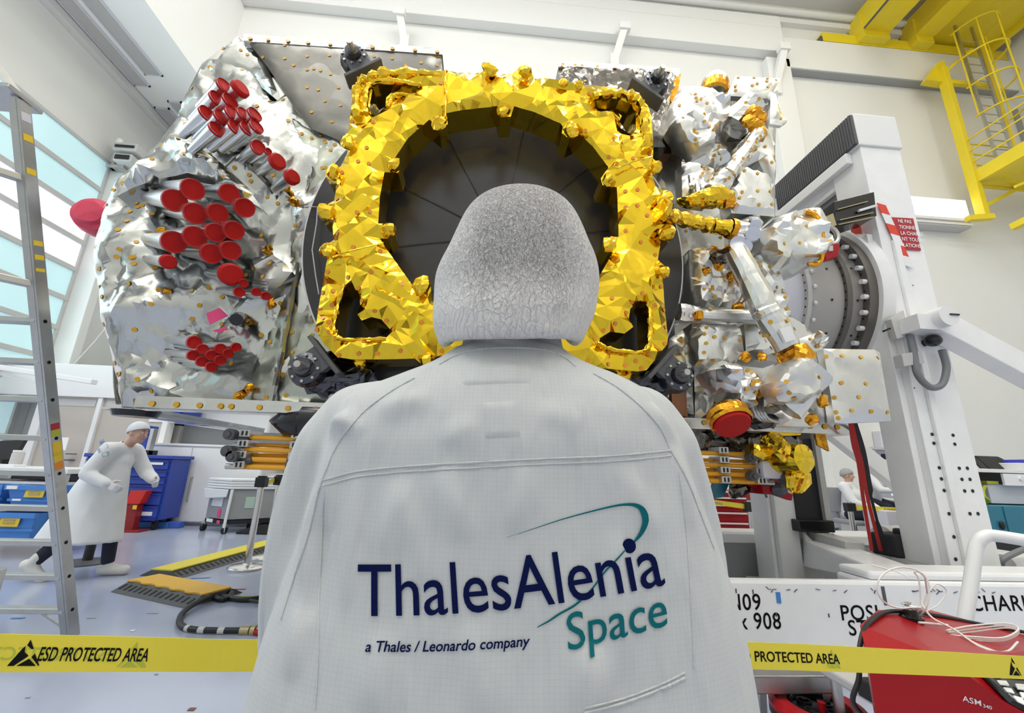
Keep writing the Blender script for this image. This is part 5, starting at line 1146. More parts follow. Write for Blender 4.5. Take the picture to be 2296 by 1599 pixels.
YP = .60
HC = at(1155, 600, YP+.02)                 # centre of the head
NZ = at(1150, 790, YP).z
J = dict(pelvis=(.045, .64, .83), chest=(.045, .64, 1.10), neck=(.045, .635, NZ-.01), head=HC, face=(0.02, 1, -.12),
         shL=(-.115, .64, 1.215), shR=(.185, .64, 1.225), elL=(-.22, .66, 1.03), elR=(.315, .66, 1.03), wrL=(-.07, .84, 1.06), wrR=(.17, .84, 1.06),
         upL=(0, -.3, 1), upR=(0, -.3, 1), thL=(1, 0, 0), thR=(-1, 0, 0), hdL=(.3, 1, 0), hdR=(-.3, 1, 0),
         hpL=(-.045, .64, .82), hpR=(.135, .64, .82), knL=(-.06, .66, .45), knR=(.15, .66, .45), anL=(-.06, .63, .085), anR=(.15, .63, .085), toeL=(-.1, 1, 0), toeR=(.1, 1, 0))
hero = finish('person', body_of(J, .95, .0085, (1., 1.)), M['skin'], None, (.045, .63, 0))
tag(hero, 'large person with back turned in a printed white lab coat and sheer bonnet', 'person')
face_bits(hero, J['head'], J['face'], s=.95)
for q in 'LR':
    m = MB(); cap(m, J['hp'+q], J['kn'+q], .095, .072); cap(m, J['kn'+q], V3(J['an'+q])+V3((0, 0, .05)), .072, .06)
    finish('trouser_leg', remesh(m, .014, 3), M['navy'], hero)
    m = MB(); a = V3(J['an'+q]); cap(m, a+V3((0, -.03, -.035)), a+V3((0, .15, -.042)), .048, .043); cap(m, a, a+V3((0, .06, -.03)), .048, .044); cap(m, a, a+V3((0, 0, .06)), .05, .05)
    finish('shoe', remesh(m, .009, 3), M['shoe'], hero)
# hair under the bonnet
m = MB(); m.ball(HC+V3((.0, -.006, .012)), (.078, .105, .100), 28, 18).ball(HC+V3((.004, -.05, -.05)), (.078, .06, .06), 20, 12).ball(HC+V3((.02, -.07, -.085)), (.06, .045, .03), 16, 10)
finish('hair', remesh(m, .008, 3), M['hair'], hero)
# coat: torso rows traced from both outlines at the person's depth, sleeves along the arms
rows = [(788, 1018, 1256, .066), (812, 985, 1288, .075), (832, 945, 1328, .085), (850, 890, 1372, .095), (872, 838, 1412, .105), (902, 792, 1456, .117), (942, 764, 1484, .128), (1000, 744, 1502, .136), (1080, 722, 1534, .136), (1180, 690, 1578, .136), (1290, 650, 1620, .138), (1395, 612, 1648, .142), (1500, 585, 1662, .148), (1599, 560, 1672, .156)]
m = MB(); vs = []; n = 64; prev = None
loops = []
for py, xl, xr, b in rows:
    l = at(xl, py, YP+.02); r = at(xr, py, YP+.02); loops.append((l, r, b))
zl, zr = loops[-1][0].z, loops[-1][1].z
for k, (z, ex, b) in enumerate(((.80, .02, .175), (.66, .045, .20), (.50, .07, .225))):
    l, r, _ = loops[13] if k == 0 else loops[13]
    loops.append((V3((l.x-ex, l.y, z)), V3((r.x+ex, r.y, z)), b))
for i, (l, r, b) in enumerate(loops):
    c = (l+r)/2; a = (r-l)/2; low = i >= 11
    for k in range(n):
        th = 2*PI*k/n; cs, sn = math.cos(th), math.sin(th); e = .80
        x = math.copysign(abs(cs)**e, cs); y = math.copysign(abs(sn)**.9, sn)
        wob = 1+(.02*math.sin(th*7+.7)*(i-9)/5 if low else 0)
        vs.append(c+a*x+V3((0, y*b*wob-.01*(1-abs(x)), 0)))
nl = len(loops)
fs = [(i*n+k, i*n+(k+1) % n, (i+1)*n+(k+1) % n, (i+1)*n+k) for i in range(nl-1) for k in range(n)]+[tuple(range(n))[::-1], tuple((nl-1)*n+k for k in range(n))]
m.add(vs, fs)
sl = [(at(872, 932, .635), .054), (at(806, 948, .64), .056), (at(756, 1010, .64), .058), (at(728, 1090, .65), .057), (at(702, 1180, .66), .056), (at(686, 1270, .66), .055), (at(676, 1350, .67), .054), (at(672, 1420, .69), .053)]
for (p, r0), (q, r1) in zip(sl, sl[1:]): cap(m, p, q, r0, r1, 18)
sr = [(at(1385, 940, .635), .054), (at(1436, 950, .64), .056), (at(1475, 1010, .64), .058), (at(1502, 1090, .65), .057), (at(1528, 1180, .66), .056), (at(1545, 1270, .66), .055), (at(1552, 1350, .67), .054), (at(1556, 1420, .69), .053)]
for (p, r0), (q, r1) in zip(sr, sr[1:]): cap(m, p, q, r0, r1, 18)
cap(m, sl[-1][0], V3(J['wrL'])-V3((.03, .05, 0)), .054, .045, 16); cap(m, sr[-1][0], V3(J['wrR'])-V3((-.03, .05, 0)), .054, .045, 16)
ct = remesh(m, .0065, 6)
# soft folds of the cloth, as displacement along the normal
ct.update(); n_v = len(ct.vertices); co = np.zeros(n_v*3); ct.vertices.foreach_get('co', co); co = co.reshape(-1, 3)
no = np.array([v.normal[:] for v in ct.vertices])
def W2(px, py): q = at(px, py, .47); return np.array((q.x, q.z))
HF = []
def hfold(x0, y0, x1, y1, w, a):
    A, B = W2(x0, y0), W2(x1, y1); L = np.hypot(*(B-A))/2; HF.append((A, B, L, w, a*1.7))
for g in ((905, 1090, 935, 1290, .012, .004), (880, 1100, 850, 1240, .014, .004), (990, 1060, 1040, 1200, .016, .004), (1180, 1060, 1150, 1180, .014, .003), (1420, 1060, 1480, 1200, .014, .004), (770, 1090, 760, 1350, .012, .004), (1380, 1230, 1400, 1500, .018, .004), (1060, 1420, 1090, 1599, .018, .004), (1320, 1460, 1340, 1590, .02, .005), (860, 1450, 830, 1599, .018, .004),
          (690, 960, 760, 920, .012, .006), (700, 1000, 680, 1180, .014, .006), (640, 1120, 615, 1330, .012, .006), (672, 1140, 650, 1400, .012, -.006), (1555, 1010, 1600, 1180, .012, .005), (1500, 900, 1560, 980, .012, .004), (620, 1420, 600, 1560, .012, .005), (840, 900, 960, 880, .014, .004), (1060, 940, 1000, 990, .015, .003), (1230, 910, 1300, 960, .015, .003), (720, 920, 780, 960, .01, .004)):
    hfold(*g)
P2 = co[:, [0, 2]]; back = np.clip(-no[:, 1]*1.6, 0, 1); dsp = np.zeros(n_v)
for A, B, L, w, a in HF:
    d = (B-A)/(2*L); t = (P2-(A+B)/2)@d; s_ = (P2-(A+B)/2)@np.array((-d[1], d[0]))
    dsp += a*np.exp(-(s_/w)**2)*np.maximum(0, 1-(t/(L*1.3))**2)
for i in range(n_v):
    c = co[i]; dsp[i] = dsp[i]*back[i] + .005*noise.noise(V3((c[0]*11, c[1]*5, c[2]*4.5)))
ct.vertices.foreach_set('co', (co+no*dsp[:, None]).ravel()); ct.update()
coat = finish('lab_coat', ct, M['coatf'], hero)
bvh = BVHTree.FromPolygons([v.co for v in ct.vertices], [tuple(p.vertices) for p in ct.polygons])
def on_coat(px, py, off=.0012):
    h = bvh.ray_cast(EYE, ray(px, py).normalized())
    if h[0] is None:
        h = bvh.find_nearest(at(px, py, .47))
    return h[0]+h[1]*off
# seams, patches, collar
def seam(pts, r=.0012, pucker=True, name='seam'):
    P = [on_coat(p.x, p.y, .0004) for p in catmull([V3((a, b, 0)) for a, b in pts], 14)]; random.seed(len(P))
    MB().tube(P, [r*random.uniform(.5, 1.3) for _ in P], 6).build(name, M['coatf'], coat, smooth=True)
seam([(722, 1078), (800, 1058), (900, 1047), (1050, 1038), (1200, 1030), (1350, 1024), (1450, 1016), (1505, 1010)])
seam([(722, 1090), (800, 1070), (900, 1059), (1050, 1050), (1200, 1042), (1350, 1036), (1450, 1028), (1505, 1022)], .001)
seam([(930, 848), (880, 876), (820, 920), (775, 970), (745, 1020), (722, 1078)]); seam([(722, 1078), (708, 1130), (690, 1200), (662, 1290), (630, 1390)], .0014)
seam([(1330, 838), (1385, 870), (1440, 915), (1480, 960), (1502, 1008)]); seam([(1502, 1008), (1535, 1065), (1565, 1140), (1600, 1230)], .0014)
seam([(728, 1100), (722, 1200), (716, 1350), (712, 1500), (706, 1590)], .0012); seam([(1522, 1060), (1535, 1150), (1545, 1280), (1552, 1400), (1556, 1500)], .0012)
seam([(1310, 1598), (1400, 1575), (1480, 1545), (1535, 1520)], .0016); seam([(1310, 1588), (1400, 1565), (1480, 1535), (1535, 1508)], .001)
def patch(q, name, k=8):
    a, b, c, d = [V3((x, y, 0)) for x, y in q]; m = MB(); vs = []
    for j in range(k+1):
        for i in range(k+1):
            p = a.lerp(b, i/k).lerp(d.lerp(c, i/k), j/k); e = min(i, j, k-i, k-j); vs.append(on_coat(p.x, p.y, -.002 if e == 0 else .0018))
    m.add(vs, [(j*(k+1)+i, j*(k+1)+i+1, (j+1)*(k+1)+i+1, (j+1)*(k+1)+i) for j in range(k) for i in range(k)])
    return m.build(name, M['coatf'], coat, smooth=True, angle=60)
seam([(985, 818), (1020, 799), (1062, 786), (1105, 781), (1150, 780), (1195, 782), (1235, 789), (1268, 804), (1290, 822)], .0015)
patch([(1076, 897), (1166, 891), (1173, 984), (1082, 990)], 'label_patch'); patch([(1028, 812), (1203, 806), (1200, 862), (1024, 868)], 'neck_patch')
# stand collar following the nape
vs = []; n = 40; cl = at(1150, 800, YP); NN = 6
for j in range(NN):
    t = j/(NN-1)
    for k in range(n):
        th = 2*PI*k/n; rr = .088-.012*t; vs.append(V3((cl.x+.001+rr*.98*math.cos(th), YP+.024+(rr*.95)*math.sin(th)+.008*t, cl.z-.022+.07*t+.012*math.sin(th)*t)))
fs = [(j*n+k, j*n+(k+1) % n, (j+1)*n+(k+1) % n, (j+1)*n+k) for j in range(NN-1) for k in range(n)]
cb = MB().add(vs, fs).build('collar', M['coatf'], coat, smooth=True, angle=80); so = cb.modifiers.new('solid', 'SOLIDIFY'); so.thickness = .003
# bonnet
br = [(443, 1112, 1206), (449, 1090, 1228), (462, 1066, 1256), (485, 1045, 1278), (512, 1032, 1294), (545, 1018, 1306), (575, 1004, 1318), (600, 990, 1330), (625, 979, 1335), (650, 976, 1336), (680, 975, 1332), (705, 974, 1326), (725, 974, 1318), (742, 977, 1310), (757, 984, 1302)]
n = 72; vs = []; top = at(1158, 439, YP+.02); NB = len(br)
for i, (py, xl, xr) in enumerate(br):
    l = at(xl, py, YP+.02); r = at(xr, py, YP+.02); c = (l+r)/2; a = (r-l)/2; t = i/(NB-1)
    b = .112*math.sqrt(max(.02, 1-(1-min(1, (py-439)/170.))**2)); 
    for k in range(n):
        th = 2*PI*k/n; cs, sn = math.cos(th), math.sin(th); low = max(0, (t-.45)/.55)
        dz = low**1.6*(-.025*max(0, -sn)**1.3 + .006*max(0, sn)*0 - .004*abs(cs)**6 + .085*max(0, sn))       # rim: higher at the nape and on the brow, sagging at the sides
        fl = (1+.012*math.sin(th*13+i*.4)*low)*(1+.05*math.exp(-((t-.86)/.09)**2)*max(0, -sn))
        q_ = V3((cs*2.2+t*3.2*(1 if cs > 0 else -1), t*3, sn)); fl *= 1+.012*(1-2*abs(noise.noise(q_*2.6)))*min(1, t*3)*min(1, abs(cs)*2+.25)
        vs.append(c+a*cs*fl+V3((0, sn*b*fl-.004-(.012*low*max(0, -sn)), dz)))
# roll the rim under
for e, (sc, dz) in enumerate(((.97, -.010), (.90, -.014), (.80, -.008), (.72, .006))):
    for k in range(n):
        p = vs[(NB-1)*n+k]; c = (at(984, 757, YP+.02)+at(1302, 757, YP+.02))/2
        vs.append(V3((c.x+(p.x-c.x)*sc, c.y+(p.y-c.y)*sc, p.z+dz)))
NB2 = NB+4
fs = [(i*n+k, i*n+(k+1) % n, (i+1)*n+(k+1) % n, (i+1)*n+k) for i in range(NB2-1) for k in range(n)]
vs.append(top); ti = len(vs)-1; fs += [(ti, (k+1) % n, k) for k in range(n)]
bo = MB().add(vs, fs).build('bonnet', M['bonnet'], hero, smooth=True, angle=80)
MB().tube([vs[(NB2-1)*n+k] for k in range(n)]+[vs[(NB2-1)*n]], .003, 6).build('elastic_rim', M['capcloth'], bo, smooth=True)
sb = bo.modifiers.new('sub', 'SUBSURF'); sb.levels = 1; sb.render_levels = 2

# --- print on the back of the coat
def print_text(mb, txt, fn, size, **kw):
    vs, fs = text_geo(txt, size, **kw); me = bpy.data.meshes.new('t'); me.from_pydata([(x, y, 0) for x, y in vs], [], fs)
    bm = bmesh.new(); bm.from_mesh(me); xs = [v[0] for v in vs]; ys_ = [v[1] for v in vs]; st = 9.
    x = min(xs)+st
    while x < max(xs): bmesh.ops.bisect_plane(bm, geom=bm.verts[:]+bm.edges[:]+bm.faces[:], plane_co=(x, 0, 0), plane_no=(1, 0, 0)); x += st
    y = min(ys_)+st
    while y < max(ys_): bmesh.ops.bisect_plane(bm, geom=bm.verts[:]+bm.edges[:]+bm.faces[:], plane_co=(0, y, 0), plane_no=(0, 1, 0)); y += st
    bm.verts.ensure_lookup_table(); bm.verts.index_update()
    mb.add([fn(v.co.x, v.co.y) for v in bm.verts], [tuple(v.index for v in f.verts) for f in bm.faces]); bm.free(); bpy.data.meshes.remove(me)
def curve_base(f, slope):
    def g(x, y):
        th = slope(x); return on_coat(x-y*math.sin(-th)*1.0 if False else x+y*math.sin(th), f(x)-y*math.cos(th), .0016)
    return g
lg = MB()
bf = lambda x: 1380+8*((x-800)/690)-78*((x-800)/690)**2
bs_ = lambda x: math.atan((8-156*(x-800)/690)/690)
X0L, X1L = 802, 1491
wt = text_width('ThalesAlenia', 1, bold=.004); raw = text_geo('ThalesAlenia', 1, bold=.004)[0]; xm = min(v[0] for v in raw)
size = 167; kx = (X1L-X0L)/(wt*size)
# dot of the i is redrawn higher: cut the letter run before the print
def base_fn(f, s, x0, kx_, xm_, size_): 
    g = curve_base(f, s)
    return lambda x, y: g(x0+(x-xm_*size_)*kx_, y)
print_text(lg, 'ThalesAlen\u0131a', base_fn(bf, bs_, X0L, kx, xm, size), size, bold=.004)
g_ = MB()
lg.disc(on_coat(1409, 1224, .0018), (0, -1, 0), .0075, 20)
lt = [(820, 1461), (900, 1461), (1000, 1459), (1060, 1457), (1120, 1453), (1190, 1447)]
f2 = lambda x: float(np.interp(x, [p[0] for p in lt], [p[1] for p in lt])); s2 = lambda x: math.atan((f2(x+12)-f2(x-12))/24)
tx = 'a Thales / Leonardo company'; raw = text_geo(tx, 1, shear=.25, bold=.015)[0]; w2_ = max(v[0] for v in raw)-min(v[0] for v in raw); xm2 = min(v[0] for v in raw)
print_text(lg, tx, base_fn(f2, s2, 821, 368/(w2_*34), xm2, 34), 34, shear=.25, bold=.015)
lg.build('printed_lettering', M['inkn'], coat, recalc=False)
l2 = MB(); f3 = lambda x: 1459-.262*(x-1275); s3 = lambda x: math.atan(-.262)
raw = text_geo('Space', 1, shear=.22, bold=.004)[0]; w3_ = max(v[0] for v in raw)-min(v[0] for v in raw); xm3 = min(v[0] for v in raw)
print_text(l2, 'Space', base_fn(f3, s3, 1275, 226/(w3_*118), xm3, 118), 118, shear=.22, bold=.004)
def stroke(pts):
    P = catmull([V3((x, y, w)) for x, y, w in pts], 10); vs = []
    for i, p in enumerate(P):
        t = P[min(i+1, len(P)-1)]-P[max(i-1, 0)]; nx, ny = -t.y, t.x; L = math.hypot(nx, ny) or 1; nx /= L; ny /= L
        vs += [on_coat(p.x+nx*p.z/2, p.y+ny*p.z/2, .0013), on_coat(p.x-nx*p.z/2, p.y-ny*p.z/2, .0013)]
    l2.add(vs, [(2*i, 2*i+1, 2*i+3, 2*i+2) for i in range(len(P)-1)])
stroke([(1136, 1205, .6), (1200, 1184, 1.5), (1275, 1160, 2.5), (1365, 1137, 4), (1408, 1131, 6), (1432, 1136, 10), (1444, 1152, 14), (1446, 1172, 13), (1436, 1196, 9), (1420, 1216, 4)])
stroke([(1401, 1233, 3), (1375, 1262, 4), (1355, 1283, 4), (1325, 1322, 4), (1290, 1355, 5), (1254, 1376, 5), (1230, 1392, 4), (1204, 1406, 2)])
l2.build('printed_emblem', M['inkt'], coat, recalc=False)

# --- the worker walking past on the left
fx, fy = atz(245, 1292, 0).x, atz(245, 1292, 0).y
bx_, by_ = atz(60, 1308, 0).x, atz(60, 1308, 0).y
hd = at(300, 968, 4.75)
J2 = dict(pelvis=(-3.88, 4.86, .84), chest=(-3.80, 4.86, 1.10), neck=(-3.755, 4.86, 1.27), head=(-3.66, 4.86, 1.405), face=(1, -.05, -.12), up=(-.1, 0, 1),
          shL=(-3.77, 5.03, 1.22), shR=(-3.76, 4.68, 1.22), elL=(-3.62, 5.08, .98), elR=(-3.84, 4.60, .98), wrL=(-3.46, 4.98, .92), wrR=(-3.63, 4.60, .89),
          upL=(0, 1, .3), upR=(0, -1, .3), thL=(.3, 0, 1), thR=(.3, 0, 1), hpL=(-3.86, 4.94, .84), hpR=(-3.90, 4.78, .84),
          knL=(-3.70, 4.90, .46), knR=(-3.92, 4.70, .44), anL=(fx-.06, fy+.02, .09), anR=(bx_-.02, by_+.02, .16), toeL=(.97, .2, 0), toeR=(.75, .2, -.6), dnR=(-.55, 0, -.85))
w_, c_ = person('person', 'person in a long white coat and white cap striding past the blue drawer cabinet', J2, (-3.92, 4.82, .33), (.35, .27), M['capcloth'], .93, (1.12, 1.05), (-3.83, 4.85, 1.10), base=(fx, fy, 0), curl=(1.1, 1.1), coat_r=.95)
pm = MB()
cb2 = BVHTree.FromPolygons([v.co for v in c_.data.vertices], [tuple(p.vertices) for p in c_.data.polygons])
def w_on(px, py):
    h = cb2.ray_cast(EYE, ray(px, py).normalized()); return (h[0]+h[1]*.004) if h[0] else at(px, py, fy-.3)
for q in ([(222, 990), (232, 984), (236, 990), (226, 1000)], [(218, 1008), (240, 996), (243, 1003), (222, 1016)]): pm.poly([w_on(*p) for p in q], 0)
pm.poly([w_on(*p) for p in ((228, 1016), (244, 1012), (244, 1022), (230, 1026))], 1)
pm.build('printed_emblem', [mat('faded_blue_print', (.35, .42, .58), .8), mat('faded_green_print', (.40, .52, .50), .8)], c_, recalc=False)

# --- the seated worker at the back right, and a colleague beside
sc = at(1893, 1066, 8.2)
sx, sy = sc.x, 8.2; hz = sc.z-.0
J3 = dict(pelvis=(sx+.02, sy, hz-.72), chest=(sx+.05, sy-.05, hz-.38), neck=(sx+.02, sy-.06, hz-.14), head=(sx, sy-.06, hz-.0), face=(.85, -.5, -.05),
          shL=(sx+.22, sy+.08, hz-.21), shR=(sx-.18, sy-.14, hz-.21), elL=(sx+.30, sy-.05, hz-.46), elR=(sx-.16, sy-.3, hz-.50), wrL=(sx+.30, sy-.32, hz-.60), wrR=(sx+.12, sy-.46, hz-.60),
          upL=(0, 0, 1), upR=(0, 0, 1), hpL=(sx+.11, sy-.05, hz-.74), hpR=(sx-.09, sy-.08, hz-.74), knL=(sx+.25, sy-.45, hz-.66), knR=(sx+.05, sy-.5, hz-.72),
          anL=(sx+.2, sy-.5, .1), anR=(sx-.2, sy-.56, hz-1.02), toeL=(.5, -.8, 0), toeR=(-.6, -.4, -.5), dnR=(-.3, 0, -1))
p3, c3 = person('person', 'seated person in a white coat and grey hair cap, legs crossed, behind the red sling', J3, None, None, M['capgrey'], 1.05, base=(sx, sy, 0), glove=False, shoe_mat=M['black'])
kx_ = at(1975, 1090, 8.6)
J4 = dict(pelvis=(kx_.x-.1, 8.75, .74), chest=(kx_.x-.15, 8.6, 1.08), neck=(kx_.x-.12, 8.5, 1.30), head=(kx_.x-.08, 8.42, 1.42), face=(.5, -.8, -.4),
          shL=(kx_.x+.08, 8.66, 1.22), shR=(kx_.x-.32, 8.5, 1.22), elL=(kx_.x+.25, 8.55, .98), elR=(kx_.x-.3, 8.3, .95), wrL=(kx_.x+.42, 8.3, .98), wrR=(kx_.x-.1, 8.1, .95),
          upL=(0, 0, 1), upR=(0, 0, 1), hpL=(kx_.x, 8.72, .72), hpR=(kx_.x-.2, 8.7, .72), knL=(kx_.x+.1, 8.35, .62), knR=(kx_.x-.2, 8.3, .62), anL=(kx_.x+.1, 8.5, .1), anR=(kx_.x-.2, 8.45, .1), toeL=(.2, -1, 0), toeR=(0, -1, 0))
p4, c4 = person('person', 'bending person in a pale coat, hand outstretched, behind the black strap', J4, None, None, M['capcloth'], .95, base=(kx_.x, 8.6, 0), glove=False)
# ------------------------------------------------------------------ aluminium stepladder on the left
lf = Vector((-2.6, 3.35, 0)); lt_ = Vector((-2.80, 2.24, 3.18))
def lad(px, py):      # point of the rail seen at that picture height
    best = None
    for i in range(400):
        p = lf.lerp(lt_, i/399); q = p-EYE; yy = CY-FP*q.dot(UPV)/q.dot(FWD); xx = CX+FP*q.dot(RGT)/q.dot(FWD)
        e = abs(yy-py)
        if best is None or e < best[0]: best = (e, p, xx)
    return best[1]
ld = thing('stepladder', 'tall aluminium stepladder with stickered rail beside the walking person', 'ladder', (-2.9, 2.9, 0))
rd = (lt_-lf).normalized(); rn = Vector((1, 0, 0)); rn = (rn-rd*rn.dot(rd)).normalized(); ry = rd.cross(rn)
def rail(off):
    m = MB(); a = lf+off; b = lt_+off; L = (b-a).length/2
    m.obox((a+b)/2, (.013, .035, L), (rn, ry, rd)).obox((a+b)/2+ry*.031-rn*.02, (.02, .006, L), (rn, ry, rd)).obox((a+b)/2-ry*.031-rn*.02, (.02, .006, L), (rn, ry, rd))
    return m.build('side_rail', M['alu'], ld)
r1 = rail(Vector((0, 0, 0))); rail(Vector((-.62, 0, 0)))
rung_y = (720, 812, 898, 983, 1062, 1140, 1216, 1292, 1366)
for py in rung_y:
    p = lad(0, py)
    MB().box(p.x-.60, p.x-.012, p.y-.04, p.y+.04, p.z-.018, p.z+.014).build('rung', M['alu'], ld, bevel=.004)
    MB().disc(p+rn*.0145, rn, .011, 10).disc(p+rn*.0145+ry*.0, rn, .011, 10).build('rivet', M['black'], r1)
p = lad(0, 1366); q = lad(0, 1415); MB().bar(p+Vector((-.17, 0, -.02)), q+Vector((-.015, 0, 0)), .02, .012).build('stay', M['alu'], ld)
top = lt_; MB().box(top.x-.64, top.x+.02, top.y-.1, top.y+.1, top.z-.0, top.z+.03).build('ladder_top', M['alu'], ld, bevel=.004)
MB().bar(top+Vector((-.02, 0, .02)), top+Vector((-.12, -.15, .2)), .03, .04).build('handle', M['alu'], ld)
for py, dx in ((405, .3), (640, .4)):
    p = lad(0, py); MB().bar(p+Vector((-.02, 0, .0)), p+Vector((-dx, -.6, -.05 if py > 500 else -.12)), .05, .04).build('hinge_stay', M['alu'], ld, bevel=.004)
MB().bar((-2.86, .95, 0), (-2.82, 2.1, 3.15), .03, .09).bar((-3.4, .95, 0), (-3.36, 2.1, 3.15), .03, .09).build('rear_leg', M['alu'], ld)
SM_ = [M['label'], M['signred'], M['lilac'], M['inkg'], M['dotg'], M['beige']]
for py, l, mi in ((265, .05, 2), (310, .04, 0), (385, .035, 0), (545, .03, 0), (578, .03, 0), (605, .02, 0), (955, .04, 1), (970, .04, 3), (1005, .09, 0), (1025, .06, 0), (1045, .05, 4), (1085, .03, 5), (1110, .03, 5)):
    p = lad(0, py); MB().obox(p+rn*.014, (.001, .026, l/2), (rn, ry, rd)).build('sticker', SM_[mi], r1)

# ------------------------------------------------------------------ barrier belt in front of the worker
bt = thing('belt_barrier', 'long yellow printed belt between two posts, in front of the person in printed coat', 'barrier', (0, .95, 0))
cpts = [(-20, 1464, .80), (300, 1467, .86), (585, 1470, .93), (1100, 1466, .97), (1668, 1470, 1.0), (2000, 1483, 1.06), (2296, 1497, 1.13), (2420, 1503, 1.16)]
BP = [at(x, y, d) for x, y, d in cpts]; BP[0] = at(-120, 1463, .78)
BC = catmull(BP, 12)
MB().strip(BC, .0515, Vector((0, 0, 1)), .0012).build('belt', M['tape'], bt)
def belt_fn(px0, size_to_px=1.0, back=False):
    """map text metres onto the belt starting at the picture column px0"""
    S_ = [0]
    for a, b in zip(BC, BC[1:]): S_.append(S_[-1]+(b-a).length)
    def colx(p): q = p-EYE; return CX+FP*q.dot(RGT)/q.dot(FWD)
    s0 = float(np.interp(px0, [colx(p) for p in BC], S_))
    A = np.array([tuple(p) for p in BC])
    def f(x, y):
        s = s0+x; p = Vector([float(np.interp(s, S_, A[:, i])) for i in range(3)])
        q = Vector([float(np.interp(s+.004, S_, A[:, i])) for i in range(3)]); t = (q-p).normalized(); n = Vector((t.y, -t.x, 0)).normalized()
        return p+n*(.0013 if not back else .0009)+Vector((0, 0, y))
    return f
def esd_icon(m, f, s, mi=0):
    tri = [(0, 0), (s, 0), (s/2, s*.95)]
    m.poly([f(*p) for p in ((0, 0), (s*.2, 0), (s*.58, s*.36), (s*.42, s*.5), (s*.4, s*.72), (s*.33, s*.63))], mi)
    m.poly([f(*p) for p in ((s*.44, s*.74), (s*.62, s*.6), (s*.68, s*.62), (s*.5, s*.95))], mi)
    m.poly([f(*p) for p in ((s*.28, 0), (s*.9, 0), (s*.62, s*.26))], mi)
    m.poly([f(*p) for p in ((s*.97, .0), (s, s*.02), (s*.76, s*.45), (s*.68, s*.32))], mi)
def shifted(f, dx, dy, sx=1): return lambda x, y: f(dx+x*sx, dy+y)
tm = MB(); pm_ = MB()
SL = 940.
def belt_text(px_icon, px_text, px_end, sz, shear, iconsz, icon=True):
    if icon: esd_icon(tm, shifted(belt_fn(px_icon), 0, -.018), iconsz)
    f0 = belt_fn(px_text); f1 = belt_fn(px_end); L = (f1(0, 0)-f0(0, 0)).length
    w = text_width('ESD PROTECTED AREA', sz, bold=.014, shear=shear)
    tm.text('ESD PROTECTED AREA', shifted(f0, 0, -.010), sz, sx=L/w, bold=.014, shear=shear)
def flush():
    global tm
    tm.build('belt_print', M['ink'], bt, recalc=False); tm = MB()
esd_icon(tm, shifted(belt_fn(25), 0, -.017), .038); flush(); belt_text(24, 86, 332, .0275, .18, .041, False); flush()
belt_text(0, 1640, 1880, .0275, 0., .04, icon=False); flush()
esd_icon(tm, shifted(belt_fn(2258), 0, -.018), .042); flush()
# print of the reverse side showing through
for px, mir in ((334, True), (1882, True)):
    f = belt_fn(px, back=True); esd_icon(pm_, lambda x, y: f(-x, y-.019), .040)
    if px < 400: pm_.text('ESD PROTECTED AREA', lambda x, y: f(-.045-x, y-.009), .025, bold=.01)
    pm_.build('show_through_print', M['inkg'], bt, recalc=False); pm_ = MB()
for p in (BP[0], BP[-1]):
    MB().lathe([(0, 0), (.16, 0), (.16, .02), (.03, .05), (.026, .06), (.026, p.z+.06), (.035, p.z+.06), (.035, p.z+.11), (0, p.z+.11)], (p.x, p.y, 0), (0, 0, 1), 28).build('post', M['steel'], bt, smooth=True)

# ------------------------------------------------------------------ red leak detector on its cart
ad = thing('leak_detector', 'red tabletop instrument with a black keypad panel and white tubing on top', 'instrument', (1.6, 1.6, .42))
u = lambda x, y, d: at(x, y, d)
A0 = u(1930, 1402, 1.36); A1 = u(1968, 1368, 1.52); A2 = u(2078, 1366, 1.72); A3 = u(2330, 1432, 1.66)
B0 = u(1945, 1448, 1.30); B1 = u(2125, 1480, 1.24); B2 = u(2340, 1545, 1.16)
Cc = u(1975, 1570, 1.26); C1 = u(1990, 1640, 1.26)
body = MB()
# faceted shell: left shoulder, sloped top, dark front
pts = dict(a=A1, b=A2, c=A3, d=u(1928, 1402, 1.36), e=u(1940, 1452, 1.27), f=u(2120, 1478, 1.24), g=u(2248, 1572, 1.13), h=u(2380, 1640, 1.05), i=u(2400, 1450, 1.45), j=u(1972, 1572, 1.25), k=u(2240, 1660, 1.10))
_e, _g = pts['e'], pts['g']; _n = Vector((_g.y-_e.y, _e.x-_g.x, 0)); _d = ray(2120, 1478); pts['f'] = EYE+_d*((_e-EYE).dot(_n)/_d.dot(_n))
zb = .46
low = {k: Vector((v.x, v.y, zb)) for k, v in pts.items()}
body.poly([pts['a'], pts['b'], pts['c'], pts['i'], pts['f'], pts['d']][::-1])
body.poly([pts['d'], pts['f'], pts['e']]); body.poly([pts['f'], pts['i'], pts['h'], pts['g']]); body.poly([pts['e'], pts['f'], pts['g'], low['g'], low['e']])
body.poly([pts['d'], pts['e'], low['e'], low['d']]); body.poly([pts['a'], pts['d'], low['d'], low['a']]); body.poly([pts['g'], pts['h'], low['h'], low['g']])
body.poly([low['a'], low['b'], pts['b'], pts['a']]); body.poly([pts['b'], low['b'], low['c'], pts['c']]); body.poly([pts['c'], low['c'], low['i'], pts['i']]); body.poly([pts['i'], low['i'], low['h'], pts['h']])
body.poly([low[k] for k in ('d', 'e', 'g', 'h', 'i', 'c', 'b', 'a')])
hs_ = body.build('housing', M['red'], ad, recalc=True)
tree_ = BVHTree.FromPolygons([Vector(v) for v in body.v], body.f)
F_, I_, H_, G_ = pts['f'], pts['i'], pts['h'], pts['g']
nP = (I_-F_).cross(G_-F_).normalized(); nP = nP if nP.z > 0 else -nP
def fp(s, t): return F_.lerp(G_, s).lerp(I_.lerp(H_, s), t)
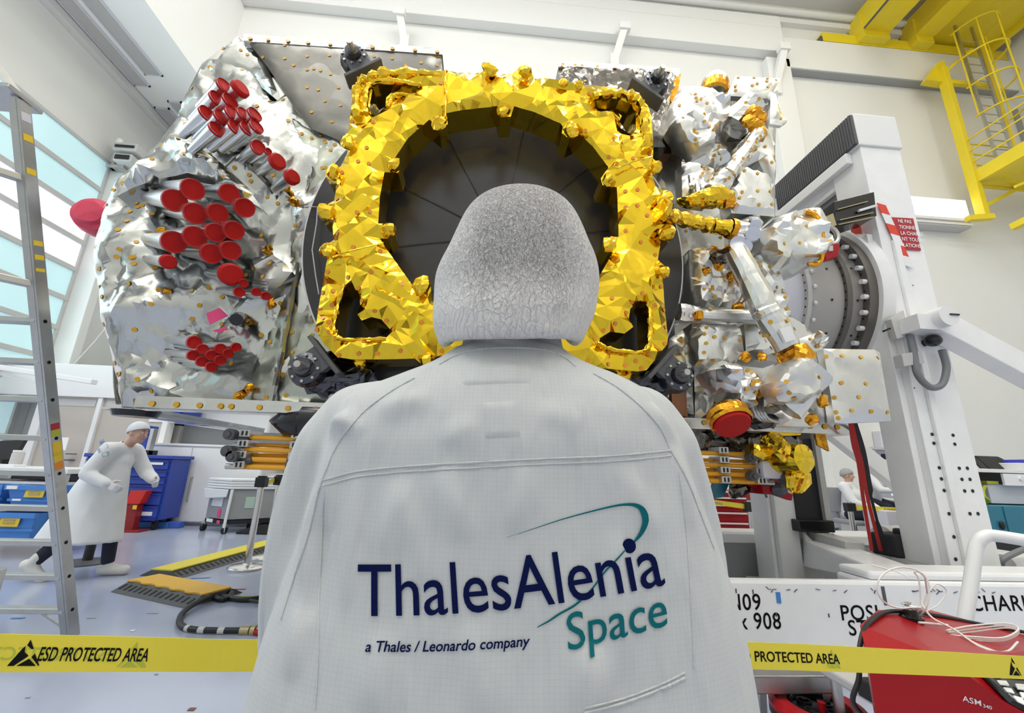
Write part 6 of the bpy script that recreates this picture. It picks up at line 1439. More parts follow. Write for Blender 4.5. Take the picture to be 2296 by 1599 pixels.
MB().prism([fp(*q)+nP*.001 for q in ((.1, .1), (1.0, .1), (1.0, .95), (.1, .95))], nP*.012).build('keypad_panel', M['blackg'], ad, bevel=.003)
sc_ = MB()
sc_.prism([fp(*q)+nP*.013 for q in ((.16, .3), (.5, .3), (.5, .85), (.16, .85))], nP*.003); sc_.build('display', M['lilac'], ad)
for i, (s, t, w_, h_) in enumerate(((.3, .15, .09, .09), (.44, .15, .09, .09), (.58, .15, .1, .1), (.72, .15, .1, .1), (.62, .34, .1, .12), (.76, .34, .1, .12), (.86, .2, .12, .14), (.78, .55, .1, .12), (.9, .5, .08, .2))):
    MB().prism([fp(*q)+nP*.013 for q in ((s, t), (s+w_, t), (s+w_, t+h_), (s, t+h_))], nP*.005).build('key', M['paper'], ad, bevel=.002)
fE = (pts['g']-pts['e']); fE.z = 0; fX = fE.normalized(); nF = Vector((fX.y, -fX.x, 0))
fX2 = (u(2225, 1583, 1.15)-u(2155, 1563, 1.18)).normalized()
t0 = u(2156, 1573, 1.195)
# project onto the front face plane
fn_ = (pts['f']-pts['e']).cross(low['g']-pts['e']).normalized(); fn_ = fn_ if fn_.y < 0 else -fn_
def onf(px, py): 
    d = ray(px, py); t = (_e-EYE).dot(_n)/d.dot(_n); return EYE+d*t+_n.normalized()*(-.002 if _n.y > 0 else .002)
o1 = onf(2158, 1571); fx_ = (onf(2225, 1590)-o1).normalized(); fy_ = (onf(2160, 1553)-o1); fy_ = (fy_-fx_*fy_.dot(fx_)).normalized()
L1 = (onf(2200, 1584)-o1).length
lm = MB(); w1_ = text_width('ASM', 1, bold=.008, space=1.05); lm.text('ASM', on_plane(o1, fx_, fy_), L1/w1_, bold=.008, space=1.05); o2 = onf(2203, 1585); lm.text('340', on_plane(o2, fx_, fy_), L1/w1_*.62, bold=.01)
o3 = onf(1952, 1455); lm.text('pfei', on_plane(o3, fx_, fy_), L1/w1_*.3) if False else None
lm.build('printed_lettering', M['paper'], ad, recalc=False)
ip = u(2044, 1388, 1.5)
MB().lathe([(0, -.02), (.03, -.02), (.034, .008), (.022, .012), (.02, .03), (0, .03)], ip, (0, 0, 1), 20).build('inlet_port', M['blackg'], ad, smooth=True)
wr_ = MB(); random.seed(4)
for k in range(7):
    wr_.tube(catmull([ip+Vector((random.uniform(-.02, .02), random.uniform(-.02, .02), .01+.01*k*.6)) for _ in range(6)], 4), .0025, 5)
wr_.build('twist_ties', M['alu'], ad)
MB().box(A1.x+.03, pts['g'].x+.3, 1.30, 1.70, .40, .46).build('base_plinth', M['black'], ad, bevel=.006)
# cart under it with white push handle
ct_ = thing('equipment_cart', 'white tubular push handle of the cart holding the red instrument', 'cart', (1.7, 1.7, 0))
hp_ = catmull([u(2162, 1400, 1.95), u(2178, 1300, 1.95), u(2186, 1240, 1.95)], 4)+catmull([u(2190, 1222, 1.95), u(2203, 1206, 1.94), u(2225, 1201, 1.93), u(2300, 1212, 1.88), u(2420, 1232, 1.8)], 5)
hb_ = hp_[0]
MB().tube([Vector((hb_.x-.03, hb_.y, .35))]+hp_, .027, 16).build('push_handle', M['white'], ct_, smooth=True)
MB().box(1.5, 2.3, 1.2, 2.0, .355, .395).build('shelf', M['greyp'], ct_, bevel=.01)
for x in (1.55, 2.25):
    for y in (1.2, 1.95):
        MB().cyl((x, y, .1), (x, y, .36), .02).cyl((x-.02, y, .05), (x+.02, y, .05), .05, n=20, mi=1).build('caster_leg', [M['alu'], M['black']], ct_)
# black cable over the detector, white tubing coil
P = catmull([u(1935, 1605, 1.34), u(1912, 1570, 1.33), u(1926, 1520, 1.32), u(1928, 1450, 1.32), u(1945, 1400, 1.36), u(1985, 1373, 1.48), u(2040, 1372, 1.55), u(2100, 1380, 1.62), u(2200, 1400, 1.66), u(2310, 1420, 1.66)], 8)
tag(MB().tube(P, .0065, 8).build('power_cable', M['black'], smooth=True), 'black cable looping over the sloping shoulder of the red instrument', 'cable')
cl_ = []
def loop(cx_, cy_, rx, ry_, a0, a1, d, n=18): return [u(cx_+rx*math.cos(math.radians(a0+(a1-a0)*i/n)), cy_-ry_*math.sin(math.radians(a0+(a1-a0)*i/n)), d) for i in range(n+1)]
tb = MB()
tb.tube([u(2045, 1380, 1.5), u(2065, 1362, 1.48)]+loop(2024, 1318, 58, 46, -60, -330, 1.46)[1:]+[u(2079, 1330, 1.5), u(2068, 1368, 1.5)], 0.00279, 7)
tb.tube(catmull([u(2040, 1372, 1.5), u(2062, 1350, 1.5), u(2060, 1300, 1.5), u(2050, 1283, 1.5), u(2072, 1288, 1.48), u(2084, 1320, 1.47), u(2078, 1360, 1.47), u(2060, 1385, 1.5)], 6), 0.00248, 7)
tb.tube(catmull([u(2080, 1330, 1.5), u(2100, 1310, 1.5), u(2122, 1325, 1.5), u(2105, 1355, 1.5), u(2075, 1372, 1.5)], 6), 0.00217, 6)
tb.tube(catmull([u(2065, 1352, 1.5), u(2090, 1385, 1.46), u(2140, 1412, 1.42), u(2200, 1452, 1.36), u(2255, 1462, 1.33), u(2282, 1440, 1.4)], 6), 0.00298, 7)
for k in range(3): tb.tube(catmull([u(2122+k*3, 1414+k*4, 1.44), u(2180, 1403+k*7, 1.5), u(2255, 1398+k*5, 1.52), u(2284, 1410+k*4, 1.5), u(2250, 1430+k*3, 1.45), u(2180, 1428+k*4, 1.43), u(2130, 1424+k*3, 1.43)], 6), 0.00279, 7)
tb.tube(catmull([u(2156, 1425, 1.42), u(2190, 1445, 1.38), u(2235, 1463, 1.33)], 6), 0.00341, 7)
tb.tube([u(2060, 1396, 1.46), u(2125, 1402, 1.46)], 0.00372, 7).tube(catmull([u(1954, 1267, 1.6), u(2010, 1282, 1.55), u(2045, 1300, 1.5)], 5), 0.00217, 6)
tag(tb.build('tubing_coil', M['cable'], smooth=True), 'loosely coiled thin white tubing lying on the red instrument', 'tubing')

# ------------------------------------------------------------------ step stool, cable reel, marked plate
ss = thing('step_stool', 'low aluminium step stool in front of the stencilled white beam', 'stool', (1.55, 2.2, 0))
a = at(1560, 1517, 2.05); b = at(1872, 1520, 2.05); zt = a.z
MB().box(a.x, b.x, 2.05, 2.38, zt-.07, zt).build('tread', M['alu'], ss, bevel=.006)
for x in (a.x+.04, b.x-.03, b.x-.16):
    MB().bar((x, 2.1 if x != b.x-.16 else 2.34, zt-.06), (x+.02, 2.08 if x != b.x-.16 else 2.4, 0), .035, .035, (0, 1, 0)).build('leg', M['alu'], ss)
MB().bar((a.x+.04, 2.08, .06), (b.x-.02, 2.08, .06), .03, .03).build('stretcher', M['alu'], ss)
c = at(1681, 1526, 2.045); MB().prism([(c.x-.018, 2.048, c.z+.012), (c.x+.018, 2.048, c.z+.012), (c.x, 2.048, c.z-.02)], (0, -.002, 0)).build('sticker', M['dotg'], ss)
rl_ = thing('cable_reel', 'red topped black cable reel on the floor below the step stool', 'reel', (1.83, 2.45, 0))
rc = atz(1835, 1578, .22); zc = .22
def rlathe(prof, m, nm): return MB().lathe(prof, (rc.x, rc.y, 0), (0, 0, 1), 40).build(nm, m, rl_, smooth=True)
rlathe([(0, .02), (.17, .02), (.17, .04), (.12, .05), (.12, .15), (.19, .16), (.19, .19), (0, .19)], M['black'], 'drum')
rlathe([(.11, .195), (.12, .222), (.17, .226), (.19, .205), (.19, .185), (.11, .185)], M['red'], 'flange')
rlathe([(0, .2), (.1, .2), (.108, .215), (.115, .2)], M['blackg'], 'socket_plate')
for k in range(4): MB().lathe([(.028, .0), (.03, .012), (.022, .012), (.02, .004), (0, .004)], (rc.x+.058*math.cos(k*PI/2+.5), rc.y+.058*math.sin(k*PI/2+.5), .2), (0, 0, 1), 20).build('socket', M['blackg'], rl_, smooth=True)
MB().cyl((rc.x, rc.y-.02, .2), (rc.x, rc.y-.02, .235), .015).build('knob', M['red'], rl_)
for dx, dy in ((-.14, .08), (.13, .06)): MB().cyl((rc.x+dx, rc.y+dy, .2), (rc.x+dx, rc.y+dy, .26), .016, .012).build('lug', M['red'], rl_)
wt_ = MB(); a = at(1868, 1507, 2.65); b = at(1960, 1512, 2.65)
for i in range(5): wt_.prism([(a.x+i*.055, 2.66, a.z), (a.x+i*.055+.055, 2.66, a.z), (a.x+i*.055+.035, 2.66, a.z-.03), (a.x+i*.055-.02, 2.66, a.z-.03)], (0, .01, 0), i % 2)
tag(wt_.build('hazard_edge', [M['label'], M['signred']]), 'short red and yellow striped strip on the lower edge of the white beam', 'marking')

# ------------------------------------------------------------------ left background
# workbench with blue bins
wbx = thing('workbench', 'white workbench behind the stepladder', 'table', (-5.5, 5.8, 0)); Yb = 5.6
t0_ = at(0, 1045, Yb); t1 = at(155, 1047, Yb); zt = .99
MB().box(-7.2, t1.x, Yb, 6.35, zt-.06, zt).build('worktop', M['white'], wbx, bevel=.006)
for x in (-7.1, t1.x-.04):
    for y in (Yb+.04, 6.3): MB().box(x-.025, x+.025, y-.025, y+.025, 0, zt-.06).build('leg', M['greyp'], wbx)
MB().box(-7.15, t1.x-.02, Yb+.03, 6.3, .80, .83).box(-7.15, t1.x-.02, Yb+.03, 6.3, .20, .22).build('shelf', M['white'], wbx)
MB().box(t1.x-.9, t1.x-.05, Yb+.3, 6.3, .84, .92).build('drawer', M['dgrey'], wbx)
def bin_(name, x0, x1, z0, z1, label, lx):
    t = thing(name, label, 'bin', ((x0+x1)/2, 5.75, z0), 'blue storage bins under the workbench')
    s = .05
    fr = MB().add([(x0+s, 5.48, z0), (x1-s, 5.48, z0), (x1-s, 6.0, z0), (x0+s, 6.0, z0), (x0, 5.42, z1), (x1, 5.42, z1), (x1, 6.05, z1), (x0, 6.05, z1)], [(0, 3, 2, 1), (0, 1, 5, 4), (1, 2, 6, 5), (2, 3, 7, 6), (3, 0, 4, 7)])
    b = fr.build('shell', M['bin'], t); sm = b.modifiers.new('solid', 'SOLIDIFY'); sm.thickness = .012
    MB().box(x0-.015, x1+.015, 5.40, 5.44, z1-.05, z1+.005).box(x0+.01, x1-.01, 5.445, 5.475, z0+(z1-z0)*.3, z0+(z1-z0)*.42).build('rim', M['bin'], t, bevel=.004)
    w = MB().prism([(lx, 5.425, z0+(z1-z0)*.50), (lx+.2, 5.425, z0+(z1-z0)*.50), (lx+.22, 5.415, z0+(z1-z0)*.86), (lx+.02, 5.415, z0+(z1-z0)*.86)], (0, -.006, 0)).build('label_plate', M['label'], t)
    d = MB()
    for i in range(2): d.bar((lx+.05, 5.41, z0+(z1-z0)*(.74-.1*i)), (lx+.17, 5.41, z0+(z1-z0)*(.74-.1*i)), .004, .012)
    d.build('label_print', M['olive'], w)
    MB().box(x0+.02, x0+.13, 5.39, 5.40, z1-.04, z1-.005).box(lx-.12, lx-.03, 5.43, 5.44, z0+(z1-z0)*.33, z0+(z1-z0)*.42).build('sticker', M['paper'], t)
q = [at(x, y, 5.42) for x, y in ((20, 1082), (118, 1082), (105, 1135), (0, 1205), (95, 1152))]
bin_('storage_bin', q[0].x, q[1].x+.02, .55, .80, 'upper blue bin with a yellow label plate seen between ladder rungs', q[0].x+.2)
bin_('storage_bin', q[0].x-.12, q[1].x-.08, .22, .50, 'lower blue bin with a yellow label plate nearest the floor', q[0].x+.03)
bin_('storage_bin', q[0].x-.64, q[0].x-.05, .55, .80, 'blue bin without a visible neighbour beyond the upper bin, farthest from the walking person', q[0].x-.45)
mn = thing('monitor', 'black monitor standing on the white workbench', 'monitor', (-6.0, 6.0, zt))
a = at(2, 985, 5.9); b = at(54, 1038, 5.9)
MB().prism([at(x, y, 5.95) for x, y in ((-40, 990), (55, 986), (30, 1030), (-45, 1036))], (0, .05, 0)).build('screen', M['black'], mn, bevel=.006)
MB().box(a.x-.1, a.x+.05, 5.95, 6.05, zt, a.z-.2).box(a.x-.2, a.x+.15, 5.85, 6.1, zt, zt+.02).build('stand', M['black'], mn)
jp = at(36, 1036, 5.8)
jr = thing('sample_jar', 'clear jar with white lid standing in front of the black monitor', 'jar', (jp.x, 5.8, zt))
MB().lathe([(0, 0), (.055, 0), (.058, .02), (.058, .16), (.05, .175)], (jp.x, 5.8, zt), (0, 0, 1), 20).build('jar_body', M['greyp'], jr, smooth=True)
MB().cyl((jp.x, 5.8, zt+.175), (jp.x, 5.8, zt+.2), .055).build('lid', M['white'], jr)
tag(MB().box(-6.3, -5.55, 5.64, 5.78, zt, zt+.03).box(-6.0, -5.8, 5.65, 5.75, zt+.03, zt+.036, 1).build('paper_tray', [M['paper'], M['pinkp']], bevel=.004), 'stack of papers at the front of the white workbench', 'papers')
sp_ = at(133, 1000, 6.2); sg_ = thing('sign_holder', 'white notice on a thin stand near the workbench end', 'sign', (sp_.x, 6.2, zt))
a = at(120, 980, 6.2); b = at(147, 1010, 6.2); MB().box(a.x, b.x, 6.19, 6.2, b.z, a.z).build('notice', M['paper'], sg_); MB().box(sp_.x-.02, sp_.x+.02, 6.2, 6.22, zt, b.z+.02).box(sp_.x-.08, sp_.x+.08, 6.15, 6.28, zt, zt+.012).build('stand', M['white'], sg_)
# black pole with round base
pp = atz(190, 1262, .0); st_ = thing('table_pedestal', 'black pedestal with round base behind the walking person', 'pedestal', (pp.x, pp.y, 0))
MB().lathe([(0, 0), (.24, 0), (.24, .012), (.05, .03), (.0, .03)], (pp.x, pp.y, 0), (0, 0, 1), 36).build('base', M['dgrey'], st_, smooth=True)
MB().cyl((pp.x+.02, pp.y, .03), (pp.x+.02, pp.y, .55), .045, n=20).build('column', M['black'], st_, smooth=True)
MB().lathe([(0, .55), (.1, .55), (.1, .565), (0, .565)], (pp.x, pp.y, 0), (0, 0, 1), 36).build('top_flange', M['dgrey'], st_, smooth=True)
c = atz(70, 1208, 0.04); tag(MB().box(c.x-.5, c.x+.25, c.y, c.y+.3, .005, .06).build('floor_duct', M['midgrey'], bevel=.01), 'grey flat duct on the floor beneath the workbench', 'duct')
# blue drawer cabinet
yc0 = 7.7; a = at(195, 1018, yc0); b = at(388, 1022, yc0)
bc_ = thing('tool_cabinet', 'dark blue drawer cabinet on casters behind the walking person', 'cabinet', ((a.x+b.x)/2, yc0+.3, 0)); zt = b.z
x0, x1 = a.x, at(345, 1160, yc0).x; x1 = at(383, 1040, yc0).x
MB().box(x0, x1, yc0+.02, yc0+.5, .16, zt-.06).box(x0-.03, x1+.03, yc0-.02, yc0+.53, zt-.06, zt).build('body', M['blue'], bc_, bevel=.01)
zz = [zt-.08, zt-.24, zt-.36, zt-.48, zt-.60, zt-.80, zt-1.0, .18]
zz = [z for z in zz if z >= .18]
for z1_, z0_ in zip(zz, zz[1:]):
    d = MB().box(x0+.03, x1-.03, yc0-.015, yc0+.02, z0_+.012, z1_-.012).build('drawer', M['blue'], bc_, bevel=.006)
    MB().box(x0+.03, x1-.03, yc0-.03, yc0-.015, z1_-.028, z1_-.014).build('drawer_pull', M['blue'], d)
MB().box(x1-.75, x1-.1, yc0-.036, yc0-.03, zt-.155, zt-.115).build('maker_strip', M['paper'], bc_)
MB().box(x1-.35, x1-.1, yc0-.02, yc0-.016, .23, .29).build('maker_strip', M['paper'], bc_)
for x in (x0+.1, x1-.1):
    for y in (yc0+.1, yc0+.43): MB().cyl((x-.02, y, .06), (x+.02, y, .06), .06, n=20).box(x-.03, x+.03, y-.03, y+.03, .1, .17).build('caster', M['black'], bc_)
a = at(335, 990, yc0+.3)
bt_ = thing('dispenser', 'blue dispenser with black base on top of the blue cabinet', 'dispenser', (a.x, yc0+.3, zt))
MB().box(a.x-.1, a.x+.04, yc0+.2, yc0+.4, zt+.1, zt+.5).build('body', M['blue'], bt_, bevel=.02); MB().box(a.x+.04, a.x+.1, yc0+.2, yc0+.3, zt, zt+.45).box(a.x-.15, a.x+.1, yc0+.18, yc0+.42, zt, zt+.08, 1).build('holder', [M['alu'], M['black']], bt_, bevel=.005); MB().ball((a.x-.02, yc0+.17, zt+.35), .04).build('button', M['white'], bt_, smooth=True)
# red fire point stand
fp_ = atz(288, 1192, 0); fs_ = thing('extinguisher_stand', 'low red extinguisher stand on the floor between the walking person and the blue cabinet', 'stand', (fp_.x, fp_.y, 0))
MB().box(fp_.x-.09, fp_.x+.08, fp_.y-.05, fp_.y+.08, 0, .42).box(fp_.x-.12, fp_.x+.22, fp_.y-.1, fp_.y+.12, 0, .03).build('post', mat('dark_red', (.28, .015, .015), .4), fs_, bevel=.01)
MB().prism([(fp_.x-.1, fp_.y-.06, .42), (fp_.x+.1, fp_.y-.06, .42), (fp_.x+.16, fp_.y-.06, .62), (fp_.x-.08, fp_.y-.06, .62)], (0, .16, 0)).build('holder', mat('bright_red', (.65, .03, .015), .35), fs_)
MB().box(fp_.x+.02, fp_.x+.08, fp_.y-.065, fp_.y-.06, .34, .4).build('sticker', M['label'], fs_)
# white cupboards
Yc = 8.3; zc0 = at(500, 1003, Yc).z
cw = thing('base_cupboard', 'long row of white base cupboards along the back wall', 'cupboard', (-4.3, Yc+.3, 0))
xa_ = at(345, 1100, Yc).x; xb_ = at(590, 1100, Yc).x-.08
MB().box(xa_-.6, xb_, Yc, YB-.01, .06, zc0).box(xa_-.6, xb_, Yc+.05, YB-.01, 0, .06, 1).build('carcass', [M['white'], M['midgrey']], cw, bevel=.006)
MB().box(xa_-.6, xb_+.02, Yc-.03, YB-.01, zc0, zc0+.04).build('worktop', M['white'], cw, bevel=.004)
xm_ = at(425, 1040, Yc).x
for i, (p, q_) in enumerate(((xa_-.55, xm_-.0), (xm_+.02, xb_-.02))):
    d = MB().box(p, q_, Yc-.02, Yc, .08, zc0-.03).build('door', M['white'], cw, bevel=.003)
    hx = xm_-.08 if i == 0 else xm_+.12
    MB().tube([(hx, Yc-.02, .82), (hx, Yc-.055, .82), (hx, Yc-.055, .42), (hx, Yc-.02, .42)], .012, 8).build('handle', M['alu'], d)
uc = thing('wall_cupboard', 'white wall cupboards above the grey splashback', 'cupboard', (-4.5, Yc+.5, 1.9))
zu = at(500, 952, Yc+.3).z
MB().box(xa_-.6, xb_+3.5, Yc+.3, YB-.01, zu, zu+.9).build('carcass', M['white'], uc, bevel=.006)
a = at(420, 955, Yc+.8); b = at(600, 1000, Yc+.8)
tag(MB().box(a.x, b.x+2.0, 9.0, 9.05, zc0+.05, zu).build('splashback', M['midgrey']), 'grey splashback panel between white base and wall cupboards', 'panel')
a = at(342, 952, Yc+.6); b = at(396, 1000, Yc+.6)
eb_ = thing('switch_box', 'pale grey electrical box with yellow warning triangle on the back wall', 'box', ((a.x+b.x)/2, Yc+.7, b.z))
MB().box(a.x, b.x, Yc+.6, YB-.01, b.z, a.z).build('enclosure', M['greyp'], eb_, bevel=.01)
c = (a+b)/2; MB().prism([(c.x-.07, Yc+.597, c.z+.08), (c.x+.07, Yc+.597, c.z+.08), (c.x, Yc+.597, c.z+.2)], (0, -.003, 0)).build('warning_triangle', M['label'], eb_)
MB().box(c.x-.09, c.x+.01, Yc+.595, Yc+.598, c.z-.06, c.z+.05).build('notice', M['paper'], eb_); MB().box(c.x-.06, c.x-.02, Yc+.59, Yc+.595, c.z-.03, c.z+.04).build('red_mark', M['signred'], eb_); MB().box(c.x-.17, c.x+.1, Yc+.595, Yc+.598, c.z-.16, c.z-.13).build('printed_line', M['ink'], eb_); MB().box(a.x+.03, a.x+.07, Yc+.56, Yc+.6, c.z-.02, c.z+.06).build('latch', M['black'], eb_)
a = atz(360, 1166, 0); b = atz(452, 1166, 0)
tag(MB().box(a.x, b.x+.3, 8.0, 8.15, 0, .1).box(a.x+.3, a.x+.8, 7.98, 8.0, 0, .1, 1).build('floor_mat', [mat('blue_foam', (.06, .14, .55), .5), M['bin']], bevel=.01), 'blue strip lying along the foot of the white cupboards', 'strip')
# grey box cart with white cover
q0 = atz(462, 1192, 0); bx0 = thing('box_trolley', 'grey plastic box trolley under a folded white cover', 'trolley', (q0.x+.55, q0.y+.3, 0))
yT = q0.y-.02; a = at(452, 1160, yT); b = at(520, 1170, yT); xr_ = at(590, 1150, yT+.75).x
cor = [Vector((a.x, yT+.1, 0)), Vector((b.x, yT-.18, 0)), Vector((b.x+.62, yT+.2, 0)), Vector((a.x+.6, yT+.38, 0))]
up_ = lambda z: [Vector((p.x, p.y, z)) for p in cor]
MB().prism(up_(.14), (0, 0, .06)).build('dolly', M['black'], bx0)
zTop = at(480, 1095, yT).z
MB().prism(up_(.21), (0, 0, zTop-.21)).build('crate', mat('grey_crate', (.30, .31, .32), .45), bx0, bevel=.01)
for p in cor: MB().cyl((p.x-.02, p.y, .06), (p.x+.02, p.y, .06), .065, n=20).box(p.x-.03, p.x+.03, p.y-.03, p.y+.03, .1, .15, 1).build('caster', [M['black'], M['alu']], bx0)
e = (cor[2]-cor[1]); e1 = cor[1]+e*.3; e2 = cor[1]+e*.62; no_ = Vector((e.y, -e.x, 0)).normalized()
MB().prism([e1+no_*.004+Vector((0, 0, .38)), e2+no_*.004+Vector((0, 0, .38)), e2+no_*.004+Vector((0, 0, .56)), e1+no_*.004+Vector((0, 0, .56))], no_*.004).build('label_card', mat('pale_green', (.42, .56, .48), .6), bx0)
f_ = cor[1]-cor[0]; nf_ = Vector((f_.y, -f_.x, 0)).normalized()
for s_, zq, w_, h_, mm in ((.55, .24, .12, .12, 'pinkp'), (.2, .4, .42, .22, 'lilac'), (.1, .15, .25, .05, 'paper'), (.6, .14, .12, .05, 'pinkp')):
    p = cor[0]+f_*s_+nf_*.004; k = f_.normalized(); MB().prism([p+Vector((0, 0, zq)), p+k*w_*f_.length*1.2+Vector((0, 0, zq)), p+k*w_*f_.length*1.2+Vector((0, 0, zq+h_)), p+Vector((0, 0, zq+h_))], nf_*.004).build('sticker', M[mm], bx0)
MB().cyl(cor[1]+Vector((.0, -.03, .02)), cor[1]+Vector((.04, -.06, zTop)), .022, n=12).build('support_post', M['white'], bx0, smooth=True)
cv = MB(); up2 = [p+(p-(cor[0]+cor[2])/2)*.12 for p in cor]
for i in range(4): cv.prism([Vector((p.x, p.y, zTop+i*.042)) for p in up2], (0, 0, .038))
fl_ = (up2[1]-up2[0]); cv.prism([Vector((p.x, p.y, z))+nf_*.02 for p, z in ((up2[0], zTop), (up2[1], zTop), (up2[0].lerp(up2[1], .98), zTop-.12), (up2[0].lerp(up2[1], .1), zTop-.17))], nf_*.02)
cv.crinkle(.012, 5, 3)
tag(cv.build('folded_cover', M['capcloth'], bevel=.012, smooth=True), 'folded white cover draped on the grey box trolley', 'cover')
# grey louvred drawer unit behind, black floor mat
a = at(592, 1062, 8.4); b = at(700, 1200, 8.4); dr_ = thing('drawer_unit', 'pale grey multi-drawer unit behind the belt posts', 'cabinet', ((a.x+b.x)/2, 8.6, 0))
MB().box(a.x, a.x+1.4, 8.42, 8.8, .05, a.z).build('body', M['greyp'], dr_, bevel=.006)
for i in range(7): 
    z0_ = .08+(a.z-.1)*i/7; d = MB().box(a.x+.02, a.x+1.38, 8.4, 8.42, z0_, z0_+(a.z-.1)/7-.015).build('drawer', M['white'], dr_, bevel=.004)
    MB().box(a.x+.1, a.x+.2, 8.385, 8.4, z0_+.06, z0_+.075).build('handle', M['alu'], d)
c = atz(572, 1197, 0); tag(MB().prism([(c.x-.25, c.y-.1, .005), (c.x+.7, c.y-.1, .005), (c.x+.8, c.y+.4, .005), (c.x+.05, c.y+.35, .14), (c.x-.05, c.y+.2, .1)], (0, 0, .03)).build('cable_wedge', M['black']), 'black rubber wedge on the floor between the box trolley and the steel posts', 'wedge')
# belt posts on the left
def stanchion(px, py, label, hpx=None):
    p = atz(px, py, 0); t = thing('barrier_post', label, 'barrier post', (p.x, p.y, 0), 'barrier posts near the grey box trolley')
    MB().lathe([(0, 0), (.185, 0), (.19, .02), (.17, .035), (.05, .05), (.045, .06), (0, .06)], p, (0, 0, 1), 36).build('base', M['steel'], t, smooth=True)
    MB().cyl((p.x, p.y, .05), (p.x, p.y, .92), .035, n=24).build('pole', M['steel'], t, smooth=True)
    MB().box(p.x-.055, p.x+.055, p.y-.055, p.y+.055, .86, .97).cyl((p.x, p.y, .97), (p.x, p.y, .985), .05).build('belt_head', M['black'], t, bevel=.01)
    return p
s1 = stanchion(553, 1275, 'polished steel belt post in front of the grey box trolley')
s2 = stanchion(598, 1252, 'steel belt post farther back, half hidden by the printed white coat')
tag(MB().strip([(s1.x+.05, s1.y, .91), (s2.x-.05, s2.y, .92)], .05, Vector((0, 0, 1)), .002).build('barrier_belt', M['tape']), 'short yellow belt between the two steel posts by the trolley', 'belt')
# cable ramps
def ramp(P0, P1, w, label, flip=1, teeth=True, top=M['tape']):
    P0 = Vector(P0); P1 = Vector(P1); d = (P1-P0); L = d.length; d.normalize(); s = Vector((-d.y, d.x, 0))*flip
    t = thing('cable_ramp', label, 'cable ramp', (P0+P1)/2, 'yellow and black cable ramps')
    prof = [(-w*.5, 0), (-w*.24, .06), (w*.24, .06), (w*.5, 0)]
    MB().add([P0+s*x+Vector((0, 0, z+.002)) for x, z in prof]+[P1+s*x+Vector((0, 0, z+.002)) for x, z in prof], [(0, 1, 5, 4), (1, 2, 6, 5), (2, 3, 7, 6), (3, 0, 4, 7), (0, 3, 2, 1), (4, 5, 6, 7)]).build('rubber_body', M['dgrey'], t)
    n = max(3, int(L/.09)); pts = [P0-s*w*.25, ]; a = []; b = []
    for i in range(n+1):
        k = .012 if (i % 2 and teeth) else -.012
        a += [P0+d*(L*i/n)+s*(-w*.25+k), P0+d*(min(L, L*(i+.5)/n))+s*(-w*.25+k)] if i < n else [P1+s*(-w*.25+k)]
    poly_ = a+[P1+s*w*.25, P0+s*w*.25]
    MB().prism([p+Vector((0, 0, .062)) for p in poly_], (0, 0, .012)).build('lid', top, t)
    g = MB()
    for sd in (-1, 1):
        for i in range(int(L/.07)):
            c_ = P0+d*(.04+i*.07); g.obox(c_+s*(sd*w*.37)+Vector((0, 0, .034)), (.012, .03, .003), (d, (s*(w*.26)+Vector((0, 0, -.06*sd))).normalized(), Vector((0, 0, 1))))
    g.build('grip_studs', M['black'], t)['kind'] = 'stuff'
R0 = atz(318, 1300, 0); R1 = atz(640, 1205, 0)
ramp(R0+Vector((.1, .1, 0)), R1+Vector((.3, .15, 0)), .46, 'long cable ramp with bright yellow lid running toward the steel post', 1, False)
Q0 = atz(318, 1318, 0); Q1 = atz(466, 1347, 0)
ramp(Q0+Vector((-.05, .08, 0)), Q1+Vector((.05, .02, 0)), .5, 'short cable ramp with orange yellow toothed lid and black hoses under it', 1, True, mat('ramp_amber', (.80, .45, .035), .5))
def g(px, py, z=.02): return atz(px, py, z)
hz_ = thing('air_hose', 'black hose with taped bands and metal coupling curling across the floor', 'hose', g(430, 1390, 0))
P = catmull([g(468, 1338, .05), g(440, 1352, .04), g(412, 1372, .022), g(402, 1392, .022), g(412, 1406, .022), g(440, 1412, .022), g(490, 1414, .022), g(540, 1414, .022)], 7)
MB().tube(P, .02, 10).build('hose', M['black'], hz_, smooth=True)
for i in (30, 36, 42): MB().tube(P[i:i+3], .0215, 10).build('tape_band', M['greyp'], hz_)
c = P[-1]; MB().cyl(c, c+Vector((.06, 0, 0)), .03).cyl(c+Vector((.07, 0, 0)), c+Vector((.1, 0, 0)), .034).cyl(c+Vector((.11, 0, 0)), c+Vector((.15, 0, 0)), .028).build('coupling', M['olive'], hz_, smooth=True)
MB().tube(catmull([c+Vector((.14, 0, 0)), g(575, 1418), g(640, 1424)], 5), .02, 10).build('red_hose', M['red'], hz_, smooth=True)
tag(MB().tube(catmull([g(470, 1330, .04), g(500, 1338), g(545, 1345), g(590, 1340), g(660, 1325)], 6), .022, 10).tube(catmull([g(450, 1325, .05), g(490, 1322, .05), g(518, 1330, .03), g(500, 1345), g(470, 1335, .03)], 6), .022, 10).tube(catmull([g(560, 1346), g(600, 1352), g(660, 1350)], 6), .012, 8).build('cable_bundle', M['black'], smooth=True), 'black cables emerging from the near ramp toward the white coat', 'cable')
tag(MB().tube(catmull([g(480, 1330, .02), g(520, 1336), g(560, 1338), g(640, 1334)], 5), .006, 6).build('earth_wire', M['inkg'], smooth=True), 'thin yellow green wire beside the black cables', 'wire')
fm2 = MB()
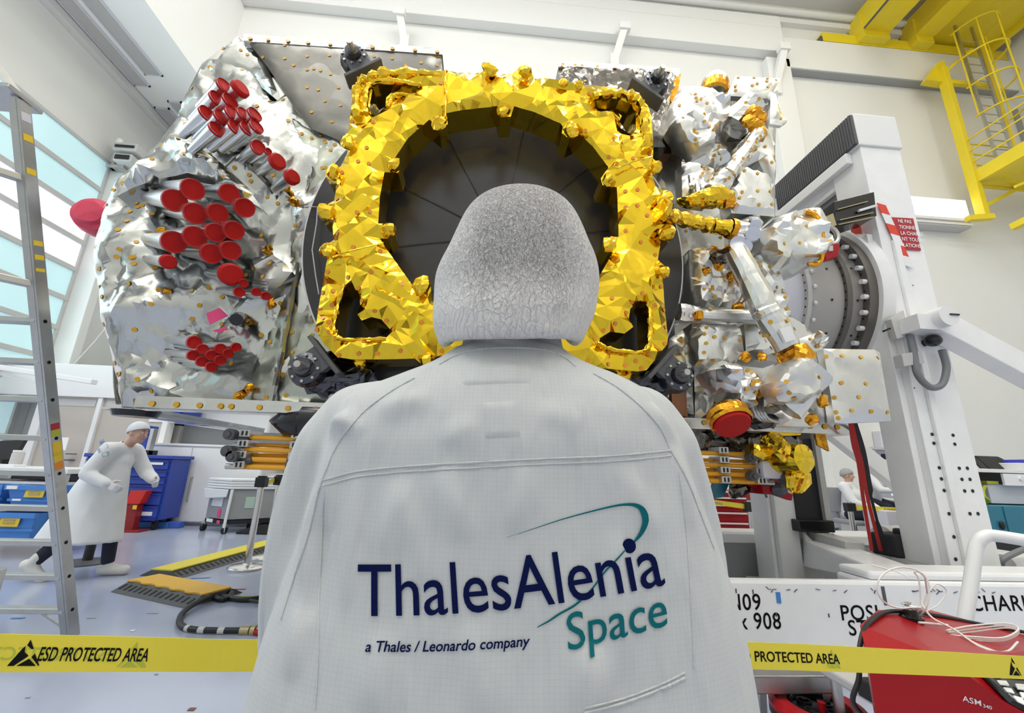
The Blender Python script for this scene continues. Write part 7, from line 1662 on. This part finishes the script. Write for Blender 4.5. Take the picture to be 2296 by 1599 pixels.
for px, py, dx, dy, mi in ((535, 1321, .12, .02, 0), (450, 1296, .16, .05, 1), (40, 1386, .08, .01, 2), (342, 1375, .08, 0, 3), (430, 1590, .03, 0, 4), (298, 1414, .03, 0, 5), (400, 1434, .03, 0, 5), (205, 1386, .06, .01, 3), (62, 1564, .02, 0, 3), (350, 1512, .02, 0, 3)):
    c = g(px, py, .003); fm2.obox(c, (dx/2, .012 if mi != 3 else .004, .0008), (Vector((1, dy*6, 0)).normalized(), Vector((-dy*6, 1, 0)).normalized(), Vector((0, 0, 1))), mi)
o = fm2.build('floor_marks', [M['signred'], M['bin'], M['bin'], M['midgrey'], M['copper'], M['paper']]); tag(o, 'small coloured tape scraps and scuffs on the blue floor', 'floor marks', kind='stuff')

# ------------------------------------------------------------------ right background
def red_cab(px0, px1, ptop, Y, label, lines):
    a = at(px0, ptop, Y); b = at(px1, ptop, Y); z = a.z
    t = thing('drawer_cabinet', label, 'cabinet', ((a.x+b.x)/2, Y+.25, 0), 'red drawer cabinets behind the stand base')
    MB().box(a.x, b.x, Y, Y+.5, .04, z).box(a.x+.03, b.x-.03, Y+.03, Y+.47, 0, .04).build('body', M['red'], t, bevel=.015)
    for i, (za, zb_) in enumerate(zip(lines, lines[1:])):
        d = MB().box(a.x+.03, b.x-.03, Y-.012, Y, z*zb_+.008, z*za-.008).build('drawer', M['red'], t, bevel=.004)
        MB().box(a.x+.04, b.x-.04, Y-.03, Y-.012, z*za-.035, z*za-.012).build('drawer_pull', M['white'], d)
    return t
t = red_cab(1585, 1674, 1098, 6.6, 'wide red drawer cabinet crossed by the yellow belt', (1, .9, .78, .66, .5, .2, .03))
red_cab(1684, 1708, 1098, 6.9, 'narrow red drawer cabinet beside the white board', (1, .9, .8, .7, .6, .03))
a = at(1706, 1105, 7.4); b = at(1752, 1152, 7.4)
tag(MB().box(a.x, b.x, 7.4, 7.45, 0, a.z).build('white_board', M['white'], bevel=.01), 'plain white board standing beside the narrow red cabinet', 'board')
c = at(1716, 1165, 7.2); tag(MB().cyl((c.x, 7.2, 0), (c.x, 7.2, c.z+.06), .07, n=20).cyl((c.x, 7.2, c.z+.06), (c.x, 7.2, c.z+.14), .06, n=20, mi=1).build('bottle', [M['dgrey'], M['dotg']], smooth=True), 'dark bottle with orange cap at the foot of the white board', 'bottle')
tag(MB().tube([(c.x+.25+.15*math.cos(x), 7.1+.1*math.sin(x), .3+.12*math.sin(x)) for x in [2*PI*i/20 for i in range(21)]], .012, 6).tube([(c.x+.25, 7.2, 0), (c.x+.25, 7.2, .2)], .02).build('wire_hoop', M['greyp']), 'grey wire hoop beside the dark bottle', 'hoop')
def post2(px, py, Y, label):
    c = at(px, py, Y); t = thing('barrier_post', label, 'barrier post', (c.x, Y, 0), 'steel barrier posts in the right background')
    MB().cyl((c.x, Y, 0), (c.x, Y, c.z), .04, n=20).build('pole', M['steel'], t, smooth=True); MB().lathe([(0, 0), (.18, 0), (.18, .02), (.05, .05), (0, .05)], (c.x, Y, 0), (0, 0, 1), 28).build('base', M['steel'], t, smooth=True)
    MB().box(c.x-.08, c.x+.08, Y-.05, Y+.05, c.z-.16, c.z-.02).build('belt_head', M['black'], t, bevel=.01); return c
def belt2(c, px, py, Y2, label, back=False):
    e = at(px, py, Y2); t = thing('barrier_belt', label, 'belt', (c.x, c.y, c.z-.1))
    a_, b_ = Vector((c.x+(-.05 if back else .05), c.y, c.z-.09)), e
    MB().strip([a_, b_], .07, Vector((0, 0, 1)), .002).build('belt', M['tape'], t)
    d = (b_-a_).normalized(); k = MB()
    k.bar(a_.lerp(b_, .52)+Vector((0, -.004, 0)), a_.lerp(b_, .86)+Vector((0, -.004, 0)), .004, .018).prism([a_.lerp(b_, .47)+Vector((0, -.004, -.02)), a_.lerp(b_, .51)+Vector((0, -.004, -.02)), a_.lerp(b_, .49)+Vector((0, -.004, .02))], (0, .002, 0))
    k.build('belt_print', M['olive'], t)
c1_ = post2(1679, 1122, 6.3, 'steel barrier post in front of the red cabinets'); belt2(c1_, 1560, 1121, 6.3, 'yellow belt crossing the wide red drawer cabinet', True)
c2_ = post2(1903, 1125, 7.2, 'steel barrier post in front of the seated person'); belt2(c2_, 2062, 1146, 6.9, 'yellow belt running from the post by the seated person behind the sling')
# chair, desk, screens
cx3 = sx
ch = thing('office_chair', 'grey office chair under the seated person', 'chair', (sx, 8.2, 0)); zs_ = hz-.86
MB().box(sx-.25, sx+.27, 7.85, 8.4, zs_-.05, zs_+.04).build('seat', M['midgrey'], ch, bevel=.03)
MB().box(sx-.42, sx+.1, 8.32, 8.4, zs_+.15, zs_+.62).bar((sx-.1, 8.37, zs_), (sx-.15, 8.37, zs_+.3), .06, .03).build('backrest', M['midgrey'], ch, bevel=.04)
MB().cyl((sx, 8.15, .08), (sx, 8.15, zs_), .03).build('gas_lift', M['black'], ch)
for k in range(5):
    a = 2*PI*k/5; MB().bar((sx, 8.15, .1), (sx+.3*math.cos(a), 8.15+.3*math.sin(a), .07), .05, .04).ball((sx+.3*math.cos(a), 8.15+.3*math.sin(a), .035), .034).build('base_arm', M['black'], ch)
dk_ = thing('desk', 'long pale desk against the back wall behind the seated person', 'desk', (10.5, 9.1, 0)); 
MB().box(sx-.8, 13.2, 8.9, 9.48, .72, .76).build('desktop', M['white'], dk_, bevel=.005); MB().box(sx-.8, 13.2, 9.3, 9.33, .1, .72).build('modesty_panel', M['lilac'], dk_)
for x in (sx-.75, 10.4, 13.1): MB().box(x, x+.05, 8.95, 9.4, 0, .72).build('leg', M['greyp'], dk_)
a = at(1955, 975, 9.3); b = at(2040, 1012, 9.3); tag(MB().box(a.x+.2, b.x+.4, 9.3, 9.49, b.z, a.z+.1).build('wall_cabinet', M['lilac'], bevel=.01), 'pale lilac wall cabinet above the lit screen', 'cabinet')
a = at(1985, 1020, 9.0); b = at(2052, 1082, 9.0)
sc2 = thing('display_screen', 'large lit screen with dark top border behind the white post', 'screen', ((a.x+b.x)/2, 9.0, b.z))
MB().box(a.x, b.x+.3, 9.0, 9.04, b.z-.3, a.z-.1).build('display', M['screen'], sc2); MB().box(a.x-.05, b.x+.35, 8.98, 9.06, a.z-.1, a.z+.02).box(a.x, b.x+.3, 8.995, 9.0, (a.z+b.z)/2-.05, (a.z+b.z)/2).build('bezel', M['navy'], sc2); MB().box(a.x-.3, b.x+.5, 9.1, 9.4, a.z+.12, a.z+.17).box((a.x+b.x)/2-.05, (a.x+b.x)/2+.05, 9.05, 9.4, .76, a.z).build('bracket', M['greyp'], sc2)
a = at(1985, 1145, 6.95); b = at(2060, 1200, 6.95)
tag(MB().box(a.x, b.x+.5, 6.95, 7.4, 0, a.z).build('crate', M['lilac'], bevel=.02), 'large pale crate standing below the far yellow belt', 'crate')
a = at(1862, 1090, 9.0)
a = at(1960, 1040, 9.3); a = at(1868, 1030, 9.4); b = at(1895, 1062, 9.4); tag(MB().box(a.x, b.x+.2, 9.4, 9.46, b.z, a.z).box(a.x+.05, b.x+.15, 9.39, 9.4, a.z-.1, a.z-.04, 1).build('wall_dispenser', [M['lilac'], M['midgrey']], bevel=.03), 'pale lilac dispenser on the wall above the seated person', 'dispenser')
# right edge shelf with monitors, boxes and case
Ys = 5.6; a = at(2180, 1050, Ys); b = at(2296, 1055, Ys)
sh = thing('shelf_unit', 'white shelf unit carrying monitors behind the white post', 'shelf', (6.6, 6.0, 0))
MB().box(a.x-.1, a.x+2.4, Ys, 6.3, a.z-.05, a.z).build('shelf_board', M['white'], sh, bevel=.005)
MB().box(a.x-.1, a.x-.05, Ys+.05, 6.3, 0, a.z).box(a.x+2.35, a.x+2.4, Ys+.05, 6.3, 0, a.z).box(a.x-.1, a.x+2.4, 6.25, 6.3, .3, a.z).build('frame', M['beige'], sh)
MB().box(a.x+.45, a.x+2.3, Ys+.0, Ys+.03, a.z-.22, a.z-.06).cyl((a.x+.7, Ys-.02, a.z-.12), (a.x+.7, Ys, a.z-.12), .025).cyl((a.x+1.1, Ys-.02, a.z-.12), (a.x+1.1, Ys, a.z-.12), .025).build('socket_strip', M['paper'], sh)
m1 = at(2205, 1022, Ys+.3); m2 = at(2270, 1048, Ys+.3)
tag(MB().prism([(m1.x, Ys+.25, a.z+.002), (m2.x+.08, Ys+.2, a.z+.002), (m2.x-.12, Ys+.35, m1.z), (m1.x-.06, Ys+.35, m1.z)], (0, .05, 0)).build('monitor', M['black'], bevel=.01), 'large black flat monitor leaning on the white shelf unit', 'monitor')
m3 = at(2188, 1028, Ys+.3); tag(MB().prism([(m3.x-.06, Ys+.2, a.z+.002), (m3.x+.12, Ys+.25, a.z+.002), (m3.x, Ys+.3, m3.z+.02), (m3.x-.1, Ys+.3, m3.z+.05)], (0, .03, 0)).build('tablet', M['black']), 'small black screen beside the leaning monitor on the shelf', 'screen')
m4 = at(2276, 1045, Ys+.1); tag(MB().box(m4.x, m4.x+.9, Ys+.05, Ys+.5, a.z, a.z+.1).box(m4.x+.1, m4.x+.8, Ys+.06, Ys+.4, a.z+.1, a.z+.15, 1).build('storage_box', [M['white'], mat('royal_blue', (.06, .07, .55), .4)], bevel=.008), 'white box with blue top on the white shelf unit', 'box')
p1_ = at(2213, 1085, Ys+.1); p2_ = at(2296, 1128, Ys+.1)
tag(MB().box(p1_.x, p1_.x+1.4, Ys+.1, Ys+.55, p2_.z-.02, p1_.z).build('carton', M['lilac'], bevel=.01), 'pale carton standing on the teal case', 'box')
tag(MB().tube(catmull([at(2210, 1090, Ys+.05), at(2204, 1098, Ys+.05), at(2206, 1112, Ys), at(2216, 1122, Ys), at(2208, 1126, Ys+.05), at(2202, 1108, Ys+.05)], 6), .022, 8).box(p1_.x-.02, p1_.x+.16, Ys+.08, Ys+.3, p1_.z, p1_.z+.04).build('wire_coil', M['inkg'], smooth=True), 'yellow green coiled wire beside the pale carton', 'wire')
t1_ = at(2196, 1130, Ys-.2); t2_ = at(2296, 1228, Ys-.2)
tcs = thing('tool_case', 'teal equipment case with a black latch below the pale carton', 'case', (t1_.x+.8, Ys, 0))
MB().box(t1_.x-.05, t1_.x+1.6, Ys-.2, Ys+.5, t2_.z-.1, t1_.z-.02).box(t1_.x+.32, t1_.x+.36, Ys-.215, Ys-.2, t2_.z-.1, t1_.z-.02).build('shell', M['teal'], tcs, bevel=.02)
k_ = at(2248, 1178, Ys-.22); MB().ball(k_, (.035, .02, .055), 14, 10).build('latch', M['black'], tcs, smooth=True)
MB().box(t1_.x-.3, t1_.x+1.6, Ys-.25, Ys+.5, .42, t2_.z-.1).box(t1_.x-.25, t1_.x+1.55, Ys-.2, Ys+.45, 0, .42).build('stand', M['black'], tcs)
w0_ = at(2250, 1262, 3.5); w1_ = at(2330, 1280, 3.5)
wp = thing('exhaust_pipe', 'fat white pipe with grey strap lying on the stand base', 'pipe', (w0_.x+.4, 3.5, .6))
MB().cyl((w0_.x, 3.5, w0_.z-.02), (w0_.x+1.3, 3.6, w0_.z-.02), .085, n=28).build('pipe', M['white'], wp, smooth=True)
MB().tube(catmull([at(2243, 1272, 3.4), at(2248, 1256, 3.38), at(2270, 1243, 3.38), at(2310, 1226, 3.4)], 6), .022, 8).build('strap', M['hosegrey'], wp, smooth=True)
